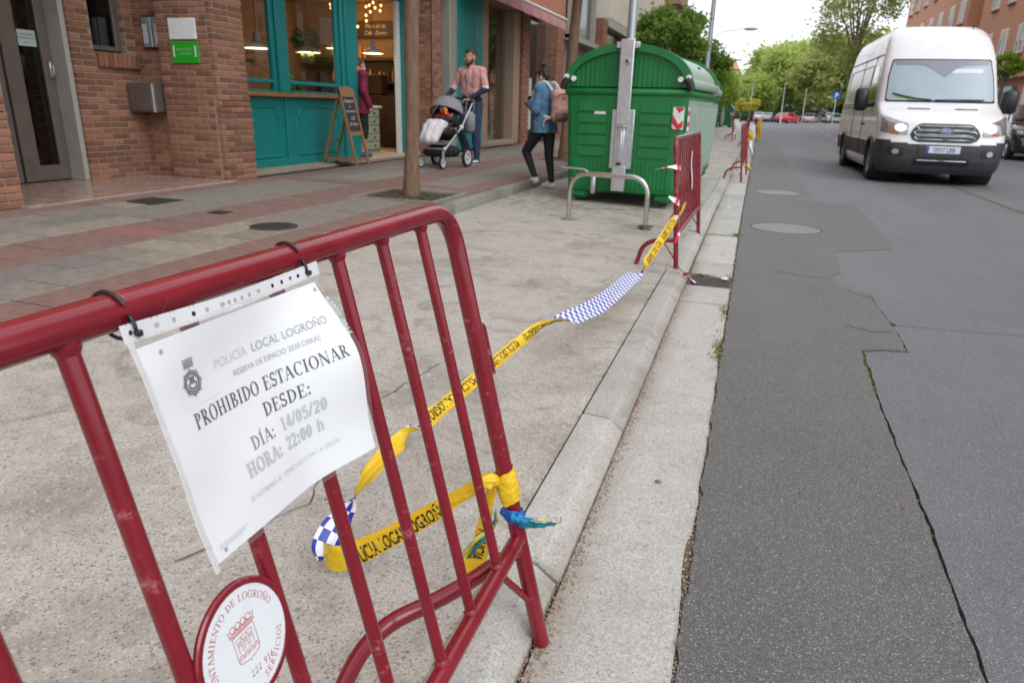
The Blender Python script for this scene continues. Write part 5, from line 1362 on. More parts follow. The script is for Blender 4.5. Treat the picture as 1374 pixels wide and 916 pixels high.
def vis(b_):
    p = b_[0] - cp; u = cam.matrix_world.to_3x3().transposed() @ p
    if u.z > -.1: return 1e9
    x, y = u.x / -u.z * 935, u.y / -u.z * 935
    return p.length if abs(x) < 700 and abs(y) < 470 else 1e6 + p.length
brs.sort(key=vis)
bm0 = MB(); bm0.box(-.5, .5, -.03, .03, -BH / 2, BH / 2, 0.005)
bme = {}
def brick_mesh(l):
    key = round(l, 2)
    if key not in bme:
        q = MB(); q.box(-l / 2, l / 2, -.03, .03, -BH / 2, BH / 2, .005); bme[key] = q.mesh('brick', 'brick', 0)
    return bme[key]
rest = MB(); Bi = base_matrix(apt).inverted()
def place(p, ax, l, asobj):
    ry = 0 if ax == X_ else PI / 2
    j = Vector((rng.uniform(-.002, .002), rng.uniform(-.002, .002), rng.uniform(-.0015, .0015)))
    if asobj: link('brick', brick_mesh(l), apt, loc=Bi @ (p + j), rot=(0, 0, ry))
    else: rest.box(-l / 2, l / 2, -.03, .03, -BH / 2, BH / 2, .004, Matrix.Translation(p + j) @ Matrix.Rotation(ry, 4, 'Z'))
for i, (p, ax, l) in enumerate(brs): place(p, ax, l, i < 280)
# sill of bricks on edge under the recess window
for k in range(10):
    link('sill_brick', bme.setdefault('sill', (lambda q: (q.box(-.06, .05, -.027, .027, -.075, .075, .005), q.mesh('sill_brick', 'brick', 0))[1])(MB())), apt, loc=Bi @ Vector((-7.03, 6.475 + k * .064, GZ + 1.31)), rot=(0, R(6), 0))
# the row of brick piers further along and pier cheeks
def far_wall(y0, y1, z1, x=-5.98, depth=.6, cheek=True):
    z = 0; k = 0
    while z < z1:
        a = y0 - ((BL + JT) / 2 if k % 2 else 0)
        while a < y1 - .02:
            s0, s1 = max(y0, a), min(y1, a + BL)
            if s1 - s0 > .03: rest.box(x - .06, x, s0, s1, GZ + z, GZ + z + BH, 0)
            a += BL + JT
        if cheek:
            a = x - depth
            while a < x - .02:
                s1 = min(x - .0, a + BL); rest.box(a, s1, y0 - .004, y0 + .05, GZ + z, GZ + z + BH, 0); a += BL + JT
        z += BH + JT; k += 1
for y0, y1, z1 in ((13.0, 13.5, 3.4), (18.62, 19.35, 3.45), (22.0, 22.95, 3.5), (28.6, 29.6, 4.2), (34.0, 37.5, 4.6), (41, 44, 4.6)): far_wall(y0, y1, z1)
rest.build('bricks', 'brick', apt, 0, kind='stuff')
b = MB()
b.box(-6.7, -5.86, 2.2, 4.409, 0.1, 2.8); b.box(-5.859, -5.842, 2.2, 4.395, .1, GZ + .77); b.box(-7.25, -7.041, 6.162, 6.435, .1, 3.3); b.box(-7.25, -7.041, 6.885, 7.06, .1, 3.3); b.box(-7.25, -7.041, 6.436, 6.884, .1, GZ + 1.39); b.box(-7.25, -6.61, 7.031, 7.46, .1, 3.3); b.box(-6.609, -5.86, 6.941, 7.47, .1, 3.3); b.box(-5.859, -5.842, 6.942, 7.47, .1, GZ + .77)
for y0, y1, z1 in ((13.0, 13.5, 3.4), (18.62, 19.35, 3.45), (22.0, 22.95, 3.5), (28.6, 29.6, 4.2), (34.0, 37.5, 4.6), (41, 44, 4.6)): b.box(-6.56, -5.985, y0 + .004, y1 - .012, .1, GZ + z1)
b.build('mortar_joints', 'mortar', apt, 0, kind='stuff')
# upper storeys and soffits
b = MB(); b.box(-12, -5.9, -6, 16.2, 3.45, 16, 0); b.box(-12, -6.62, -6, 4.36, .1, 3.45)
b.build('upper_wall', 'brick_far', apt, 0)
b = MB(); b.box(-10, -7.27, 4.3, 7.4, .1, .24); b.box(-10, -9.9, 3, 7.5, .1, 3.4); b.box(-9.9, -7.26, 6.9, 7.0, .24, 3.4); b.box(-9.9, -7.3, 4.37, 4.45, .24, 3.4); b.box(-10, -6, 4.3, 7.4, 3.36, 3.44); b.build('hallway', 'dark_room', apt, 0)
b = MB(); b.box(-7.45, -5.74, 4.36, 6.98, .1, GZ + .018, .006); b.build('doorstep', 'marble_step', apt, 0)
dr = MB(); z0, z1 = GZ + .03, 3.2
for y0, y1 in ((5.56, 5.74), (5.985, 6.10), (4.75, 4.9), (5.40, 5.53)): dr.box(-7.33, -7.27, y0, y1, z0, z1, .004)
dr.box(-7.328, -7.272, 5.74, 5.985, z0, z0 + .16, .004); dr.box(-7.328, -7.272, 4.9, 5.40, z0, z0 + .16, .004)
door = dr.build('entrance_door', 'door_bronze', apt, 0)
def subw(name, mb, mat, par, smooth=0):
    Mi = base_matrix(par).inverted(); mb.v = [Mi @ v for v in mb.v]
    return link(name, mb.mesh(name, mat, smooth), par)
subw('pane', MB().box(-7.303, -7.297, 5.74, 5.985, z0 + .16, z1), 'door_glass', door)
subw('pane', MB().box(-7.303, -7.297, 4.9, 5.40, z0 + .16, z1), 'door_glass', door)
b = MB(); b.box(-7.268, -7.235, 6.03, 6.06, 1.36, 1.52, .006); b.tube([(-7.27, 6.045, 1.40), (-7.21, 6.045, 1.40), (-7.21, 6.045, 1.48)], .009, 8); subw('lock', b, 'galvanised', door, 40)
pbr('notice_paper', (0.42, 0.5, 0.48), 0.6, var=0.06)
b = MB(); b.box(-7.296, -7.293, 5.765, 5.965, 1.66, 1.815); subw('door_notice', b, 'notice_paper', door)
b = MB()
for k, (tx, s) in enumerate((('NO SE ADMITE', .026), ('PROPAGANDA', .03), ('COMERCIAL', .016))):
    put2d(b, text2d(tx, s, .006), lambda a, q: (-7.2915, 5.865 + a * .95, 1.765 - k * .038 + q))
subw('door_notice_print', b, 'ink', door)
b = MB(); b.box(-7.34, -7.07, 6.10, 6.158, GZ + .02, 3.3, .004); b.build('door_jamb', 'jamb_grey', apt, 0)
# recess window
w = MB(); y0, y1, wz0, wz1 = 6.437, 6.883, GZ + 1.41, 3.1
for q in ((y0, y0 + .05, wz0, wz1), (y1 - .07, y1, wz0, wz1)): w.box(-7.16, -7.10, *q, .004)
w.box(-7.16, -7.10, y0 + .05, y1 - .07, wz0, wz0 + .05, .004); wf = w.build('window', 'door_bronze', apt, 0)
subw('pane', MB().box(-7.134, -7.128, y0 + .05, y1 - .07, wz0 + .05, wz1), 'door_glass', wf)
b = MB(); b.grid(lambda u, v: (-7.19 + .012 * math.sin(u * 40), 6.6 + .23 * u, wz0 + (wz1 - wz0) * v), 40, 2); subw('curtain', b, 'curtain', wf, 180)
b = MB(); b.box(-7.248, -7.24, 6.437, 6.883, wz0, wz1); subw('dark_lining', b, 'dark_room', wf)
# intercom panel, letter box and the two plates on the cheek wall
ic = thing('intercom_panel', 'grey intercom panel with two columns of buttons on the brick cheek wall', 'intercom', (-6.73, 6.92, 1.73))
b = MB(); b.box(-6.885, -6.575, 6.99, 7.03, 1.725, 2.075, .006); b.build('housing', 'rubber', ic, 0)
b = MB(); b.box(-6.87, -6.74, 6.984, 6.992, 1.74, 2.06, .003); b.box(-6.725, -6.59, 6.984, 6.992, 1.74, 2.06, .003); b.build('face_plate', 'galvanised', ic, 0)
for c_ in (-6.83, -6.66):
    for k in range(8):
        b = MB(); b.box(c_ - .03, c_ + .03, 6.978, 6.985, 1.78 + k * .026, 1.796 + k * .026, .002); b.build('button', 'plate_white', ic, 0)
mbx = thing('letter_box', 'bronze metal letter box fixed to the brick wall under the intercom', 'letter box', (-6.82, 6.9, 1.03))
b = MB(); b.box(-7.02, -6.655, 6.80, 7.02, 1.02, 1.345, .008); b.build('box', 'door_bronze', mbx, 0)
b = MB(); b.box(-6.995, -6.68, 6.793, 6.80, 1.04, 1.325, .003); b.build('flap', 'door_bronze', mbx, 0)
b = MB(); b.box(-6.662, -6.64, 6.785, 6.82, 1.02, 1.33, .004); b.build('edge_strip', 'galvanised', mbx, 0)
sg = thing('wall_plate', 'blank white metal plate on the brick cheek wall above the green one', 'sign', (-6.235, 6.92, 1.815))
b = MB(); b.box(-6.43, -6.055, 6.918, 6.935, 1.815, 2.035, .004); b.build('panel', 'sticker_white', sg, 0)
pbr('sign_green', (0.02, 0.37, 0.02), 0.4, var=0.04); pbr('sign_lettering', (0.32, 0.6, 0.3), 0.5)
sg = thing('wall_plate', 'bright green plate with white brackets below the white plate', 'sign', (-6.235, 6.92, 1.565))
b = MB(); b.box(-6.425, -6.045, 6.918, 6.935, 1.565, 1.795, .004); b.build('panel', 'sign_green', sg, 0)
b = MB()
for x, s in ((-6.385, 1), (-6.085, -1)):
    b.box(x - .008, x + .008, 6.9145, 6.917, 1.63, 1.75); b.box(x, x + s * .02, 6.9145, 6.917, 1.742, 1.75); b.box(x, x + s * .02, 6.9145, 6.917, 1.63, 1.638)
b.build('brackets', 'sticker_white', sg, 0)
b = MB()
for k, tx in enumerate(('ASOCIACIÓN DE', 'TU VIVIENDA')): put2d(b, text2d(tx, .036, .002), lambda a, q: (-6.235 + a * .85, 6.9165, 1.70 - k * .048 + q))
b.build('lettering', 'sign_lettering', sg, 0)

# ------------------------------------------------------------------ teal cafe front
pbr('teal', (0.006, 0.235, 0.225), 0.42, var=0.07, vs=5, bmp=0.05, bs=60); pbr('counter_wood', (0.32, 0.16, 0.07), 0.5, var=0.3, vs=6, stretch=(6, .6, 6))
pbr('interior_wall', (0.27, 0.165, 0.09), 0.8, var=0.2); pbr('interior_dark', (0.06, 0.035, 0.02), 0.7, var=0.3); pbr('white_tile', (0.62, 0.62, 0.6), 0.4, var=0.05)
pbr('sage', (0.30, 0.34, 0.25), 0.6, var=0.22, vs=5, dirt=0.5, dirts=9, dirtcol=(0.25, 0.17, 0.1)); pbr('lamp_white', (0.5, 0.52, 0.52), 0.35); pbr('shop_floor', (0.42, 0.34, 0.26), 0.5)
cafe = thing('cafe_front', 'teal painted timber cafe front with panelled stallriser and wooden counter sill', 'shop front', (-6.6, 10, .27))
XF = -6.6
def panel(y0, y1, z0, z1):
    b = MB(); b.box(XF - .05, XF, y0, y1, z0, z1, .004)
    t_ = .13
    pts = [(y0 + t_, z0 + t_), (y1 - t_, z0 + t_), (y1 - t_, z1 - t_ - .12), (y1 - t_ - .07, z1 - t_ - .12), (y1 - t_ - .11, z1 - t_), (y0 + t_ + .11, z1 - t_), (y0 + t_ + .07, z1 - t_ - .12), (y0 + t_, z1 - t_ - .12)]
    for i in range(8):
        (a0, c0), (a1, c1) = pts[i], pts[(i + 1) % 8]
        b.tube([(XF + .003, a0, c0), (XF + .003, a1, c1)], .016, 6)
    b.build('stallriser_panel', 'teal', cafe, 30)
panel(7.49, 9.20, GZ + .02, 1.235); panel(9.34, 10.80, GZ + .02, 1.235)
b = MB(); b.box(XF - .05, XF + .03, 9.2, 9.34, GZ + .02, 1.235, .008); b.box(XF - .06, XF + .015, 7.49, 10.8, GZ - .02, GZ + .11, .006); b.build('stallriser_post', 'teal', cafe, 0)
b = MB(); b.box(XF - .12, XF + .11, 7.485, 11.0, 1.24, 1.30, .01); b.build('counter_sill', 'counter_wood', cafe, 40)
for y0, y1, r_ in ((7.49, 7.57, 0), (9.0, 9.09, .0), (9.10, 9.30, .03), (9.31, 9.40, 0), (10.70, 10.80, 0)):
    b = MB(); b.box(XF - .07, XF + r_, y0, y1, 1.305, 3.4, .01); b.build('mullion', 'teal', cafe, 40)
for y0, y1 in ((7.575, 8.995), (9.405, 10.695)):
    b = MB(); b.box(XF - .06, XF + .01, y0, y1, 1.42, 1.475, .008); b.box(XF - .06, XF + .01, y0, y1, 1.306, 1.33, .004); b.build('glazing_bar', 'teal', cafe, 40)
    b = MB(); b.box(XF - .035, XF - .029, y0, y1, 1.335, 3.4); b.build('window_pane', 'shop_glass', cafe, 0)
b = MB(); b.box(XF - .1, XF + .04, 10.805, 11.32, GZ, 3.4, .012); b.box(XF + .04, XF + .065, 10.9, 11.22, 1.0, 3.3, .008); b.build('corner_column', 'teal', cafe, 40)
b = MB(); b.box(XF - .1, XF + .02, 7.47, 13.0, 3.0, 3.44, .01); b.build('fascia', 'teal', cafe, 0)
b = MB(); b.box(XF - .07, XF + .0, 12.83, 12.965, GZ, 3.3, .006)
b.build('white_jamb', 'white_tile', cafe, 0)
b = MB(); b.box(XF - .06, XF - .01, 12.98, 13.0, GZ, 3.3); b.box(XF, -6.28, 12.975, 12.992, GZ, 3.3, .004); b.box(-6.42, -6.36, 12.955, 12.975, GZ, 3.3, .004); b.build('open_door_leaf', 'teal', cafe, 0)
b = MB(); b.box(-6.345, -6.325, 12.93, 12.955, 1.2, 1.5, .005); b.build('door_handle', 'iron', cafe, 0)
# room behind
b = MB(); b.box(-11, XF - .08, 7.5, 15.6, .1, GZ + .01); b.box(-11, XF + .4, 7.47, 13.0, GZ - .1, GZ + .006); b.build('floor', 'shop_floor', cafe, 0)
b = MB(); b.box(-10.6, -10.5, 7.4, 15.7, GZ, 3.4); b.box(-10.5, -6.3, 15.6, 15.7, GZ, 3.4); b.box(-6.68, -6.57, 12.99, 15.6, GZ, 3.4); b.box(-10.5, -7.3, 7.4, 7.48, GZ, 3.4); b.build('room_wall', 'interior_wall', cafe, 0)
b = MB(); b.box(-10.6, XF - .1, 7.4, 15.7, 3.35, 3.44); b.build('ceiling', 'interior_wall', cafe, 0)
b = MB(); b.box(-9.4, -8.9, 8.2, 13.4, GZ, 1.25, .01); b.box(-9.5, -8.85, 8.1, 13.45, 1.25, 1.3, .01); b.box(-10.4, -7.3, 14.2, 14.7, GZ, 1.35, .01); b.box(-8.35, -7.75, 14.25, 14.6, 1.36, 1.78, .02); b.build('bar_counter', 'interior_dark', cafe, 0)
b = MB()
for z in (1.55, 1.95, 2.1): b.box(-10.5, -10.15, 8.0, 13.2, z, z + .05)

for z in (1.62, 2.12): b.box(-10.4, -7.0, 15.3, 15.6, z, z + .05)
b.box(-10.4, -7.0, 15.52, 15.6, GZ, 2.2); b.build('back_shelf', 'interior_dark', cafe, 0)
rb = random.Random(5)
pbr('bottle_amber', (0.35, 0.14, 0.03), 0.2, rnd=0.6); pbr('bread', (0.5, 0.27, 0.1), 0.7, rnd=0.4)
for k in range(40):
    y = 8.1 + k * .125; z = rb.choice((1.60, 2.15)); h = rb.uniform(.18, .3); q = MB()
    at_ = (-10.3, y, z) if k % 2 else (-9.6 + .06 * k, 15.42, rb.choice((1.67, 2.17)))
    q.lathe([(.045, 0), (.047, h * .6), (.02, h * .75), (.02, h)], 10, Matrix.Translation(at_))
    q.build('bottle', rb.choice(('bottle_amber', 'bread', 'interior_dark')), cafe, 60)
mb_ = thing('menu_board', 'dark wide menu board hung above the cafe counter', 'menu board', (-8.6, 15.5, 2.6))
b = MB(); b.box(-9.5, -7.7, 15.48, 15.53, 2.62, 2.96, .01); b.build('board', 'interior_dark', mb_, 0)
pbr('chalk', (0.62, 0.6, 0.55), 0.9)
b = MB()
for k, tx in enumerate(('Menú del día', 'Café · Zumos')): put2d(b, text2d(tx, .12, 0, 'CENTER', 1, .3), lambda a, q: (-8.5 + a * .85, 15.475, 2.82 - k * .14 + q))
b.build('lettering', 'chalk', mb_, 0)
ch = thing('drawer_chest', 'sage green distressed chest of drawers with a white top inside the cafe doorway', 'cabinet', (-7.0, 12.4, .27))
b = MB(); b.box(-7.62, -7.1, 11.75, 12.95, .275, 1.10, .008); b.build('carcass', 'sage', ch, 0)
for k in range(5):
    b = MB(); b.box(-7.1, -7.07, 11.79, 12.91, .33 + k * .152, .33 + k * .152 + .14, .006); d_ = b.build('drawer', 'sage', ch, 0)
    b = MB()
    for yy in (12.1, 12.68): b.ell((-7.05, yy, .40 + k * .152), (.022, .022, .022), 10, 6)
    subw('knob', b, 'iron', d_, 60)
b = MB(); b.box(-7.66, -7.05, 11.7, 12.99, 1.10, 1.145, .006); b.build('top', 'white_tile', ch, 0)
emis('lamp_glow', (1.0, 0.78, 0.45), 4.0); emis('bulb_glow', (1.0, 0.58, 0.2), 3.0)
for (x, y, z, lb) in ((-7.5, 9.87, 1.95, 'pendant lamp behind the left cafe window pane'), (-7.5, 11.25, 1.99, 'pendant lamp behind the right cafe window pane'), (-7.35, 13.25, 2.12, 'pendant lamp hanging in the open cafe doorway'), (-8.9, 14.4, 2.3, 'pendant lamp deep in the cafe over the counter')):
    t = thing('pendant_lamp', 'grey enamel ' + lb, 'lamp', (x, y, z), 0, 'grey enamel lamps in the cafe'); M = Matrix.Translation((x, y, z))
    b = MB(); b.lathe([(.215, 0), (.2, .03), (.10, .085), (.055, .11), (.045, .2), (.02, .24), (.02, .25)], 28, M, caps=False); b.build('lamp_shade', 'lamp_white', t, 40)
    b = MB(); b.tube([(x, y, z + .24), (x, y, 3.36)], .006, 6); b.build('cord', 'rubber', t, 40)
    b = MB(); b.lathe([(.001, .02), (.17, .02), (.19, .01)], 24, M, caps=False); b.build('bulb', 'lamp_glow', t, 40)
    l = bpy.data.lights.new('pendant_light', 'POINT'); l.energy = 10; l.color = (1, .72, .40); l.shadow_soft_size = .12
    lo = bpy.data.objects.new('pendant_light', l); COL.objects.link(lo); lo.location = (x, y, z - .06)
tb = thing('string_lights', 'cluster of small warm bulbs hanging high in the cafe doorway', 'lights', (-8.0, 12.6, 2.5), 0)
for k in range(26):
    x, y, z = -7.6 - rb.random() * 1.4, 13.6 + rb.random() * 1.5, 2.75 + rb.random() * .5
    b = MB(); b.ell((x, y, z), (.022, .022, .03), 10, 6); b.tube([(x, y, z + .03), (x, y, 3.36)], .003, 5, mi=1); b.build('bulb', ['bulb_glow', 'rubber'], tb, 60)
l = bpy.data.lights.new('bulb_light', 'POINT'); l.energy = 30; l.color = (1, .6, .25); l.shadow_soft_size = .4
lo = bpy.data.objects.new('bulb_light', l); COL.objects.link(lo); lo.location = (-8.6, 14.6, 2.9)
# things inside behind the window: plants, picture, a vase
pbr('plant_green', (0.07, 0.2, 0.03), 0.6, var=0.4, rnd=0.4)
for (x, y, z, s, lb) in ((-7.6, 11.35, 2.2, .26, 'leafy trailing plant hung behind the right cafe window'), (-7.3, 10.4, 1.42, .18, 'small bushy plant on the sill inside the right cafe window')):
    t = thing('hanging_plant', lb, 'plant', (x, y, z)); b = MB()
    for k in range(420):
        d = Vector((rb.gauss(0, 1), rb.gauss(0, 1), rb.gauss(0, .6))); d = d.normalized() * s * rb.random() ** .5; p = Vector((x, y, z)) + d
        a = Vector((rb.gauss(0, 1), rb.gauss(0, 1), rb.gauss(0, 1))).normalized() * .05; c_ = a.orthogonal().normalized() * .022
        b.add([p - a, p + c_, p + a, p - c_], [(0, 1, 2, 3)])
    b.build('leaves', 'plant_green', t, 0); b = MB(); b.lathe([(s * .25, -s * .5), (s * .35, 0)], 14, Matrix.Translation((x, y, z))); b.build('pot', 'counter_wood', t, 40)

# ------------------------------------------------------------------ A-board
bd = thing('chalkboard', 'wooden A-frame chalkboard with chalk writing standing outside the cafe', 'sign board', (-6.05, 10.05, GZ))
pbr('board_wood', (0.30, 0.155, 0.07), 0.6, var=0.3, vs=7, stretch=(6, 6, .8)); pbr('slate', (0.035, 0.035, 0.04), 0.8, var=0.3)
fy0, fy1, fx, tx_ = 9.87, 10.25, -5.83, -6.09; ZT = 1.40
def FP(y, z, o=0.0): return Vector((fx + (tx_ - fx) * (z - GZ) / (ZT - GZ) + o, y, z))
def leg(p, q, w=.022, d=.016):
    b = MB(); a = (q - p); 
    vs = []
    for P_ in (p, q):
        for sy, sx in ((-1, -1), (1, -1), (1, 1), (-1, 1)): vs.append(P_ + Vector((sx * d, sy * w, 0)))
    b.add(vs, [(0, 3, 2, 1), (4, 5, 6, 7), (0, 1, 5, 4), (1, 2, 6, 5), (2, 3, 7, 6), (3, 0, 4, 7)]); return b
for y in (fy0, fy1): leg(FP(y, GZ - .012 + .012), FP(y, ZT - .02)).build('leg', 'board_wood', bd, 0)
for y in (fy0 + .02, fy1 - .02): leg(Vector((-6.42, y, GZ)), Vector((-6.115, y, 1.25))).build('leg', 'board_wood', bd, 0)
b = MB()
vs = [FP(fy0 - .022, ZT - .05, .02), FP(fy1 + .022, ZT - .05, .02)] + [FP(fy1 + .022 - (fy1 - fy0 + .044) * k / 8, ZT - .02 + .045 * math.sin(PI * k / 8), .02) for k in range(9)]
vs2 = [v - Vector((.035, 0, 0)) for v in vs]; n = len(vs)
vs[0:2] = [FP(fy0 - .022, ZT - .13, .02), FP(fy1 + .022, ZT - .13, .02)]; vs2[0:2] = [v - Vector((.035, 0, 0)) for v in vs[:2]]
b.add(vs + vs2, [list(range(n)), list(range(n, 2 * n))[::-1]] + [[i, n + i, n + (i + 1) % n, (i + 1) % n] for i in range(n)]); b.build('top_rail', 'board_wood', bd, 0)
for z in (.72, .43): leg(FP(fy0, z - .03), FP(fy0, z + .03)); 
b = MB(); b.add([FP(fy0, .70, .016), FP(fy1, .70, .016), FP(fy1, .76, .016), FP(fy0, .76, .016), FP(fy0, .70, -.016), FP(fy1, .70, -.016), FP(fy1, .76, -.016), FP(fy0, .76, -.016)], [(0, 1, 2, 3), (7, 6, 5, 4), (3, 2, 6, 7), (0, 4, 5, 1)]); b.build('cross_rail', 'board_wood', bd, 0)
b = MB(); b.add([FP(fy0, .76, .006), FP(fy1, .76, .006), FP(fy1, ZT - .12, .006), FP(fy0, ZT - .12, .006), FP(fy0, .76, -.006), FP(fy1, .76, -.006), FP(fy1, ZT - .12, -.006), FP(fy0, ZT - .12, -.006)], [(0, 1, 2, 3), (7, 6, 5, 4)]); b.build('slate_panel', 'slate', bd, 0)
b = MB(); b.box(-6.40, -5.86, fy0 - .03, fy1 + .03, GZ + .06, GZ + .085, .004); b.box(-6.32, -6.30, fy0, fy1, GZ + .34, GZ + .37, .004); b.build('shelf', 'board_wood', bd, 0)
b = MB()
for k, (tx, s, z) in enumerate((('Desayunos', .075, 1.19), ('de', .055, 1.115), ('zumo natural', .062, 1.045), ('1,70', .085, .93), ('Bon Panet', .07, .85))):
    put2d(b, text2d(tx, s, .004, 'CENTER', 1, .35), lambda a, q: FP((fy0 + fy1) / 2 + a * .8, z + q, .009))
b.build('chalk_writing', 'chalk', bd, 0)

# ------------------------------------------------------------------ shops further along the street
pbr('tan_metal', (0.42, 0.30, 0.22), 0.5, 0.2, var=0.1); pbr('teal_lit', (0.03, 0.30, 0.285), 0.4, var=0.06); pbr('frame_grey', (0.36, 0.35, 0.31), 0.45, 0.2, var=0.1)
pbr('brown_post', (0.11, 0.065, 0.045), 0.6, var=0.2); pbr('shop_goods', (0.36, 0.3, 0.22), 0.7, var=0.5, rnd=0.5); pbr('poster_pale', (0.5, 0.58, 0.55), 0.6, var=0.1)
s2 = thing('clothes_shop_front', 'shop front with a broad teal pillar and tan framed display windows behind the man', 'shop front', (-6, 16, .27))
b = MB(); b.box(-6.25, -6.0, 14.32, 15.45, GZ, 3.45, .012); b.box(-6.25, -6.02, 14.36, 15.3, .8, 3.2, .01); b.build('teal_pillar', 'teal', s2, 30)
b = MB(); b.box(-6.2, -6.01, 15.455, 15.88, GZ, 3.45, .03); b.build('pillar_return', 'teal_lit', s2, 30)  # side lighter than the pillar: light falling on it put into the colour
b = MB(); b.box(-6.25, -6.05, 13.51, 13.56, GZ, 3.45, .005); b.box(-6.25, -6.0, 13.98, 14.31, GZ, 3.45, .01); b.build('window_frame', 'frame_grey', s2, 0)
b = MB(); b.box(-6.2, -6.19, 13.56, 13.98, GZ + .05, 3.45); b.build('window_pane', 'shop_glass', s2, 0)
for y0, y1 in ((15.885, 16.24), (18.15, 18.3), (18.36, 18.6)):
    b = MB(); b.box(-6.35, -6.02, y0, y1, GZ, 3.55, .01); b.build('window_post', 'tan_metal', s2, 0)
b = MB(); b.box(-6.3, -6.0, 16.245, 18.145, GZ, GZ + .12, .01); b.build('window_plinth', 'tan_metal', s2, 0)
b = MB(); b.box(-6.28, -6.27, 16.245, 18.145, GZ + .12, 3.5); b.build('window_pane', 'shop_glass', s2, 0)
b = MB(); b.box(-9, -6.02, 13.5, 18.6, 3.46, 3.6); b.box(-9.1, -9, 15.72, 18.6, GZ, 3.5); b.box(-9, -6.5, 18.55, 18.6, GZ, 3.5); b.box(-9, -6.05, 15.72, 18.6, .1, GZ - .003); b.build('interior_shell', 'interior_wall', s2, 0)
for k in range(9):
    y = 16.4 + rb.random() * 1.6; z = GZ + .12 + rb.random() * .1; h = rb.uniform(.3, 1.3); x = -6.5 - rb.random() * .9
    b = MB(); b.box(x - .12, x + .12, y - .12, y + .12, GZ, GZ + h, .03); b.ell((x, y, GZ + h + .12), (.16, .16, .2), 10, 7); b.build('display_goods', rb.choice(('shop_goods', 'plant_green', 'poster_pale', 'brown_post')), s2, 40)
emis('shop_lamp', (1, .95, .8), 5.0)
b = MB(); b.ell((-7.0, 16.9, 3.36), (.18, .18, .05), 16, 8); b.build('ceiling_lamp', 'shop_lamp', s2, 60)
s3 = thing('awning_shop_front', 'shop front with brown posts and pale glazing under the pink striped awning', 'shop front', (-6, 21, .27))
b = MB()
for y0, y1 in ((21.3, 21.6), (19.36, 19.5)): b.box(-6.6, -6.1, y0, y1, GZ, 3.5, .01); b.build('window_post', 'brown_post', s3, 0); b = MB()
b = MB(); b.box(-6.4, -6.39, 19.5, 21.3, GZ + .1, 3.4); b.build('window_pane', 'shop_glass', s3, 0)
b = MB(); b.box(-9, -6.55, 19.4, 22, 3.5, 3.6); b.box(-7.6, -7.5, 19.4, 22.0, GZ, 3.5); b.build('interior_shell', 'poster_pale', s3, 0)
b = MB(); b.box(-6.385, -6.38, 20.2, 20.9, GZ + .3, 2.0); b.build('poster', 'poster_pale', s3, 0)
pbr('awning_cloth', (0.46, 0.24, 0.23), 0.8, var=0.08); pbr('awning_rail', (0.72, 0.7, 0.68), 0.5)
aw = thing('awning', 'dusty pink shop awning with a scalloped valance and white front rail', 'awning', (-5.6, 18, 3.2))
AX = -5.2
b = MB(); b.add([(-6.0, 14.2, 3.75), (AX, 14.2, 3.42), (AX, 20.0, 3.45), (-6.0, 20.0, 3.78)], [(0, 1, 2, 3)]); b.build('canopy', 'awning_cloth', aw, 0)
b = MB(); b.tube([(AX, 14.15, 3.42), (AX, 20.05, 3.46)], .035, 10); b.build('front_rail', 'awning_rail', aw, 60)
b = MB(); n = 44
for k in range(n):
    y0, y1 = 14.2 + 5.8 * k / n, 14.2 + 5.8 * (k + 1) / n
    vs = [(AX + .02, y0, 3.40), (AX + .02, y1, 3.40)] + [(AX + .03 + .008 * math.sin(k), y1 + (y0 - y1) * j / 6, 3.22 - .045 * math.sin(PI * j / 6)) for j in range(7)]
    b.add(vs, [list(range(9))])
b.build('valance', 'awning_cloth', aw, 0)
# long facade beyond
pbr('stucco', (0.62, 0.58, 0.5), 0.8, var=0.1, vs=3); pbr('grey_shutter', (0.22, 0.2, 0.185), 0.6, 0.2, var=0.1, stretch=(1, 1, 12)); pbr('dark_glass_panel', (0.07, 0.085, 0.085), 0.12, var=0.2); pbr('balcony_brown', (0.36, 0.23, 0.16), 0.8, var=0.1)
fb = thing('terraced_building', 'long street building beyond the awning with dark glazing and pale stucco upper floor', 'building', (-6.4, 36, .27))
b = MB(); b.box(-12, -6.3, 16.25, 24.2, 3.85, 16); b.build('upper_wall', 'brick_far', fb, 0)
b = MB(); b.box(-12, -6.35, 23, 60, .2, 3.3); b.build('shop_wall', 'grey_shutter', fb, 0)
for q in ((-12, -6.25, 24.2, 27.9, 3.6, 5.8), (-6.34, -6.28, 30.2, 33.6, GZ, 4.2), (-6.34, -6.28, 37.8, 40.8, GZ, 4.2)):
    b = MB(); b.box(*q); b.build('glazing', 'dark_glass_panel', fb, 0)
b = MB()
for y0 in (24.2, 27.7): b.box(-6.3, -6.1, y0, y0 + .25, 3.4, 6.0)
b.box(-6.3, -6.05, 24.2, 28.6, 3.35, 3.52); b.box(-6.3, -5.95, 29.6, 46, 4.3, 4.62); b.build('cornice', 'frame_grey', fb, 0)
b = MB(); b.box(-12, -5.95, 30, 46.0, 4.63, 8.2, .02); b.build('stucco_block', 'stucco', fb, 0)
b = MB(); b.box(-12, -6.0, 46.2, 60, 3.3, 9); b.box(-6.0, -5.2, 47.5, 52, 7.4, 8.4, .02); b.box(-12, -6.1, 28, 60, 8.2, 15); b.build('balcony', 'balcony_brown', fb, 0)
b = MB(); b.box(-6.27, -6.2, 46.3, 47.2, GZ, 3.6); b.box(-6.27, -6.2, 49, 50.2, GZ, 3.6); b.build('dark_doorway', 'rubber', fb, 0)
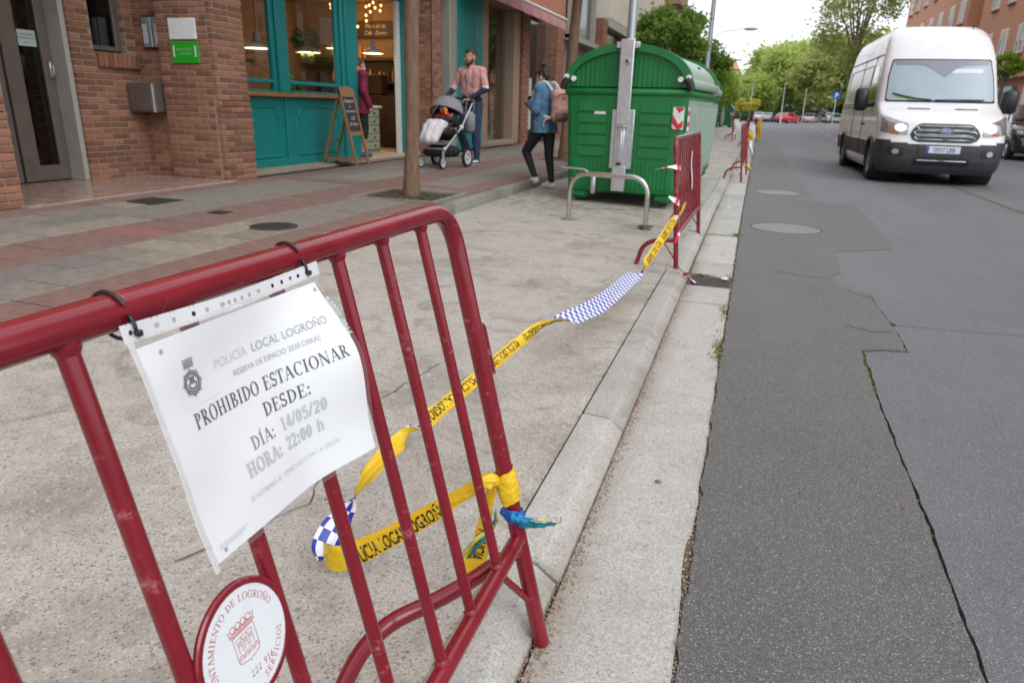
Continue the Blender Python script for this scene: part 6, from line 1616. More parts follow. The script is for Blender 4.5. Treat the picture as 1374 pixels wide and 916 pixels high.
# ------------------------------------------------------------------ trees
def leaf_mat(name, c1, c2):
    m, n, p, o = new_mat(name)
    ge = nd(n, 'NewGeometry'); oi = nd(n, 'ObjectInfo')
    c = mixc(n, c1, c2, ge.outputs['Random Per Island'])
    n.links.new(c, p.inputs['Base Color']); p.inputs['Roughness'].default_value = 0.55; p.inputs['Specular IOR Level'].default_value = 0.3
    tl = nd(n, 'BsdfTranslucent'); n.links.new(mixc(n, c, (1, 1, .3), .25), tl.inputs[0])
    mi = nd(n, 'MixShader'); mi.inputs[0].default_value = 0.4
    n.links.new(p.outputs[0], mi.inputs[1]); n.links.new(tl.outputs[0], mi.inputs[2]); n.links.new(mi.outputs[0], o.inputs['Surface'])
leaf_mat('leaf_dark', (0.06, 0.17, 0.025), (0.2, 0.36, 0.06)); leaf_mat('leaf_fresh', (0.28, 0.39, 0.08), (0.48, 0.56, 0.17)); leaf_mat('leaf_olive', (0.24, 0.30, 0.08), (0.42, 0.46, 0.16))
leaf_mat('leaf_yellow', (0.5, 0.45, 0.04), (0.65, 0.6, 0.1)); leaf_mat('leaf_hedge', (0.03, 0.07, 0.02), (0.07, 0.13, 0.03)); leaf_mat('leaf_bright', (0.16, 0.33, 0.03), (0.33, 0.5, 0.06))
pbr('bark', (0.185, 0.115, 0.075), 0.9, var=0.45, vs=5, bmp=0.8, bs=28, bd=0.012, stretch=(5, 5, 1)); pbr('bark_grey', (0.2, 0.17, 0.14), 0.9, var=0.3, vs=6, bmp=0.6, bs=24, bd=0.012, stretch=(4, 4, 1))
def crown_mesh(name, seed, rx, rz, nclump, per, leaf, mat, cz=0.0, fill=0.75, long=1.8, droop=0.0):
    r_ = random.Random(seed); b = MB(); cl = []
    for k in range(nclump):
        while True:
            d = Vector((r_.uniform(-1, 1), r_.uniform(-1, 1), r_.uniform(-1, 1)))
            if .25 < d.length < 1: break
        d = d.normalized() * d.length ** (1 - fill)
        cl.append((Vector((d.x * rx, d.y * rx, cz + d.z * rz)), r_.uniform(.16, .36) * min(rx, rz) * 1.1))
    V_ = []; F_ = []
    for c_, s in cl:
        for j in range(per):
            d = Vector((r_.gauss(0, 1), r_.gauss(0, 1), r_.gauss(0, .8)))
            p = c_ + d * s * .55
            a = Vector((r_.gauss(0, 1), r_.gauss(0, 1), r_.gauss(0, .7) - droop)).normalized(); q = a.cross(Vector((r_.gauss(0, 1), r_.gauss(0, 1), r_.gauss(0, 1)))).normalized()
            L = leaf * r_.uniform(.6, 1.3); k = len(V_)
            V_ += [p - a * L * .5, p + q * L * .5 / long, p + a * L * .5, p - q * L * .5 / long]; F_.append((k, k + 1, k + 2, k + 3))
    b.v = V_; b.f = F_; b.m = [0] * len(F_)
    return b.mesh(name, mat, 0), cl
def trunk_mb(h, r0, r1, cl, base=Vector((0, 0, 0)), lean=(0, 0), seed=1, nlimb=9, sides=10, fork=None):
    r_ = random.Random(seed); b = MB()
    top = base + Vector((lean[0], lean[1], h)); pts = []; rs = []
    for k in range(9):
        t = k / 8; p = base.lerp(top, t) + Vector((noise.noise((t * 3, seed, 0)), noise.noise((t * 3, seed, 9)), 0)) * .05 * h * .35 * t
        pts.append(p); rs.append(r0 * (1 - t) + r1 * t + r0 * .35 * math.exp(-t * 22))
    b.tube(pts, rs, sides + 4)
    for c_, s in r_.sample(cl, min(nlimb, len(cl))):
        f = pts[-1].lerp(pts[-3], r_.random()); e = c_ + Vector((0, 0, 0)); md = f.lerp(e, .5) + Vector((0, 0, .08 * (e - f).length))
        b.tube(catmull([f, md, e], 4), [r1 * (.62 - .052 * i) for i in range(9)], 6)
    return b
def tree(name, label, loc, h, r0, r1, crown, group, bark='bark', lean=(0, 0), rz=0.0, seed=1, nlimb=10, cat='tree'):
    """crown = (mesh, clumps): shared between copies; the crown is centred above the trunk top"""
    t = thing(name, label, cat, loc, rz, group)
    me, cl = crown
    cl2 = [(c_ + Vector((lean[0], lean[1], h)), s) for c_, s in cl]
    trunk_mb(h, r0, r1, cl2, seed=seed, lean=lean, nlimb=nlimb).build('trunk', bark, t, 60, world=False)
    link('crown', me, t, loc=(lean[0], lean[1], h))
    return t
G1 = 'slim street trees along the pavement'
cA = crown_mesh('crown', 11, 1.15, .95, 70, 130, .17, 'leaf_dark', .75, .55, 2.6, .5)
cB = crown_mesh('crown', 12, 1.25, 1.0, 80, 130, .17, 'leaf_dark', .7, .55, 2.6, .4)
cC = crown_mesh('crown', 13, 1.2, 1.0, 55, 120, .2, 'leaf_bright', .7, .55, 2.4, .3)
tree('street_tree', 'slim brown trunk of the nearest street tree beside the cafe doorway', (-3.62, 7.30, .2), 3.5, .078, .085, cA, G1, lean=(.06, .1), seed=3)
tree('street_tree', 'street tree whose trunk rises behind the woman with the backpack', (-3.55, 14.05, .2), 3.7, .11, .09, cB, G1, lean=(.16, 0), seed=4, rz=1)
tree('street_tree', 'dark green bushy street tree above the right end of the green container', (-3.05, 25.5, .2), 2.35, .13, .1, crown_mesh('crown', 21, 1.15, .9, 62, 130, .2, 'leaf_dark', .9, .5, 2.6, .4), G1, seed=5, rz=2)
tree('street_tree', 'street tree just left of the tall slender lamp pole', (-2.78, 34, .2), 2.0, .13, .1, crown_mesh('crown', 22, 1.4, 1.05, 80, 130, .2, 'leaf_dark', .85, .5, 2.4, .3), G1, seed=6, rz=3)
tree('street_tree', 'lighter green street tree just right of the tall slender lamp pole', (-2.66, 41, .2), 1.8, .13, .1, cC, G1, seed=7, rz=4)
tree('street_tree', 'small pale green street tree last in the row by the distant block', (-2.7, 50, .2), 1.7, .13, .1, cC, G1, seed=8, rz=5)
# broad trees across the end of the road
far = [crown_mesh('crown', 31, 4.4, 3.6, 84, 150, .55, 'leaf_fresh', 2.6, .6, 1.7), crown_mesh('crown', 32, 4.0, 3.2, 76, 150, .55, 'leaf_olive', 2.2, .6, 1.7), crown_mesh('crown', 33, 4.8, 4.0, 95, 150, .55, 'leaf_fresh', 3.0, .6, 1.7)]
FT = [(-5.5, 132, 2.6, 0, .8), (-2.5, 150, 3, 1, 1.0), (0.2, 118, 2.6, 0, .72), (3.0, 142, 3.2, 2, .95), (4.9, 122, 3, 0, .88), (8.2, 140, 3.4, 2, .98), (9.3, 112, 3, 1, .8), (12.8, 126, 3.4, 0, .95), (16.2, 138, 3.6, 2, 1.05), (18.6, 116, 3.2, 1, .95), (22.5, 130, 3.4, 0, 1.1), (26, 118, 3.4, 1, 1.0), (31, 128, 3.4, 2, 1.1), (12, 158, 4, 1, 1.25), (21, 156, 4, 0, 1.3), (29, 150, 4, 1, 1.3), (5, 165, 4, 0, 1.15), (37, 135, 3.5, 0, 1.1), (-9, 160, 3, 1, .9), (44, 140, 3.6, 2, 1.2)]
wh = ['leftmost and nearest the distant block', 'behind the far green container', 'above the farthest barriers', 'tallest in the middle of the row', 'directly behind the red car', 'tall one right of the red car', 'its trunk beside the blue parking sign', 'above the parked silver cars', 'big rounded one before the tall tree', 'left of the white van roof', 'partly hidden by the white van', 'behind the white van roof', 'hidden mostly by the van', 'taller one of the second row', 'second row behind the van', 'far back right', 'second row above the red car', 'right of the van behind the brick block', 'far left of the back row', 'right end of the row']
for q, (x, y, h, k, s) in enumerate(FT):
    t = tree('broad_tree', 'broad light green tree past the parked cars, ' + wh[q], (x * 1.1 if q != 6 else x, y * 1.1 + 4 if q != 6 else y + 10, 0), h / s, .2, .14, far[k], 'spring green trees across the end of the road', 'bark_grey', seed=20 + q, rz=q * 1.3, nlimb=7); s *= 1.42 if q > 2 else 1.05; t.scale = (s, s, s)
tall = crown_mesh('crown', 41, 3.0, 4.6, 95, 100, .28, 'leaf_olive', 3.4, .75, 2.0)
t = tree('tall_tree', 'tall airy tree with bare looking limbs rising behind the white van', (6.5, 62, 0), 5.6, .2, .13, tall, None, 'bark_grey', seed=60, nlimb=18)
small = crown_mesh('crown', 42, .62, .42, 40, 90, .16, 'leaf_bright', .3, .5, 2.2)
tree('pollarded_tree', 'small pollarded tree with a tuft of bright leaves in front of the brick block', (9.75, 36.5, .1), 3.0, .1, .08, small, None, 'bark_grey', seed=61, nlimb=12)
yl = crown_mesh('crown', 43, .55, .75, 24, 60, .2, 'leaf_yellow', .6, .5, 1.8)
for x, y, lb in ((-2.0, 100, 'yellow leaved young tree left of the farthest barriers'), (-.9, 104, 'second yellow leaved young tree behind the farthest barriers'), (-.3, 100, 'yellow leaved young tree right of the farthest barriers')):
    tree('young_tree', lb, (x, y, 0), 1.7, .08, .06, yl, 'yellow leaved young trees', 'bark_grey', seed=int(70 + x), rz=x)
hd = crown_mesh('foliage', 44, 1.0, 1.0, 120, 130, .085, 'leaf_hedge', 0, .7, 1.6)
for x, y, sx, sz, lb in ((12, 172, 30, 3.0, 'long dark green hedge behind the parked cars'), (24, 140, 10, 3.4, 'dense dark hedge left of the white van'), (-3, 128, 5, 1.6, 'low dark hedge behind the yellow leaved trees')):
    t = thing('hedge', lb, 'hedge', (x, y, 0)); o = link('foliage', hd[0], t, loc=(0, 0, sz * .45)); o.scale = (sx, 2.5, sz * .6)
    b = MB()
    for k in range(6): b.tube([(x - sx * .8 + k * sx * .32, y, 0), (x - sx * .8 + k * sx * .32, y, sz * .6)], .06, 6)
    b.build('stems', 'bark_grey', t, 60)
# ------------------------------------------------------------------ lamp posts, signs
pbr('pole_grey', (0.34, 0.38, 0.42), 0.45, 0.5, var=0.08); pbr('pole_pale', (0.55, 0.57, 0.58), 0.5, 0.3, var=0.06)
def lamp_post(label, x, y, h, r0, arm=None, mat='pole_grey', z=.2):
    t = thing('lamp_post', label, 'lamp post', (x, y, z))
    b = MB(); b.lathe([(r0 * 1.7, z), (r0 * 1.7, z + .5), (r0, z + .6), (r0 * .62, z + h)], 16, Matrix.Translation((x, y, 0))); b.build('pole', mat, t, 50)
    if arm:
        b = MB(); b.tube(bend([(x, y, z + h - .02), (x, y, z + h + 1.0), (x + arm, y, z + h + 1.25)], .9, 8), r0 * .5, 8); b.build('arm', mat, t, 60)
        b = MB(); b.ell((x + arm + .3, y, z + h + 1.22), (.42, .16, .1), 14, 8); b.build('lamp_head', mat, t, 60)
    return t
lamp_post('slim grey pole rising straight up behind the near green container', -1.825, 11.0 - .25, 9, .068, None, 'pole_grey', .09)
lamp_post('tall slender grey lamp pole beyond the street trees', -2.05, 30.0, 11, .1)
lamp_post('pale curved arm street lamp against the white sky', -3.0, 48.0, 4.6, .045, 1.75, 'pole_pale')
lamp_post('farther pale street lamp with its arm beside the curved one', -4.6, 75.0, 4.6, .05, 2.0, 'pole_pale')
for x, y, lb in ((10.0, 103, 'grey post left of the red car'), (6.6, 118, 'grey lamp post rising between the parked cars'), (-.9, 104, 'pale post among the yellow leaved trees')):
    lamp_post(lb, x if x != 10.0 else 3.1, y, 5, .055, None, 'pole_pale', 0)
pbr('sign_blue', (0.02, 0.1, 0.42), 0.4); pbr('sign_red', (0.6, 0.02, 0.03), 0.4)
t = thing('parking_sign', 'blue square road sign on a post among the parked cars', 'road sign', (9.9, 108, 0))
b = MB(); b.tube([(9.9, 108, 0), (9.9, 108, 4.2)], .05, 8); b.build('post', 'pole_pale', t, 60)
b = MB(); b.box(9.45, 10.35, 107.9, 107.94, 3.3, 4.25, .02); b.build('panel', 'sign_blue', t, 0)
b = MB(); put2d(b, text2d('P', .8, .02), lambda a, q: (9.9 + a, 107.89, 3.5 + q)); b.build('letter', 'sticker_white', t, 0)
t = thing('round_sign', 'round red sign above the end of the container row', 'road sign', (-2.95, 52, 0))
b = MB(); b.tube([(-2.95, 52, 0), (-2.95, 52, 2.4)], .03, 8); b.build('post', 'pole_pale', t, 60)
b = MB(); b.lathe([(.3, 0), (.3, .03), (.001, .03)], 24, Matrix.Translation((-2.95, 51.95, 2.55)) @ Matrix.Rotation(PI / 2, 4, 'X')); b.build('disc', 'sign_red', t, 40)
t = thing('stop_sign', 'red and white round sign with a blue plate beside the black car', 'road sign', (9.55, 30.5, 0))
b = MB(); b.tube([(9.75, 30.5, .0), (9.75, 30.5, 4.2)], .05, 10); b.build('post', 'pole_grey', t, 60)
M = Matrix.Translation((9.22, 30.4, 2.65)) @ Matrix.Rotation(PI / 2, 4, 'X')
b = MB(); b.lathe([(.32, -.01), (.32, .02), (.001, .02)], 28, M); b.build('disc', 'sticker_white', t, 40)
b = MB(); b.lathe([(.27, .02), (.27, .026), (.001, .026)], 28, M); b.build('red_disc', 'sign_red', t, 40)
b = MB(); b.box(9.02, 9.42, 30.36, 30.37, 2.60, 2.70); b.build('white_bar', 'sticker_white', t, 0)
b = MB(); b.box(8.85, 9.6, 30.4, 30.42, 2.12, 2.32, .005); b.build('blue_plate', 'sign_blue', t, 0)
t = thing('traffic_signal', 'back of a black signal box on a grey post behind the van', 'traffic light', (9.2, 29, 0))
b = MB(); b.box(8.62, 9.22, 28.9, 29.1, 1.32, 2.1, .04, Matrix.Translation((8.9, 29, 1.7)) @ Matrix.Rotation(R(6), 4, 'Y') @ Matrix.Translation((-8.9, -29, -1.7))); b.build('housing', 'rubber', t, 40)
b = MB(); b.tube([(9.3, 29, 0), (9.3, 29, 2.2)], .06, 10); b.build('post', 'pole_grey', t, 60)
t = thing('green_bin', 'bright green litter bin on a post beside the black car', 'litter bin', (9.9, 30, 0))
b = MB(); b.lathe([(.15, .9), (.19, 1.45), (.19, 1.5), (.001, 1.53)], 18, Matrix.Translation((9.65, 30, 0))); b.build('bucket', 'bin_green', t, 40)
b = MB(); b.tube([(9.85, 30.1, 0), (9.85, 30.1, 1.5)], .035, 8); b.build('post', 'pole_grey', t, 60)

# ------------------------------------------------------------------ right hand pavement and brick flats
b = MB(); b.box(9.6, 13.2, -3, 92, -.05, .12, .02); struct(b, 'far_pavement', 'far_paving')
b = MB(); b.box(9.48, 9.598, -3, 92, -.05, .125, .02); struct(b, 'far_kerb', 'old_kerb')
b = MB(); b.box(6.2, 60, 112, 121, -.05, .1); b.box(6.0, 6.2, 112, 121, -.05, .12); struct(b, 'far_footway', 'far_paving')
b = MB(); b.add([(2, 121, .012), (60, 121, .012), (60, 172, .012), (-4, 172, .012)], [(0, 1, 2, 3)]); struct(b, 'car_park', 'asphalt_road')
pbr('flat_brick', (0.52, 0.25, 0.15), 0.85, var=0.08, vs=1.5, bmp=0.3, bs=30); pbr('flat_band', (0.52, 0.25, 0.15), 0.8, var=0.08); pbr('shutter_pale', (0.62, 0.58, 0.5), 0.6, var=0.06); pbr('win_white', (0.75, 0.76, 0.76), 0.4)
pbr('shop_turquoise', (0.18, 0.36, 0.36), 0.3, var=0.3); pbr('win_dark', (0.08, 0.09, 0.1), 0.1, var=0.3)
fl = thing('brick_flats', 'orange brick block of flats with white shuttered windows on the right', 'building', (16, 60, .12))
def bay(x, y0, y1, tag_):
    b = MB(); b.box(x, x + 9, y0, y1, 3.75, 22); b.build('wall', 'flat_brick', fl, 0)
    b = MB(); b.box(x + .35, x + 9, y0, y1, .1, 3.4); b.build('ground_floor', 'flat_band', fl, 0)
    b = MB(); b.box(x - .12, x + 9, y0 - .05, y1 + .05, 3.4, 3.75, .02); b.build('string_course', 'flat_band', fl, 0)
bay(13.2, 16, 57.2, 0); bay(14.0, 57.21, 59.9, 1); bay(13.0, 59.91, 84, 2)
win_me = {}
def flat_window(x, y, z, w, h, st):
    """window on a wall facing -x: recessed reveal, white frame, shutter part way down"""
    key = (round(w, 2), round(h, 2), st)
    if key not in win_me:
        f_ = MB()
        for q in ((-w / 2, -w / 2 + .07, 0, h), (w / 2 - .07, w / 2, 0, h)): f_.box(-.05, .03, *q)
        for q in ((-w / 2 + .07, w / 2 - .07, 0, .07), (-w / 2 + .07, w / 2 - .07, h - .07, h)): f_.box(-.05, .03, *q)
        f_.box(-.04, .02, -.03, .03, .07, h - .07)
        g_ = MB(); g_.box(-.01, .0, -w / 2 + .07, w / 2 - .07, .07, h - .07)
        s_ = MB(); hh = (h - .1) * (.35, .6, .95)[st]
        n = max(3, int(hh / .11))
        for k in range(n): s_.box(-.04, -.012, -w / 2 + .075, w / 2 - .075, h - .07 - hh * (k + 1) / n, h - .07 - hh * k / n - .012)
        l_ = MB(); l_.box(-.16, .0, -w / 2 - .08, w / 2 + .08, -.09, -.002, .01)
        win_me[key] = (f_.mesh('window', 'win_white', 0), g_.mesh('pane', 'win_dark', 0), s_.mesh('shutter', 'shutter_pale', 0), l_.mesh('sill', 'flat_band', 0))
    me = win_me[key]
    o = link('window', me[0], fl, loc=base_matrix(fl).inverted() @ Vector((x, y, z)))
    for nm, m_ in zip(('pane', 'shutter', 'sill'), me[1:]): link(nm, m_, o)
rw = random.Random(9)
for fz in (4.7, 7.6, 10.5, 13.4, 16.3):
    for y in [20 + 3.1 * k for k in range(12)]: flat_window(13.2 - .03, y, fz, 1.25, 1.5, rw.choice((0, 1, 1, 2)))
    for y in (61.6, 64.6, 68.2, 71.6, 75.4, 79, 82): flat_window(13.0 - .03, y, fz, 1.3, 1.5, rw.choice((0, 1, 1, 2)))
    flat_window(14.0 - .03, 58.5, fz, 1.1, 1.5, 1)
for y0, y1, m in ((34, 39.5, 'shop_turquoise'), (41, 46, 'win_dark'), (48, 54, 'shop_turquoise'), (62, 70, 'win_dark'), (73, 80, 'win_dark'), (20, 31, 'win_dark')):
    b = MB(); b.box(13.3, 13.52, y0, y1, .5, 3.0); b.build('shop_window', m, fl, 0)
bk = thing('distant_block', 'distant cream building with an orange tiled roof at the end of the street', 'building', (-9, 190, 0))
b = MB(); b.box(-10.9, -5.4, 190, 204, 0, 11.3); b.build('wall', 'stucco', bk, 0)
b = MB(); b.add([(-11.2, 189.5, 11.3), (-5.1, 189.5, 11.3), (-5.1, 205, 11.3), (-11.2, 205, 11.3), (-9.6, 194, 14.2), (-6.7, 194, 14.2), (-6.7, 199, 14.2), (-9.6, 199, 14.2)], [(0, 1, 5, 4), (1, 2, 6, 5), (2, 3, 7, 6), (3, 0, 4, 7), (4, 5, 6, 7), (3, 2, 1, 0)]); b.build('roof', 'flat_brick', bk, 0)
for k in range(3):
    for z in (3.4, 6, 8.6):
        b = MB(); b.box(-10.5 + k * 1.8, -9.5 + k * 1.8, 189.9, 190.1, z, z + 1.5); b.build('window', 'win_dark', bk, 0)
b = MB(); b.box(-8.5, -8, 194, 195, 14, 15); b.build('chimney', 'flat_brick', bk, 0)
# ------------------------------------------------------------------ white panel van
pbr('van_white', (0.74, 0.75, 0.765), 0.28, var=0.02, vs=3, coat=0.6, dirt=0.12, dirts=3, dirtcol=(0.66, 0.66, 0.66)); pbr('van_cladding', (0.034, 0.035, 0.038), 0.55, var=0.12, bmp=0.1, bs=200)
pbr('windscreen', (0.32, 0.39, 0.44), 0.3, var=0.08, vs=2.2); pbr('screen_reflection', (0.20, 0.21, 0.25), 0.3, var=0.03); pbr('side_glass', (0.02, 0.03, 0.028), 0.04, coat=1.0)  # pale windscreen base holds reflected sky; the darker tone is a painted reflection
pbr('chrome', (0.5, 0.52, 0.54), 0.2, 0.9, var=0.05); pbr('grille_black', (0.012, 0.013, 0.016), 0.4); pbr('badge_blue', (0.10, 0.14, 0.24), 0.25, 0.3); pbr('lamp_clear', (0.3, 0.3, 0.31), 0.1, 0.5, var=0.5, vs=22, coat=1.0); emis('headlamp_lit', (1.0, 0.86, 0.62), 2.2); pbr('indicator', (0.5, 0.12, 0.04), 0.2)
pbr('tyre', (0.022, 0.022, 0.023), 0.8, bmp=0.3, bs=60); pbr('wheel_steel', (0.3, 0.3, 0.3), 0.4, 0.6); pbr('plate_pale', (0.62, 0.66, 0.76), 0.45); pbr('plate_blue', (0.02, 0.06, 0.42), 0.4)
def interp(tab, z):
    for (a, va), (b_, vb) in zip(tab, tab[1:]):
        if z <= b_:
            t = (z - a) / (b_ - a); return va + (vb - va) * max(0, t)
    return tab[-1][1]
VF = [(.20, .10), (.28, .04), (.42, .0), (.60, .0), (.72, .02), (.80, .05), (.95, .09), (1.06, .15), (1.14, .25), (1.22, .42), (1.30, .62), (1.37, .80), (1.41, .87), (1.7, 1.08), (2.06, 1.34), (2.14, 1.39), (2.30, 1.52), (2.45, 1.68), (2.56, 1.86), (2.64, 2.1), (2.69, 2.6)]
VW = [(.20, .93), (.3, .985), (.45, 1.0), (.7, 1.02), (1.1, 1.02), (1.3, 1.01), (1.42, 1.0), (2.06, .94), (2.2, .915), (2.4, .87), (2.5, .83), (2.58, .78), (2.64, .70), (2.69, .56)]
VD = [(.20, .42), (.7, .5), (1.0, .52), (1.2, .5), (1.4, .42), (2.06, .30), (2.3, .34), (2.69, .4)]
VF = [(z if z < 1.3 else 1.3 + (z - 1.3) * 1.12, v) for z, v in VF]; VW = [(z if z < 1.3 else 1.3 + (z - 1.3) * 1.12, v) for z, v in VW]; VD = [(z if z < 1.3 else 1.3 + (z - 1.3) * 1.12, v) for z, v in VD]
UZ = lambda z: z if z < 1.3 else 1.3 + (z - 1.3) * 1.12
VL = 5.95
def vfront(t, z):
    w, f, d = interp(VW, z), interp(VF, z), interp(VD, z); s_, c_ = math.sin(t), max(0, math.cos(t))
    return Vector((math.copysign(w * abs(s_) ** .62, s_), f + d * (1 - c_ ** .62), z))
def vt(x, z):
    w = interp(VW, z); q = min(1, abs(x) / w); return math.copysign(math.asin(q ** (1 / .62)), x)
def vpt(x, z, o=0.0):
    t = vt(x, z); e = .02
    p = vfront(t, z); a = vfront(min(PI / 2, t + e), z) - vfront(max(-PI / 2, t - e), z); u = vfront(t, z + .015) - vfront(t, z - .015)
    n = a.cross(u); n = n.normalized() if n.length > 0 else Vector((0, -1, 0))
    if n.y > 0.2 and abs(x) < .9: n = -n
    return p + n * o
def build_van(label, loc, rz):
    t = thing('panel_van', label, 'van', loc, rz)
    zs = sorted(set([.20, .24, .28] + [.34 + .06 * i for i in range(10)] + [z for z, _ in VF] + [.98, 1.02, 1.1, 1.18, 1.26, 1.5, 1.6, 1.8, 1.9, 2.0, 2.2, 2.38, 2.5, 2.6, 2.75, 2.84]))
    NF, NS = 40, 64; bm = bmesh.new()
    wheels = [(.97, .355), (4.72, .355)]
    rows = []
    for z in zs:
        r_ = [vfront(-PI / 2 + PI * i / NF, z) for i in range(NF + 1)]
        w = interp(VW, z); ye = r_[-1].y
        rear = VL - .03 * max(0, z - 1.2) ** 2
        rt = [Vector((w, ye + (rear - ye) * j / NS, z)) for j in range(1, NS + 1)]
        bk_ = [Vector((w - 2 * w * j / 8, rear + .02 * math.sin(PI * j / 8), z)) for j in range(1, 8)]
        lt = [Vector((-w, rear + (ye - rear) * j / NS, z)) for j in range(0, NS)]
        rows.append([bm.verts.new(v) for v in r_ + rt + bk_ + lt])
    n = len(rows[0])
    for i in range(len(rows) - 1):
        for j in range(n):
            k = (j + 1) % n; q = [rows[i][j], rows[i][k], rows[i + 1][k], rows[i + 1][j]]
            c_ = sum((v.co for v in q), Vector()) / 4
            if abs(c_.x) > .8 and any((c_.y - wy) ** 2 + (c_.z - wz) ** 2 < .40 ** 2 for wy, wz in wheels): continue
            f_ = bm.faces.new(q); f_.smooth = True
            front = j < NF
            lim = .70 + (.05 * min(1, max(0, (abs(c_.x) - .5) / .4)) if front else 0)
            dark = (c_.z < lim) if (front or c_.y < 1.0) else (.40 < c_.z < .70)
            f_.material_index = 1 if dark else 0
    bm.faces.new(rows[-1]).smooth = True
    me = bpy.data.meshes.new('body'); bm.to_mesh(me); bm.free(); me.materials.append(MATS['van_white']); me.materials.append(MATS['van_cladding']); me.set_sharp_from_angle(angle=R(50))
    body = link('body', me, t)
    def patch(name, mat, fn, nu=12, nv=6, par=None, sm=180):
        q = MB(); q.grid(fn, nu, nv); return link(name, q.mesh(name, mat, sm), par or t)
    def fpoly(name, mat, outline, o, par=None, k=0):
        outline = [(UZ(r_[0]), r_[1], r_[2]) for r_ in outline]
        """front patch from rows (z, x_left, x_right)"""
        q = MB(); n_ = len(outline) - 1
        q.grid(lambda u, v: vpt(interp([(i / n_, r_[1]) for i, r_ in enumerate(outline)], v) * (1 - u) + interp([(i / n_, r_[2]) for i, r_ in enumerate(outline)], v) * u,
                                 interp([(i / n_, r_[0]) for i, r_ in enumerate(outline)], v), o), 20, max(4, n_ * 3))
        return link(name, q.mesh(name, mat, 180), par or t)
    ws = fpoly('windscreen', 'windscreen', [(1.425, -.84, .84), (1.45, -.875, .875), (1.8, -.85, .85), (2.03, -.80, .80), (2.06, -.77, .77)], .007)
    fpoly('screen_seal', 'grille_black', [(1.395, -.86, .86), (1.41, -.90, .90), (1.8, -.872, .872), (2.06, -.82, .82), (2.085, -.79, .79)], .003)
    fpoly('reflection_band', 'screen_reflection', [(1.80, .02, .06), (1.93, -.18, .25), (1.975, -.30, .36), (1.99, -.78, .78), (2.055, -.765, .765)], .010, ws)  # dark V: a reflection painted onto the glass
    fpoly('dashboard_paper', 'leaf_bright', [(1.46, -.72, -.42), (1.495, -.70, -.46)], .011, ws); fpoly('rear_daylight_patch', 'plate_pale', [(1.86, .16, .66), (1.925, .14, .68)], .009, ws)  # pale patch painted in for daylight through the rear window
    gr = fpoly('grille', 'grille_black', [(.735, -.40, .40), (.77, -.50, .50), (.86, -.545, .545), (.96, -.50, .50), (1.03, -.42, .42), (1.045, -.36, .36)], .012)
    for z, hwid in ((.80, .47), (.885, .49), (.965, .44)):
        q = MB(); pts = [vpt(-hwid + .02, z - .02, .024), vpt(-hwid, z, .024), vpt(-hwid + .03, z + .026, .024)] + [vpt(-hwid + .06 + (2 * hwid - .12) * i / 10, z + .033, .024) for i in range(11)] + [vpt(hwid - .03, z + .026, .024), vpt(hwid, z, .024), vpt(hwid - .02, z - .02, .024)] + [vpt(hwid - .06 - (2 * hwid - .12) * i / 10, z - .027, .024) for i in range(11)]
        q.tube(pts, .0085, 6, closed=True); link('grille_bar', q.mesh('grille_bar', 'chrome', 60), gr)
    q = MB(); vs = [vpt(.115 * math.cos(2 * PI * k / 28), .915 + .046 * math.sin(2 * PI * k / 28), .036) for k in range(28)]; c0 = vpt(0, .915, .046); q.add(vs + [c0], [(k, (k + 1) % 28, 28) for k in range(28)]); bdg = link('oval_badge', q.mesh('oval_badge', 'badge_blue', 60), gr)
    q = MB(); q.tube(vs, .005, 6, closed=True); put2d(q, text2d('Ford', .062, .003, 'CENTER', 1.1, .35), lambda a, b_: vpt(a, .897 + b_, .049)); link('badge_lettering', q.mesh('badge_lettering', 'chrome', 60), gr)
    for s in (-1, 1):
        hl = MB(); hl.grid(lambda u, v: vpt(s * (.585 + (.40 + .0 * v) * u), (.845 + .05 * u * u) + ((.235 + .06 * u) * v) * (1 - .18 * (1 - u)), .008), 16, 8, flip=s < 0); h_ = link('headlight', hl.mesh('headlight', 'lamp_clear', 180), t)
        q = MB(); vs = [vpt(s * .70 + .085 * math.cos(2 * PI * k / 20), .965 + .058 * math.sin(2 * PI * k / 20), .014) for k in range(20)]; q.add(vs + [vpt(s * .70, .965, .022)], [(k, (k + 1) % 20, 20) for k in range(20)]); link('lit_reflector', q.mesh('lit_reflector', 'headlamp_lit', 60), h_)
        q = MB(); q.grid(lambda u, v: vpt(s * (.73 + .12 * u), .865 + .045 * v, .013), 6, 3, flip=s < 0); link('indicator', q.mesh('indicator', 'indicator', 60), h_)
        q = MB(); q.grid(lambda u, v: vpt(s * (.60 + .25 * u), .49 + .14 * v + .02 * u, .006), 8, 5, flip=s < 0); fg = link('fog_light_recess', q.mesh('fog_light_recess', 'grille_black', 60), t)
        q = MB(); vs = [vpt(s * .735 + .055 * math.cos(2 * PI * k / 18), .565 + .045 * math.sin(2 * PI * k / 18), .012) for k in range(18)]; q.add(vs, [list(range(18))]); link('fog_light', q.mesh('fog_light', 'chrome', 0), fg)
        q = MB(); q.grid(lambda u, v: vpt(s * (.20 + .36 * u), 1.285 + .016 * v, .006), 8, 2, flip=s < 0); link('bonnet_vent', q.mesh('bonnet_vent', 'grille_black', 0), t)
        # cab door glass, door lines, rub strip, panel swage
        w = lambda z: s * (interp(VW, z) + .006)
        q = MB(); q.grid(lambda u, v: (w(1.42 + .66 * v), 1.42 + .06 * v + (.80 + .0 * v) * u + (.34 * v) * (1 - u), 1.42 + .66 * v), 8, 6, flip=s > 0); link('door_window', q.mesh('door_window', 'side_glass', 0), t)
        q = MB()
        for y in (2.42, 3.75): q.tube([(w(z) - s * .003, y, z) for z in (.45, .7, 1.1, 1.4, 1.8, 2.1, 2.3)], .006, 5)
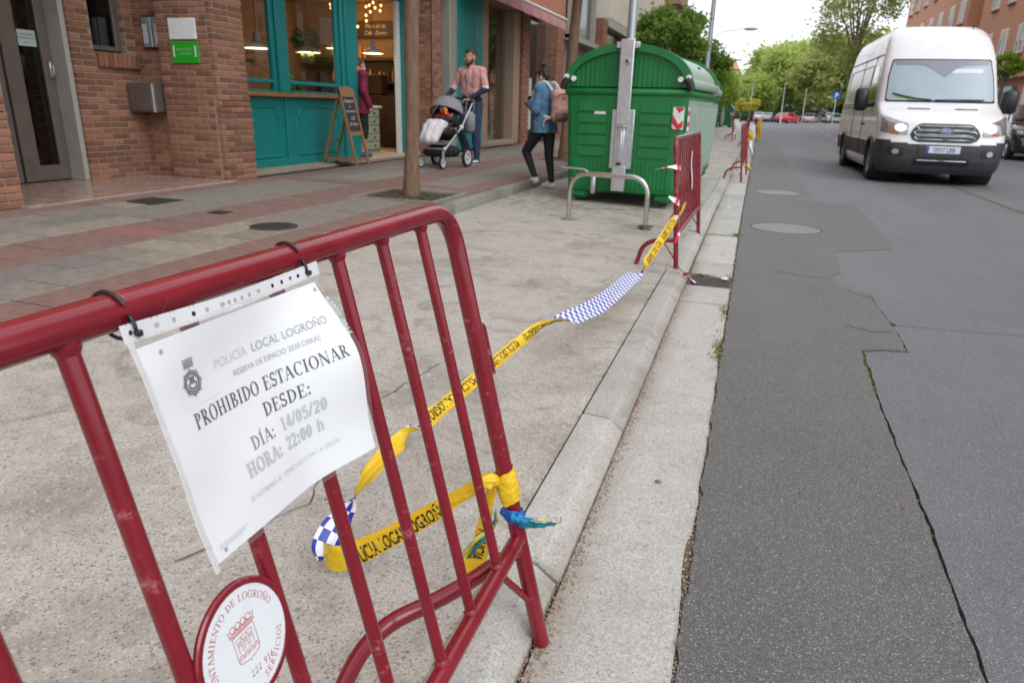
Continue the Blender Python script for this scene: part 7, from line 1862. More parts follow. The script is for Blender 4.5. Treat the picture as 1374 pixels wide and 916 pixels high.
        q.tube([(w(1.36) - s * .002, 1.5, 1.33), (w(1.33) - s * .002, 5.9, 1.33)], .008, 5); q.tube([(w(2.28), 1.75, 2.28), (w(2.28), 5.85, 2.28)], .01, 5)
        link('door_gap', q.mesh('door_gap', 'van_cladding', 60), t)
        q = MB(); ya, yb = 2.5, 5.6
        fr_ = [(ya, 1.42), (yb, 1.42), (yb, 2.12), (ya, 2.12)]
        q.tube(bend([(w(fr_[i % 4][1]) - s * .002, fr_[i % 4][0], fr_[i % 4][1]) for i in (0, 1, 2, 3, 0)], .12, 5), .012, 6); link('panel_swage', q.mesh('panel_swage', 'van_white', 60), t)
        q = MB(); q.box(w(1.0) - s * .004, w(1.0) + s * .03, 2.1, 2.3, .98, 1.02, .008); link('door_handle', q.mesh('door_handle', 'van_cladding', 0), t)
        mrr = MB(); mrr.box(s * 1.13, s * 1.36, 1.30, 1.50, 1.24, 1.66, .045); mrr.tube([(s * 1.0, 1.45, 1.38), (s * 1.15, 1.42, 1.36)], .05, 8); link('mirror', mrr.mesh('mirror', 'grille_black', 50), t)
        for wy, wz in wheels:
            q = MB(); M = Matrix.Translation((s * .90, wy, wz)) @ Matrix.Rotation(s * PI / 2, 4, 'Y')
            q.lathe([(.21, -.12), (.33, -.12), (.352, -.09), (.355, 0), (.352, .085), (.33, .108), (.22, .11)], 40, M, caps=False); wh_ = link('wheel', q.mesh('wheel', 'tyre', 40), t)
            q = MB(); q.lathe([(.225, .10), (.21, .085), (.19, .05), (.10, .07), (.06, .10), (.001, .10)], 30, M, caps=False); link('rim', q.mesh('rim', 'wheel_steel', 40), wh_)
            q = MB(); pts = [(s * (interp(VW, max(.3, wz + .42 * math.sin(a))) + .006), wy + .415 * math.cos(a), wz + .415 * math.sin(a)) for a in [R(-15 + 210 * k / 18) for k in range(19)]]
            q.tube(pts, .032, 6); link('wheel_arch', q.mesh('wheel_arch', 'van_cladding', 60), t)
            q = MB(); q.lathe([(.43, -.45), (.43, .04)], 24, Matrix.Translation((s * .96, wy, wz)) @ Matrix.Rotation(s * PI / 2, 4, 'Y'), caps=False); q.lathe([(.43, -.45), (.001, -.45)], 24, Matrix.Translation((s * .96, wy, wz)) @ Matrix.Rotation(s * PI / 2, 4, 'Y'), caps=False); link('wheel_well', q.mesh('wheel_well', 'rubber', 0), t)
    # number plate, lower intake, wipers
    y = vpt(0, .62).y
    q = MB(); q.box(-.265, .265, y - .022, y + .01, .555, .675, .004); np_ = link('number_plate', q.mesh('number_plate', 'plate_pale', 0), t)
    q = MB(); q.box(-.262, -.222, y - .024, y - .0215, .558, .672); link('country_band', q.mesh('country_band', 'plate_blue', 0), np_)
    q = MB(); put2d(q, text2d('0937 LBB', .105, .003, 'CENTER', .82), lambda a, b_: (a + .02, y - .0235, .578 + b_)); link('plate_number', q.mesh('plate_number', 'ink', 0), np_)
    fpoly('lower_intake', 'grille_black', [(.35, -.42, .42), (.48, -.46, .46)], .006); 
    q = MB(); q.tube([vpt(-.38 + .076 * i, .43, .02) for i in range(11)], .010, 6); link('intake_strip', q.mesh('intake_strip', 'chrome', 60), t)
    fpoly('bumper_face', 'van_cladding', [(.50, -.36, .36), (.70, -.40, .40)], .012)
    q = MB(); q.tube([vpt(-.78, 1.55, .03), vpt(-.5, 1.47, .03), vpt(-.15, 1.435, .03)], .012, 6); q.tube([vpt(-.1, 1.435, .03), vpt(.3, 1.445, .03), vpt(.7, 1.45, .03)], .010, 6); link('wiper', q.mesh('wiper', 'grille_black', 60), t)
    q = MB(); q.tube([(.55, 2.0, 2.66), (.56, 2.03, 2.82)], .01, 6); link('aerial', q.mesh('aerial', 'grille_black', 0), t)
    q = MB(); q.box(-.9, .9, .5, VL - .3, .22, .3); link('underside', q.mesh('underside', 'rubber', 0), t)
    return t
van = build_van('white high roof panel van driving towards the camera with headlights lit', (3.29, 14.9, 0.0), R(1.0)); van.scale = (1.04, 1.04, 1.04)

# ------------------------------------------------------------------ cars
for nm, c_ in (('car_red', (0.5, 0.012, 0.02)), ('car_black', (0.008, 0.009, 0.01)), ('car_silver', (0.42, 0.44, 0.46)), ('car_grey', (0.09, 0.1, 0.12)), ('car_white', (0.74, 0.75, 0.76)), ('car_blue', (0.16, 0.2, 0.28)), ('car_navy', (0.02, 0.03, 0.06))):
    pbr(nm, c_, 0.22, 0.0 if nm != 'car_silver' else .4, var=0.03, coat=1.0)
emis('tail_red', (0.7, 0.02, 0.02), 0.15)
car_cache = {}
def car(label, loc, rz, paint, kind='hatch', group='cars parked beyond the end of the road', cat='car', fine=False):
    t = thing('parked_car', label, cat, loc, rz, group)
    key = (paint, kind)
    if key not in car_cache:
        L, W, H = {'hatch': (4.0, .86, 1.47), 'saloon': (4.5, .88, 1.45), 'suv': (4.4, .92, 1.68)}[kind]
        hood = .62 * H if kind != 'suv' else .64 * H; out = {}
        # lower body: stations along y (0 front .. L rear): (y, z_bottom, z_top, halfwidth)
        stn = [(0, .34, .60, W * .80), (.06, .26, .68, W * .9), (.25, .22, hood * .86, W * .97), (.6, .2, hood * .95, W), (1.15, .2, hood * 1.03, W), (2.0, .2, hood * 1.08, W), (3.0, .2, hood * 1.1, W), (L - .5, .22, hood * 1.12, W * .98), (L - .12, .28, hood * 1.08, W * .93), (L, .4, hood * .95, W * .84)]
        b = MB(); vs = []; m_ = 13
        for y, z0, z1, w in stn:
            zm = z0 + (z1 - z0) * .55
            half = [(w * .86, z0), (w * .98, z0 + .06), (w, zm), (w * .985, z1 - .1), (w * .94, z1 - .03), (w * .85, z1)]
            ring_ = [(x, y, z) for x, z in half] + [(0, y, z1 + .02)] + [(-x, y, z) for x, z in half[::-1]]
            vs += ring_
        fs = []
        for i in range(len(stn) - 1):
            for j in range(m_): k = (j + 1) % m_; fs.append((i * m_ + j, i * m_ + k, (i + 1) * m_ + k, (i + 1) * m_ + j))
        fs.append(list(range(m_))[::-1]); fs.append([(len(stn) - 1) * m_ + j for j in range(m_)])
        b.add(vs, [f[::-1] for f in fs]); out['body'] = b.mesh('body', paint, 45)
        # cabin
        r0, r1 = (1.9, L - .75) if kind != 'saloon' else (1.85, L - 1.35)
        yb0, yb1 = 1.0, (L - .12 if kind != 'saloon' else L - .62)
        zb = hood * 1.02; wr_ = W * .72
        def cab(u, v):   # u around front->rear as profile, v across
            prof_ = [(yb0, zb), (r0 - .05, H - .04), (r0 + .3, H), ((r0 + r1) / 2, H + .01), (r1 - .2, H - .02), (r1, H - .07), (yb1, zb + .06)]
            k = u * 6; i = min(5, int(k)); f = k - i; y = prof_[i][0] * (1 - f) + prof_[i + 1][0] * f; z = prof_[i][1] * (1 - f) + prof_[i + 1][1] * f
            w = W * .93 - (W * .93 - wr_) * max(0, (z - zb) / (H - zb)); x = (v - .5) * 2
            return (x * w, y, z - .03 * x * x * (1 if z > zb + .1 else 0))
        b = MB(); b.grid(cab, 24, 8)
        for s in (0, 1):
            edge_ = [cab(i / 24, s) for i in range(25)]; b.add(edge_, [list(range(25)) if s else list(range(25))[::-1]])
        out['cabin'] = b.mesh('cabin', paint, 45)
        b = MB()
        for (u0, u1) in ((.03, .155), (.85, .985)): b.grid(lambda u, v: Vector(cab(u0 + (u1 - u0) * u, .06 + .88 * v)) + Vector((0, -.012 if u0 < .5 else .012, .012)), 4, 6)
        for s in (-1, 1):
            zt = H - .13
            def sw(y, z): w = W * .93 - (W * .93 - wr_) * max(0, (z - zb) / (H - zb)); return (s * (w + .012), y, z)
            for ya, yb_, yc, yd in ((yb0 + .5, r0 + .1, (r0 + r1) / 2 - .03, (r0 + r1) / 2 - .03), ((r0 + r1) / 2 + .03, (r0 + r1) / 2 + .03, r1 - .12, yb1 - .45)):
                b.add([sw(ya, zb + .06), sw(yd, zb + .06), sw(yc, zt), sw(yb_, zt)], [(0, 1, 2, 3) if s > 0 else (3, 2, 1, 0)])
        out['window'] = b.mesh('window', 'side_glass', 0)
        for s in (-1, 1):
            b = MB(); b.box(s * W * .82 - .16, s * W * .82 + .12, .02, .3, hood * .68, hood * .82, .05); out['headlight%d' % s] = b.mesh('headlight', 'lamp_clear', 40)
            b = MB(); b.box(s * W * .8 - .12, s * W * .8 + .1, L - .14, L + .005, hood * .7, hood * .95, .03); out['tail_light%d' % s] = b.mesh('tail_light', 'tail_red', 40)
            b = MB(); b.box(s * (W + .02), s * (W + .17), 1.25, 1.37, hood * 1.05, hood * 1.05 + .14, .04); out['mirror%d' % s] = b.mesh('mirror', paint, 40)
        b = MB(); b.box(-W * .45, W * .45, -.012, .03, .36, .56, .02); b.box(-W * .3, W * .3, -.005, .05, .62, .7, .02); out['grille'] = b.mesh('grille', 'grille_black', 0)
        b = MB(); b.box(-.26, .26, -.02, .0, .42, .53); b.box(-.26, .26, L, L + .012, .6, .71); out['number_plate'] = b.mesh('number_plate', 'plate_pale', 0)
        for wy in (.8, L - .78):
            for s in (-1, 1):
                b = MB(); M = Matrix.Translation((s * (W - .09), wy, .31)) @ Matrix.Rotation(s * PI / 2, 4, 'Y')
                b.lathe([(.2, -.1), (.30, -.1), (.31, 0), (.30, .1), (.2, .105)], 24, M, caps=False); out['wheel%d%d' % (s, wy > 2)] = b.mesh('wheel', 'tyre', 40)
                b = MB(); b.lathe([(.21, .1), (.19, .08), (.05, .1), (.001, .1)], 18, M, caps=False); out['wrim%d%d' % (s, wy > 2)] = b.mesh('rim', 'chrome', 40)
        car_cache[key] = out
    out = car_cache[key]; last = None
    for k, me in out.items():
        nm = me.name.split('.')[0]
        if nm == 'rim': link('rim', me, last)
        else: last = link(nm, me, t)
    return t
car('black hatchback parked nose on at the right edge behind the van', (8.55, 25.9, 0), 0, 'car_black', 'suv', None)
GC = 'cars parked beyond the end of the road'
CARS = [(5.6, 119.0, R(150), 'car_red', 'hatch', 'bright red hatchback parked at the end of the road'), (-3.5, 100, R(20), 'car_white', 'hatch', 'white car just left of the far green container'),
        (1.0, 133, R(170), 'car_white', 'hatch', 'white car leftmost in the row behind the farthest barriers'), (3.0, 131, R(160), 'car_silver', 'hatch', 'silver car left of the dark ones'), (4.7, 128, R(165), 'car_grey', 'hatch', 'dark grey car left of the red car'), (6.8, 130, R(170), 'car_navy', 'suv', 'tall dark off roader behind the red car'),
        (8.6, 124, R(165), 'car_silver', 'hatch', 'silver car showing just right of the bright red hatchback'), (10.3, 132, R(175), 'car_silver', 'hatch', 'silver car second to the right of the red hatchback'), (12.7, 131, R(172), 'car_silver', 'hatch', 'silver car left of the tree by the parking sign'),
        (15.0, 132, R(170), 'car_white', 'hatch', 'white car right behind the parking sign post'), (15.6, 124, R(168), 'car_grey', 'suv', 'dark grey car right of the parking sign post'), (14.6, 120, R(150), 'car_silver', 'hatch', 'silver hatchback turned sideways near the van'), (17.0, 119, R(160), 'car_white', 'hatch', 'white hatchback closest to the van rear'),
        (17.8, 131, R(172), 'car_blue', 'hatch', 'bluish car partly hidden by the van'), (12.4, 140, R(175), 'car_white', 'suv', 'white people carrier in the second row')]
for x, y, rz, p_, k, lb in CARS: car(lb, (x * .96, y * .96 if y > 101 else y, .012), rz, p_, k)
# ------------------------------------------------------------------ people
pbr('skin_olive', (0.42, 0.23, 0.15), 0.5, var=0.06, vs=20); pbr('skin_fair', (0.52, 0.31, 0.23), 0.5, var=0.06, vs=20); pbr('hair_black', (0.018, 0.013, 0.011), 0.55, var=0.3, vs=60, stretch=(6, 6, 1)); pbr('hair_brown', (0.06, 0.03, 0.018), 0.55, var=0.3, vs=60)
pbr('beard', (0.03, 0.02, 0.015), 0.8, var=0.4, vs=200); pbr('sweater_pink', (0.58, 0.31, 0.29), 0.85, var=0.10, vs=14, bmp=0.3, bs=160); pbr('hem_white', (0.66, 0.68, 0.74), 0.85, var=0.05); pbr('navy_knit', (0.018, 0.02, 0.05), 0.85, var=0.1)
pbr('jeans', (0.03, 0.05, 0.10), 0.85, var=0.4, vs=7, bmp=0.3, bs=200); pbr('denim', (0.085, 0.19, 0.31), 0.85, var=0.3, vs=9, bmp=0.35, bs=150); pbr('leggings', (0.012, 0.012, 0.014), 0.7, var=0.2); pbr('shoe_white', (0.74, 0.74, 0.72), 0.6, var=0.06); pbr('shoe_navy', (0.06, 0.09, 0.17), 0.6, var=0.2)
pbr('pack_pink', (0.52, 0.29, 0.25), 0.75, var=0.1, vs=12); pbr('pack_dark', (0.19, 0.12, 0.11), 0.6, var=0.4, vs=12); pbr('strap_cream', (0.66, 0.58, 0.52), 0.75); pbr('mask_blue', (0.36, 0.55, 0.68), 0.7); pbr('mask_pale', (0.62, 0.7, 0.74), 0.7); pbr('jacket_magenta', (0.2, 0.01, 0.042), 0.7, var=0.2, vs=10); pbr('hood_orange', (0.75, 0.13, 0.03), 0.75)
pbr('phone_black', (0.01, 0.01, 0.012), 0.15); pbr('eye_white', (0.7, 0.68, 0.66), 0.3); pbr('eye_dark', (0.02, 0.012, 0.01), 0.2); pbr('lips', (0.36, 0.14, 0.11), 0.5)
def capsule(b, p, q, r0, r1, n=14, sq=(1, 1)):
    p, q = Vector(p), Vector(q); d = q - p; L = d.length; d.normalize()
    pts = []; rs = []
    for k in range(5): a = PI / 2 * k / 5; pts.append(p - d * r0 * math.cos(a)); rs.append(max(1e-4, r0 * math.sin(a)))
    for k in range(5): t = k / 4; pts.append(p + d * L * t); rs.append(r0 + (r1 - r0) * t)
    for k in range(1, 6): a = PI / 2 * k / 5; pts.append(q + d * r1 * math.sin(a)); rs.append(max(1e-4, r1 * math.cos(a)))
    b.tube(pts, rs, n)
def organic(name, prim, mat, voxel=.007, it=6, parent=None, cut=None, M=None, hem=None, fold=0.0, ff=9.0):
    me = prim.mesh('tmp', 'skin_fair', 0); ob = bpy.data.objects.new('tmp', me); COL.objects.link(ob)
    md = ob.modifiers.new('r', 'REMESH'); md.mode = 'VOXEL'; md.voxel_size = voxel
    ms = ob.modifiers.new('s', 'SMOOTH'); ms.factor = .5; ms.iterations = it
    dg = bpy.context.evaluated_depsgraph_get(); dg.update()
    out = bpy.data.meshes.new_from_object(ob.evaluated_get(dg)); bpy.data.objects.remove(ob); bpy.data.meshes.remove(me)
    if fold:
        ns_ = [v.normal.copy() for v in out.vertices]
        for v, n_ in zip(out.vertices, ns_):
            c_ = v.co; d = noise.noise((c_.x * ff * 1.3, c_.y * ff * 1.3, c_.z * ff * .8 + c_.x * 3)) + .6 * (1 - abs(noise.noise((c_.x * ff * 2 + 3, c_.y * ff * 2, c_.z * ff * 2.4 + c_.y * 8)))) - .45
            v.co = c_ + n_ * fold * d
    if hem is not None:
        bm = bmesh.new(); bm.from_mesh(out)
        for co, no in hem: bmesh.ops.bisect_plane(bm, geom=bm.verts[:] + bm.edges[:] + bm.faces[:], plane_co=co, plane_no=no, clear_outer=True)
        bm.to_mesh(out); bm.free()
    out.name = name; out.materials.clear()
    for m in (mat if isinstance(mat, (list, tuple)) else [mat]): out.materials.append(MATS[m])
    out.polygons.foreach_set('use_smooth', [True] * len(out.polygons))
    if isinstance(mat, (list, tuple)) and cut:
        out.polygons.foreach_set('material_index', [cut(p.center) for p in out.polygons])
    return link(name, out, parent) if parent is not None else out
def hand(b, wrist, d, palm_n, thumb_side, s=1.0, curl=.9):
    """palm, four fingers and a thumb; d = direction of the hand, palm_n = way the palm faces"""
    wrist, d, n_ = Vector(wrist), Vector(d).normalized(), Vector(palm_n).normalized(); n_ = (n_ - d * n_.dot(d)).normalized(); sd = d.cross(n_).normalized() * thumb_side
    c_ = wrist + d * .05 * s
    for k in (-1, 0, 1): capsule(b, wrist + sd * .012 * k * s, wrist + d * .085 * s + sd * .024 * k * s, .016 * s, .0145 * s, 10)
    for k, (o, L) in enumerate(((.034, .072), (.012, .080), (-.011, .074), (-.033, .058))):
        p = wrist + d * .09 * s + sd * o * s; a1 = curl * .7
        q = p + (d * math.cos(a1) + n_ * math.sin(a1)) * L * .5 * s; r_ = q + (d * math.cos(a1 * 2.1) + n_ * math.sin(a1 * 2.1)) * L * .45 * s
        capsule(b, p, q, .0092 * s, .0085 * s, 8); capsule(b, q, r_, .0085 * s, .0072 * s, 8)
    p = wrist + d * .03 * s + sd * .03 * s; q = p + (d * .6 + sd * .7 + n_ * .35).normalized() * .042 * s; capsule(b, p, q, .0125 * s, .010 * s, 8); capsule(b, q, q + (d * .85 + n_ * .5).normalized() * .032 * s, .010 * s, .0085 * s, 8)
def head(b, Mh, s=1.0, jaw=1.0):
    def P(x, y, z): return Mh @ Vector((x * s, y * s, z * s))
    def E(c_, r_): 
        q = MB(); q.ell((0, 0, 0), [r_[0] * s, r_[1] * s, r_[2] * s], 18, 12); b.add(q.v, q.f, Mh @ Matrix.Translation(Vector(c_) * s))
    E((0, .012, .035), (.076, .096, .095)); E((0, -.03, -.02), (.066, .068, .085)); E((0, -.045, -.075), (.045 * jaw, .042, .038)); E((0, -.075, .028), (.05, .022, .018))
    for sx in (-1, 1): E((sx * .078, .01, -.01), (.010, .022, .033)); E((sx * .04, -.062, -.025), (.025, .025, .03))
    capsule(b, P(0, -.092, .012), P(0, -.112, -.022), .009 * s, .0135 * s, 10); E((0, -.09, -.062), (.026, .014, .013))
def face(t, Mh, s=1.0, mask=None, beard=False):
    b = MB()
    for sx in (-1, 1): b.add(*[(q.v, q.f) for q in [MB().ell((sx * .031 * s, -.086 * s, .006 * s), (.014 * s, .010 * s, .009 * s), 12, 8)]][0], Mh)
    e = link('eyes', b.mesh('eyes', 'eye_white', 60), t)
    b = MB()
    for sx in (-1, 1): q = MB().ell((sx * .031 * s, -.0945 * s, .006 * s), (.006 * s, .003 * s, .006 * s), 10, 6); b.add(q.v, q.f, Mh)
    link('irises', b.mesh('irises', 'eye_dark', 60), e)
    b = MB()
    for sx in (-1, 1): b.tube([Mh @ Vector((sx * x * s, (-.098 + .25 * (x - .03) ** 2 * 10) * s, z * s)) for x, z in ((.012, .024), (.03, .031), (.052, .024))], [.004 * s, .0055 * s, .003 * s], 6)
    link('eyebrows', b.mesh('eyebrows', 'hair_black', 60), t)
    if not mask:
        b = MB(); q = MB().ell((0, -.1015 * s, -.062 * s), (.021 * s, .006 * s, .007 * s), 12, 6); b.add(q.v, q.f, Mh); link('mouth', b.mesh('mouth', 'lips', 60), t)
    else:
        b = MB(); q = MB(); q.ell((0, -.052 * s, -.055 * s), (.064 * s, .074 * s, .06 * s), 16, 12); b.add(q.v, q.f, Mh)
        m_ = link('face_mask', b.mesh('face_mask', mask, 180), t)
        b = MB()
        for sx in (-1, 1): b.tube([Mh @ Vector((sx * .055 * s, -.065 * s, -.03 * s)), Mh @ Vector((sx * .082 * s, .02 * s, .0))], .002, 5)
        link('ear_loops', b.mesh('ear_loops', mask, 60), m_)
    if beard:
        b = MB(); 
        for c_, r_ in (((0, -.048, -.088), (.050, .054, .036)), ((.05, -.02, -.055), (.017, .034, .045)), ((-.05, -.02, -.055), (.017, .034, .045))): q = MB().ell([k * s for k in c_], [k * s for k in r_], 14, 10); b.add(q.v, q.f, Mh)
        for sx in (-1, 1): b.tube([Mh @ Vector((0, -.108 * s, -.044 * s)), Mh @ Vector((sx * .03 * s, -.095 * s, -.06 * s))], [.007 * s, .006 * s], 8)
        organic('beard', b, 'beard', .006, 4, t, fold=.006, ff=40)
def limb(b, pts, rs):
    for i in range(len(pts) - 1): capsule(b, pts[i], pts[i + 1], rs[i], rs[i + 1])
def person(label, loc, rz, J, H, looks):
    """J: joints in local space (facing -y); looks: garments"""
    t = thing('person', label, 'person', loc, rz)
    k = H / 1.80; b = MB(); w = looks.get('build', 1.0)
    sh, hp = J['shoulder'], J['hip']
    mid = lambda a, c_, f: Vector(a).lerp(Vector(c_), f)
    shc = mid(sh[0], sh[1], .5); hpc = mid(hp[0], hp[1], .5)
    def torso(b, inf=0.0, low=0.0):
        for s in (0, 1):
            o = Vector(sh[s]) - shc; oh = Vector(hp[s]) - hpc
            capsule(b, shc + o * .55 + Vector((0, 0, -.05 * k)), mid(shc, hpc, .5) + o * .42, .095 * k * w + inf, .09 * k * w + inf)
            capsule(b, mid(shc, hpc, .5) + o * .40, hpc + oh * .6 + Vector((0, 0, .02 - low)), .088 * k * w + inf, .10 * k + inf)
            capsule(b, shc + Vector((0, 0, .03 * k)), Vector(sh[s]), .06 * k + inf, .055 * k * w + inf)
    torso(b)
    nk = Vector(J['neck']); hd = Vector(J['head'])
    capsule(b, shc + Vector((0, .005, .02)), hd + Vector((0, .01, -.06 * k)), .058 * k, .052 * k)
    Mh = Matrix.Translation(hd) @ J['headrot']
    head(b, Mh, k * 1.02 * looks.get('headscale', 1.0), looks.get('jaw', 1.0))
    for s in (0, 1):
        limb(b, [sh[s], J['elbow'][s], J['wrist'][s]], [.048 * k * w, .038 * k * w, .027 * k])
        limb(b, [hp[s], J['knee'][s], J['ankle'][s]], [.085 * k, .055 * k, .038 * k])
        an = Vector(J['ankle'][s]); td = Vector(J['toe'][s])
        capsule(b, an + Vector((0, 0, -.02)), td, .036 * k, .028 * k)
        hd_ = J['hand'][s]; hand(b, J['wrist'][s], hd_[0], hd_[1], hd_[2], k * 1.0, looks.get('curl', .9))
    body = organic('body', b, looks['skin'], .0062, 5, t)
    face(t, Mh, k * 1.02, looks.get('mask'), looks.get('beard'))
    return t, Mh, k, torso, shc, hpc
def rotm(x=0, y=0, z=0): return (Matrix.Rotation(R(z), 4, 'Z') @ Matrix.Rotation(R(x), 4, 'X') @ Matrix.Rotation(R(y), 4, 'Y'))
# --- the man with the pushchair
Jm = dict(shoulder=[(.19, .02, 1.475), (-.19, .0, 1.475)], hip=[(.095, .02, .93), (-.095, .03, .93)], neck=(0, .0, 1.54), head=(0.0, -.025, 1.685), headrot=rotm(6, 0, -26),
          elbow=[(.30, -.02, 1.21), (-.33, -.06, 1.21)], wrist=[(.12, -.24, 1.045), (-.32, -.27, 1.06)], knee=[(.12, -.03, .50), (-.10, -.16, .52)], ankle=[(.13, -.02, .085), (-.10, .10, .12)], toe=[(.15, -.17, .03), (-.11, -.05, .03)],
          hand=[((-.55, -.75, -.15), (0, -.2, -1), -1), ((-.02, -.95, -.1), (0, -.2, -1), 1)])
pm, Mh, k, torso, shc, hpc = person('bearded man in a pink jumper pushing a pushchair along the pavement', (-4.50, 11.36, .24), R(-14), Jm, 1.80, dict(skin='skin_olive', beard=True, build=1.08, jaw=1.1))
b = MB(); torso(b, .018, -.10); capsule(b, (0, -.02, 1.42), (0, -.005, 1.18), .105, .10); capsule(b, (-.09, .0, 1.16), (.09, .0, 1.16), .105, .105)
for s in (0, 1): limb(b, [Jm['shoulder'][s], Vector(Jm['shoulder'][s]).lerp(Vector(Jm['elbow'][s]), .93)], [.068, .060])
capsule(b, (0, 0, 1.50), (0, -.005, 1.535), .078, .072)
organic('jumper', b, ['sweater_pink', 'hem_white'], .0075, 6, pm, cut=lambda c_: 1 if (c_.z < 1.125 or (abs(c_.x) > .245 and c_.z < 1.265)) else 0, hem=[((0, 0, 1.075), (0, 0, -1))], fold=.010, ff=9)
b = MB()
for s in (0, 1): limb(b, [Vector(Jm['shoulder'][s]).lerp(Vector(Jm['elbow'][s]), .8), Jm['elbow'][s], Vector(Jm['elbow'][s]).lerp(Vector(Jm['wrist'][s]), .9)], [.052, .05, .038])
for s in (-1, 1): capsule(b, (s * .07, .01, 1.08), (s * .075, .015, .98), .112, .115)
organic('navy_undershirt', b, 'navy_knit', .0075, 6, pm, fold=.007, ff=12)
b = MB()
for s in (0, 1): limb(b, [Vector(Jm['hip'][s]) + Vector((0, 0, .03)), Jm['knee'][s], Vector(Jm['knee'][s]).lerp(Vector(Jm['ankle'][s]), .5), Jm['ankle'][s]], [.112, .073, .064, .05])
capsule(b, (-.06, .02, .98), (.06, .02, .98), .108, .108); organic('jeans', b, 'jeans', .0075, 5, pm, fold=.008, ff=13)
for s in (0, 1):
    an, to = Vector(Jm['ankle'][s]), Vector(Jm['toe'][s]); b = MB(); capsule(b, an + Vector((0, .02, -.045)), to, .046, .038); capsule(b, an + Vector((0, .0, -.01)), an + (to - an) * .5, .048, .04)
    zlo = min(an.z - .085, 0.0) if s == 0 else .0
    organic('shoe', b, ['shoe_navy', 'shoe_white'], .006, 4, pm, cut=lambda c_: 1 if (c_.z < .028 or (c_.y - to.y) * (c_.y - an.y) < 0 and abs(c_.z - .07) < .012) else 0)
def hair_cap(t, Mh, k, mat, prims, vox=.006):
    b = MB()
    for c_, r_ in prims: q = MB().ell([v * k for v in c_], [v * k for v in r_], 18, 12); b.add(q.v, q.f, Mh)
    return organic('hair', b, mat, vox, 3, t, fold=.012, ff=26)
hair_cap(pm, Mh, k, 'hair_black', [((0, .024, .052), (.078, .092, .088)), ((0, -.02, .098), (.062, .068, .038))])
b = MB(); b.lathe([(.045, -.014), (.05, 0), (.045, .014)], 14, Matrix.Translation(Vector(Jm['wrist'][0]) + Vector((.02, .03, .015))) @ Matrix.Rotation(PI / 2, 4, 'X')); link('watch_strap', b.mesh('watch_strap', 'rubber', 40), pm)
# --- the woman with the backpack
Jw = dict(shoulder=[(.165, .02, 1.33), (-.165, .02, 1.33)], hip=[(.085, .02, .85), (-.085, .02, .85)], neck=(0, 0, 1.38), head=(0, -.055, 1.485), headrot=rotm(24, 0, 8),
          elbow=[(.22, .02, 1.06), (-.22, .01, 1.06)], wrist=[(.08, -.22, 1.14), (-.09, -.22, 1.12)], knee=[(.09, -.24, .50), (-.09, .035, .455)], ankle=[(.09, -.06, .16), (-.09, .10, .085)], toe=[(.09, -.19, .045), (-.09, -.04, .035)],
          hand=[((-.35, -.8, .25), (-.6, .1, .4), 1), ((.35, -.8, .25), (.6, .1, .4), -1)])
pw, Mh, k, torso, shc, hpc = person('woman in a denim jacket walking with a pink backpack and looking at her phone', (-2.79, 9.80, .094), R(-112), Jw, 1.62, dict(skin='skin_fair', mask='mask_pale', build=.95))
b = MB(); torso(b, .034, .02)
for s in (0, 1): limb(b, [Jw['shoulder'][s], Jw['elbow'][s], Vector(Jw['elbow'][s]).lerp(Vector(Jw['wrist'][s]), .92)], [.068, .062, .052])
for s in (-1, 1): capsule(b, (s * .075, .02, .98), (s * .085, .02, .70), .122, .135)
capsule(b, (0, .01, 1.37), (0, .0, 1.40), .068, .06); organic('denim_jacket', b, 'denim', .008, 5, pw, hem=[((0, 0, .765), (0, 0, -1))], fold=.013, ff=9)
b = MB()
for s in (0, 1): limb(b, [Jw['hip'][s], Jw['knee'][s], Vector(Jw['knee'][s]).lerp(Vector(Jw['ankle'][s]), .35), Jw['ankle'][s]], [.098, .064, .056, .040])
capsule(b, (-.05, .03, .86), (.05, .03, .86), .105, .105); organic('leggings', b, 'leggings', .0075, 5, pw, fold=.003, ff=16)
for s in (0, 1):
    an, to = Vector(Jw['ankle'][s]), Vector(Jw['toe'][s]); b = MB(); d = (to - an).normalized()
    hl_ = an + Vector((0, .028, -.045)); capsule(b, hl_, to, .040, .033); capsule(b, an + Vector((0, .0, -.02)), an + (to - an) * .55, .042, .036); organic('shoe', b, 'shoe_white', .006, 4, pw)
hair_cap(pw, Mh, k, 'hair_black', [((0, .028, .045), (.083, .098, .094)), ((0, .07, -.01), (.06, .05, .06)), ((0, -.03, .09), (.06, .06, .035)), ((0, .075, .165), (.042, .042, .042)), ((.012, .085, .175), (.03, .035, .038))])
b = MB()
def rbox(b, c_, h, r_):
    for sx in (-1, 1):
        for sz in (-1, 1): capsule(b, Vector(c_) + Vector((sx * (h[0] - r_), 0, -h[2] + r_)), Vector(c_) + Vector((sx * (h[0] - r_), 0, h[2] - r_)), r_, r_)
    for z in (-1, 0, 1): capsule(b, Vector(c_) + Vector((-(h[0] - r_), 0, z * (h[2] - r_))), Vector(c_) + Vector((h[0] - r_, 0, z * (h[2] - r_))), r_ * 1.1, r_ * 1.1)
bp = thing('backpack', 'dusty pink backpack with cream straps worn by the woman in the denim jacket', 'backpack', (-2.79, 9.80, .094), R(-112))
b = MB(); rbox(b, (0, .255, 1.12), (.14, .08, .21), .075); rbox(b, (0, .30, 1.02), (.12, .06, .10), .06); organic('pack', b, ['pack_pink', 'pack_dark'], .009, 8, bp, cut=lambda c_: 1 if (c_.z < 1.03 and c_.y > .28) else 0)
b = MB()
for s in (-1, 1): b.tube(catmull([(s * .085, .19, 1.31), (s * .10, .06, 1.425), (s * .11, -.09, 1.34), (s * .125, -.11, 1.2), (s * .15, .02, 1.02), (s * .13, .2, .96)], 5), .019, 8)
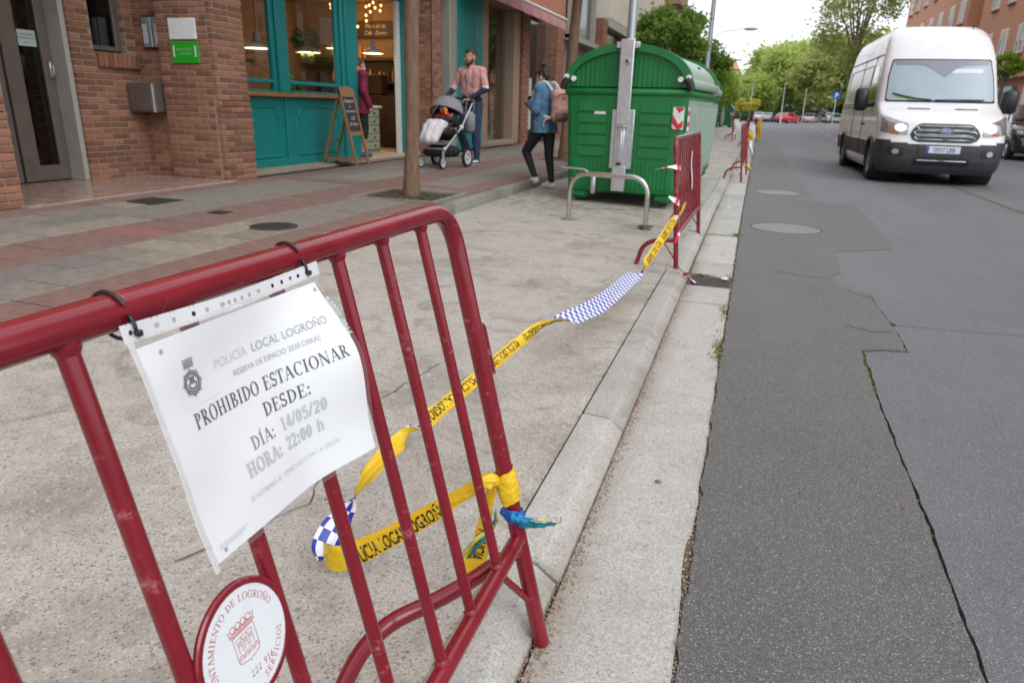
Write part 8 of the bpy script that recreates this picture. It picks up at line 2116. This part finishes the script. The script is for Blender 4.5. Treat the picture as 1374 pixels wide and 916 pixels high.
b.tube([(-.03, .2, 1.34), (0, .2, 1.38), (.03, .2, 1.34)], .01, 6); link('straps', b.mesh('straps', 'strap_cream', 60), bp)
b = MB(); b.tube(catmull([(.155, .2, .97), (.18, .14, .92), (.17, .12, .84)], 4), .012, 6); link('loose_strap', b.mesh('loose_strap', 'strap_cream', 60), bp)
b = MB(); b.tube(catmull([(-.13, .30, 1.22), (-.10, .335, 1.27), (.10, .335, 1.27), (.13, .30, 1.22)], 5), .006, 6); link('zip', b.mesh('zip', 'pack_dark', 60), bp)
ph = thing('phone', 'dark smartphone held in both hands by the woman', 'phone', (-2.79, 9.80, .094), R(-112))
b = MB(); b.box(-.037, .037, -.005, .005, -.075, .075, .004, Matrix.Translation((0, -.305, 1.185)) @ Matrix.Rotation(R(-38), 4, 'X')); link('case', b.mesh('case', 'phone_black', 0), ph)
# --- the person in the doorway
Jd = dict(shoulder=[(.185, .02, 1.36), (-.185, .02, 1.36)], hip=[(.09, .0, .88), (-.09, .0, .88)], neck=(0, 0, 1.42), head=(0, -.03, 1.53), headrot=rotm(4, 0, 10),
          elbow=[(.235, .05, 1.10), (-.235, .05, 1.10)], wrist=[(.24, -.06, .87), (-.24, -.06, .87)], knee=[(.10, -.02, .47), (-.10, -.02, .47)], ankle=[(.10, .03, .085), (-.10, .03, .085)], toe=[(.11, -.12, .035), (-.11, -.12, .035)],
          hand=[((0, -.25, -1), (-1, 0, 0), -1), ((0, -.25, -1), (1, 0, 0), 1)])
pd, Mh, k, torso, shc, hpc = person('person in magenta jacket with orange hood and blue mask in the cafe doorway', (-6.62, 11.40, .276), R(150), Jd, 1.66, dict(skin='skin_fair', mask='mask_blue', build=1.05))
b = MB(); torso(b, .035, .02)
for s in (0, 1): limb(b, [Jd['shoulder'][s], Jd['elbow'][s], Jd['wrist'][s]], [.075, .066, .05])
for s in (-1, 1): capsule(b, (s * .085, .0, .98), (s * .09, .0, .72), .125, .125)
organic('jacket', b, 'jacket_magenta', .0085, 6, pd, hem=[((0, 0, .74), (0, 0, -1))], fold=.013, ff=9)
b = MB(); capsule(b, (-.075, .06, 1.44), (.075, .06, 1.44), .075, .075); capsule(b, (0, .135, 1.42), (0, .15, 1.33), .095, .08); capsule(b, (-.085, .0, 1.43), (.085, .0, 1.43), .066, .066); organic('hood', b, 'hood_orange', .0085, 6, pd)
b = MB()
for s in (0, 1): limb(b, [Jd['hip'][s], Jd['knee'][s], Vector(Jd['knee'][s]).lerp(Vector(Jd['ankle'][s]), .3)], [.10, .075, .068])
capsule(b, (-.05, .0, .9), (.05, .0, .9), .11, .11); organic('trousers', b, 'leggings', .008, 5, pd, fold=.006, ff=10)
for s in (0, 1):
    an, to = Vector(Jd['ankle'][s]), Vector(Jd['toe'][s]); b = MB(); capsule(b, an + Vector((0, .02, -.045)), to, .042, .035); capsule(b, an + Vector((0, .0, -.02)), an + (to - an) * .5, .044, .038); organic('shoe', b, 'shoe_navy', .006, 4, pd)
hair_cap(pd, Mh, k, 'hair_brown', [((0, .028, .042), (.083, .098, .094)), ((0, .06, -.01), (.07, .06, .075)), ((0, -.03, .088), (.064, .062, .035))])

# ------------------------------------------------------------------ pushchair (faces local -y)
pbr('pram_black', (0.014, 0.014, 0.016), 0.7, var=0.1); pbr('pram_grey', (0.24, 0.24, 0.26), 0.85, var=0.15, bmp=0.3, bs=200); pbr('pram_white', (0.68, 0.68, 0.70), 0.7, var=0.05); pbr('alu', (0.62, 0.63, 0.64), 0.35, 0.7); pbr('toy_red', (0.5, 0.02, 0.03), 0.6); pbr('toy_orange', (0.8, 0.25, 0.02), 0.6); pbr('hood_lining', (0.6, 0.61, 0.64), 0.8)
px, py, prz = -4.70, 10.60, R(-6)
pc_ = thing('pushchair', 'grey and black pushchair with a white footmuff pushed by the man in pink', 'pushchair', (px, py, .243), prz)
def pl(name, b, mat, par=None, sm=50): return link(name, b.mesh(name, mat, sm), par or pc_)
for s in (-1, 1):
    for (y, r_, w, x) in ((.30, .145, .045, .29), (-.34, .095, .04, .20)):
        b = MB(); M = Matrix.Translation((s * x, y, r_)) @ Matrix.Rotation(PI / 2, 4, 'Y'); b.lathe([(r_ * .72, -w / 2), (r_ * .95, -w / 2), (r_, -w * .3), (r_, w * .3), (r_ * .95, w / 2), (r_ * .72, w / 2), (r_ * .72, -w / 2)], 28, M, caps=False); wh = pl('wheel', b, 'pram_black')
        b = MB(); b.lathe([(r_ * .76, -w * .52), (r_ * .76, w * .52)], 24, M, caps=False); b.lathe([(r_ * .76, w * .52), (r_ * .56, w * .56), (r_ * .56, -w * .56), (r_ * .76, -w * .52)], 24, M, caps=False)
        for k in range(6): a = 2 * PI * k / 6; b.tube([M @ Vector((r_ * .58 * math.cos(a), r_ * .58 * math.sin(a), 0)), M @ Vector((0, 0, 0))], r_ * .06, 6)
        b.tube([M @ Vector((0, 0, -w * .7)), M @ Vector((0, 0, w * .7))], r_ * .16, 10); pl('rim', b, 'pram_white', wh)
    b = MB(); b.tube([(s * .25, -.33, .30), (s * .27, .16, .62), (s * .27, .52, .98)], .0145, 10); pl('frame_tube', b, 'alu')
    b = MB(); b.tube([(s * .265, .30, .16), (s * .27, .05, .50), (s * .26, -.1, .60)], .016, 8); pl('rear_strut', b, 'pram_black')
    b = MB(); b.tube([(s * .21, -.34, .10), (s * .22, -.34, .27)], .022, 10); b.ell((s * .24, -.335, .30), (.034, .034, .034), 12, 8); pl('fork', b, 'alu')
    b = MB(); b.ell((s * .27, .15, .615), (.036, .042, .042), 12, 8); pl('joint', b, 'pram_white')
b = MB(); b.tube(bend([(-.27, .52, .98), (-.27, .60, 1.06), (.27, .60, 1.06), (.27, .52, .98)], .06, 5), .0165, 10); pl('handlebar', b, 'pram_black')
for q in ((-.33, .30, .25), (.30, .16, .265)):
    b = MB(); b.tube([(-q[2], q[0], q[1]), (q[2], q[0], q[1])], .013, 8); pl('cross_bar', b, 'alu')
b = MB(); rbox(b, (0, -.02, .25), (.22, .2, .09), .07); capsule(b, (-.14, .15, .24), (.14, .15, .24), .09, .09); capsule(b, (-.14, -.2, .24), (.14, -.2, .24), .075, .075); organic('basket', b, 'pram_black', .01, 5, pc_)
b = MB(); capsule(b, (-.15, .02, .50), (.15, .02, .50), .09, .09); capsule(b, (-.15, .16, .68), (.15, .16, .68), .075, .075); capsule(b, (-.15, .22, .88), (.15, .22, .88), .06, .06)
for s in (-1, 1): capsule(b, (s * .17, -.18, .56), (s * .19, .2, .86), .045, .04); capsule(b, (s * .17, -.2, .55), (s * .17, .05, .52), .06, .06)
organic('seat', b, 'pram_black', .01, 5, pc_)
b = MB(); 
for s in (-1, 1): capsule(b, (s * .09, -.03, .66), (s * .10, -.27, .60), .085, .085); capsule(b, (s * .10, -.27, .60), (s * .085, -.40, .44), .085, .075)
capsule(b, (-.1, -.18, .66), (.1, -.18, .66), .08, .08); capsule(b, (0, -.03, .68), (0, -.27, .62), .09, .09); capsule(b, (0, -.27, .62), (0, -.42, .44), .09, .08); organic('footmuff', b, 'pram_white', .009, 8, pc_, fold=.010, ff=9)
b = MB(); b.tube(catmull([(-.205, .04, .69), (-.18, -.10, .735), (0, -.15, .75), (.18, -.10, .735), (.205, .04, .69)], 5), .026, 8); pl('bumper_bar', b, 'pram_black')
# folding hood: outer shell and pale lining
def hoodp(u, v, r_): 
    a = R(-8 + 128 * v); ph_ = PI * u
    return (-(r_ * 1.02) * math.cos(ph_), .17 - r_ * math.sin(ph_) * math.cos(a) * 1.0 + 0.0, .80 + r_ * 1.05 * math.sin(ph_) * math.sin(a) )
b = MB(); b.grid(lambda u, v: hoodp(u, .28 + .72 * v, .275), 22, 14); pl('hood', b, 'pram_grey', None, 180)
b = MB(); b.grid(lambda u, v: hoodp(u, .285 + .71 * v, .266), 22, 14, flip=True); pl('hood_lining', b, 'hood_lining', None, 180)
b = MB(); b.tube([hoodp(i / 20, .28, .273) for i in range(21)], .010, 8); pl('hood_rim', b, 'pram_black')
b = MB(); b.box(.18, .36, .34, .50, .52, .86, .05); b.tube(bend([(.2, .42, .86), (.2, .47, 1.03), (.34, .47, 1.03), (.34, .42, .86)], .05, 4), .008, 6); nb = thing('changing_bag', 'dark grey bag hanging from the pushchair handle beside the man', 'bag', (px, py, .243), prz); link('bag', b.mesh('bag', 'pram_grey', 50), nb)
by = thing('person', 'baby lying in the pushchair under the white footmuff', 'person', (px, py, .243), prz)
b = MB(); MhB = Matrix.Translation((0, .06, .90)) @ rotm(-20, 0, 0); head(b, MhB, .74, .9); capsule(b, (0, .1, .82), (0, .04, .70), .06, .08); capsule(b, (-.07, .08, .80), (-.12, -.02, .74), .03, .026); capsule(b, (.07, .08, .80), (.12, -.02, .74), .03, .026)
for s in (-1, 1): capsule(b, (s * .05, .02, .68), (s * .06, -.2, .60), .045, .035); hand(b, (s * .12, -.02, .74), (0, -1, -.1), (0, 0, -1), s, .5, .8)
organic('body', b, 'skin_fair', .005, 4, by); face(by, MhB, .74)
b = MB(); capsule(b, (0, .1, .82), (0, .05, .72), .075, .09); capsule(b, (-.07, .08, .80), (-.115, -.01, .745), .04, .034); capsule(b, (.07, .08, .80), (.115, -.01, .745), .04, .034); organic('red_top', b, 'toy_red', .008, 4, by)
hair_cap(by, MhB, .74, 'hair_brown', [((0, .028, .045), (.079, .094, .09))])
ty = thing('toy', 'orange and red soft toy clipped inside the pushchair hood', 'toy', (px, py, .243), prz)
b = MB(); b.ell((.10, -.05, .86), (.03, .03, .045), 12, 8); b.ell((.11, -.06, .82), (.024, .024, .024), 10, 6); b.ell((.08, -.06, .90), (.018, .018, .018), 10, 6); link('body', b.mesh('body', 'toy_orange', 60), ty)
b = MB(); b.ell((.14, -.05, .79), (.03, .03, .04), 12, 8); link('rattle', b.mesh('rattle', 'toy_red', 60), ty)
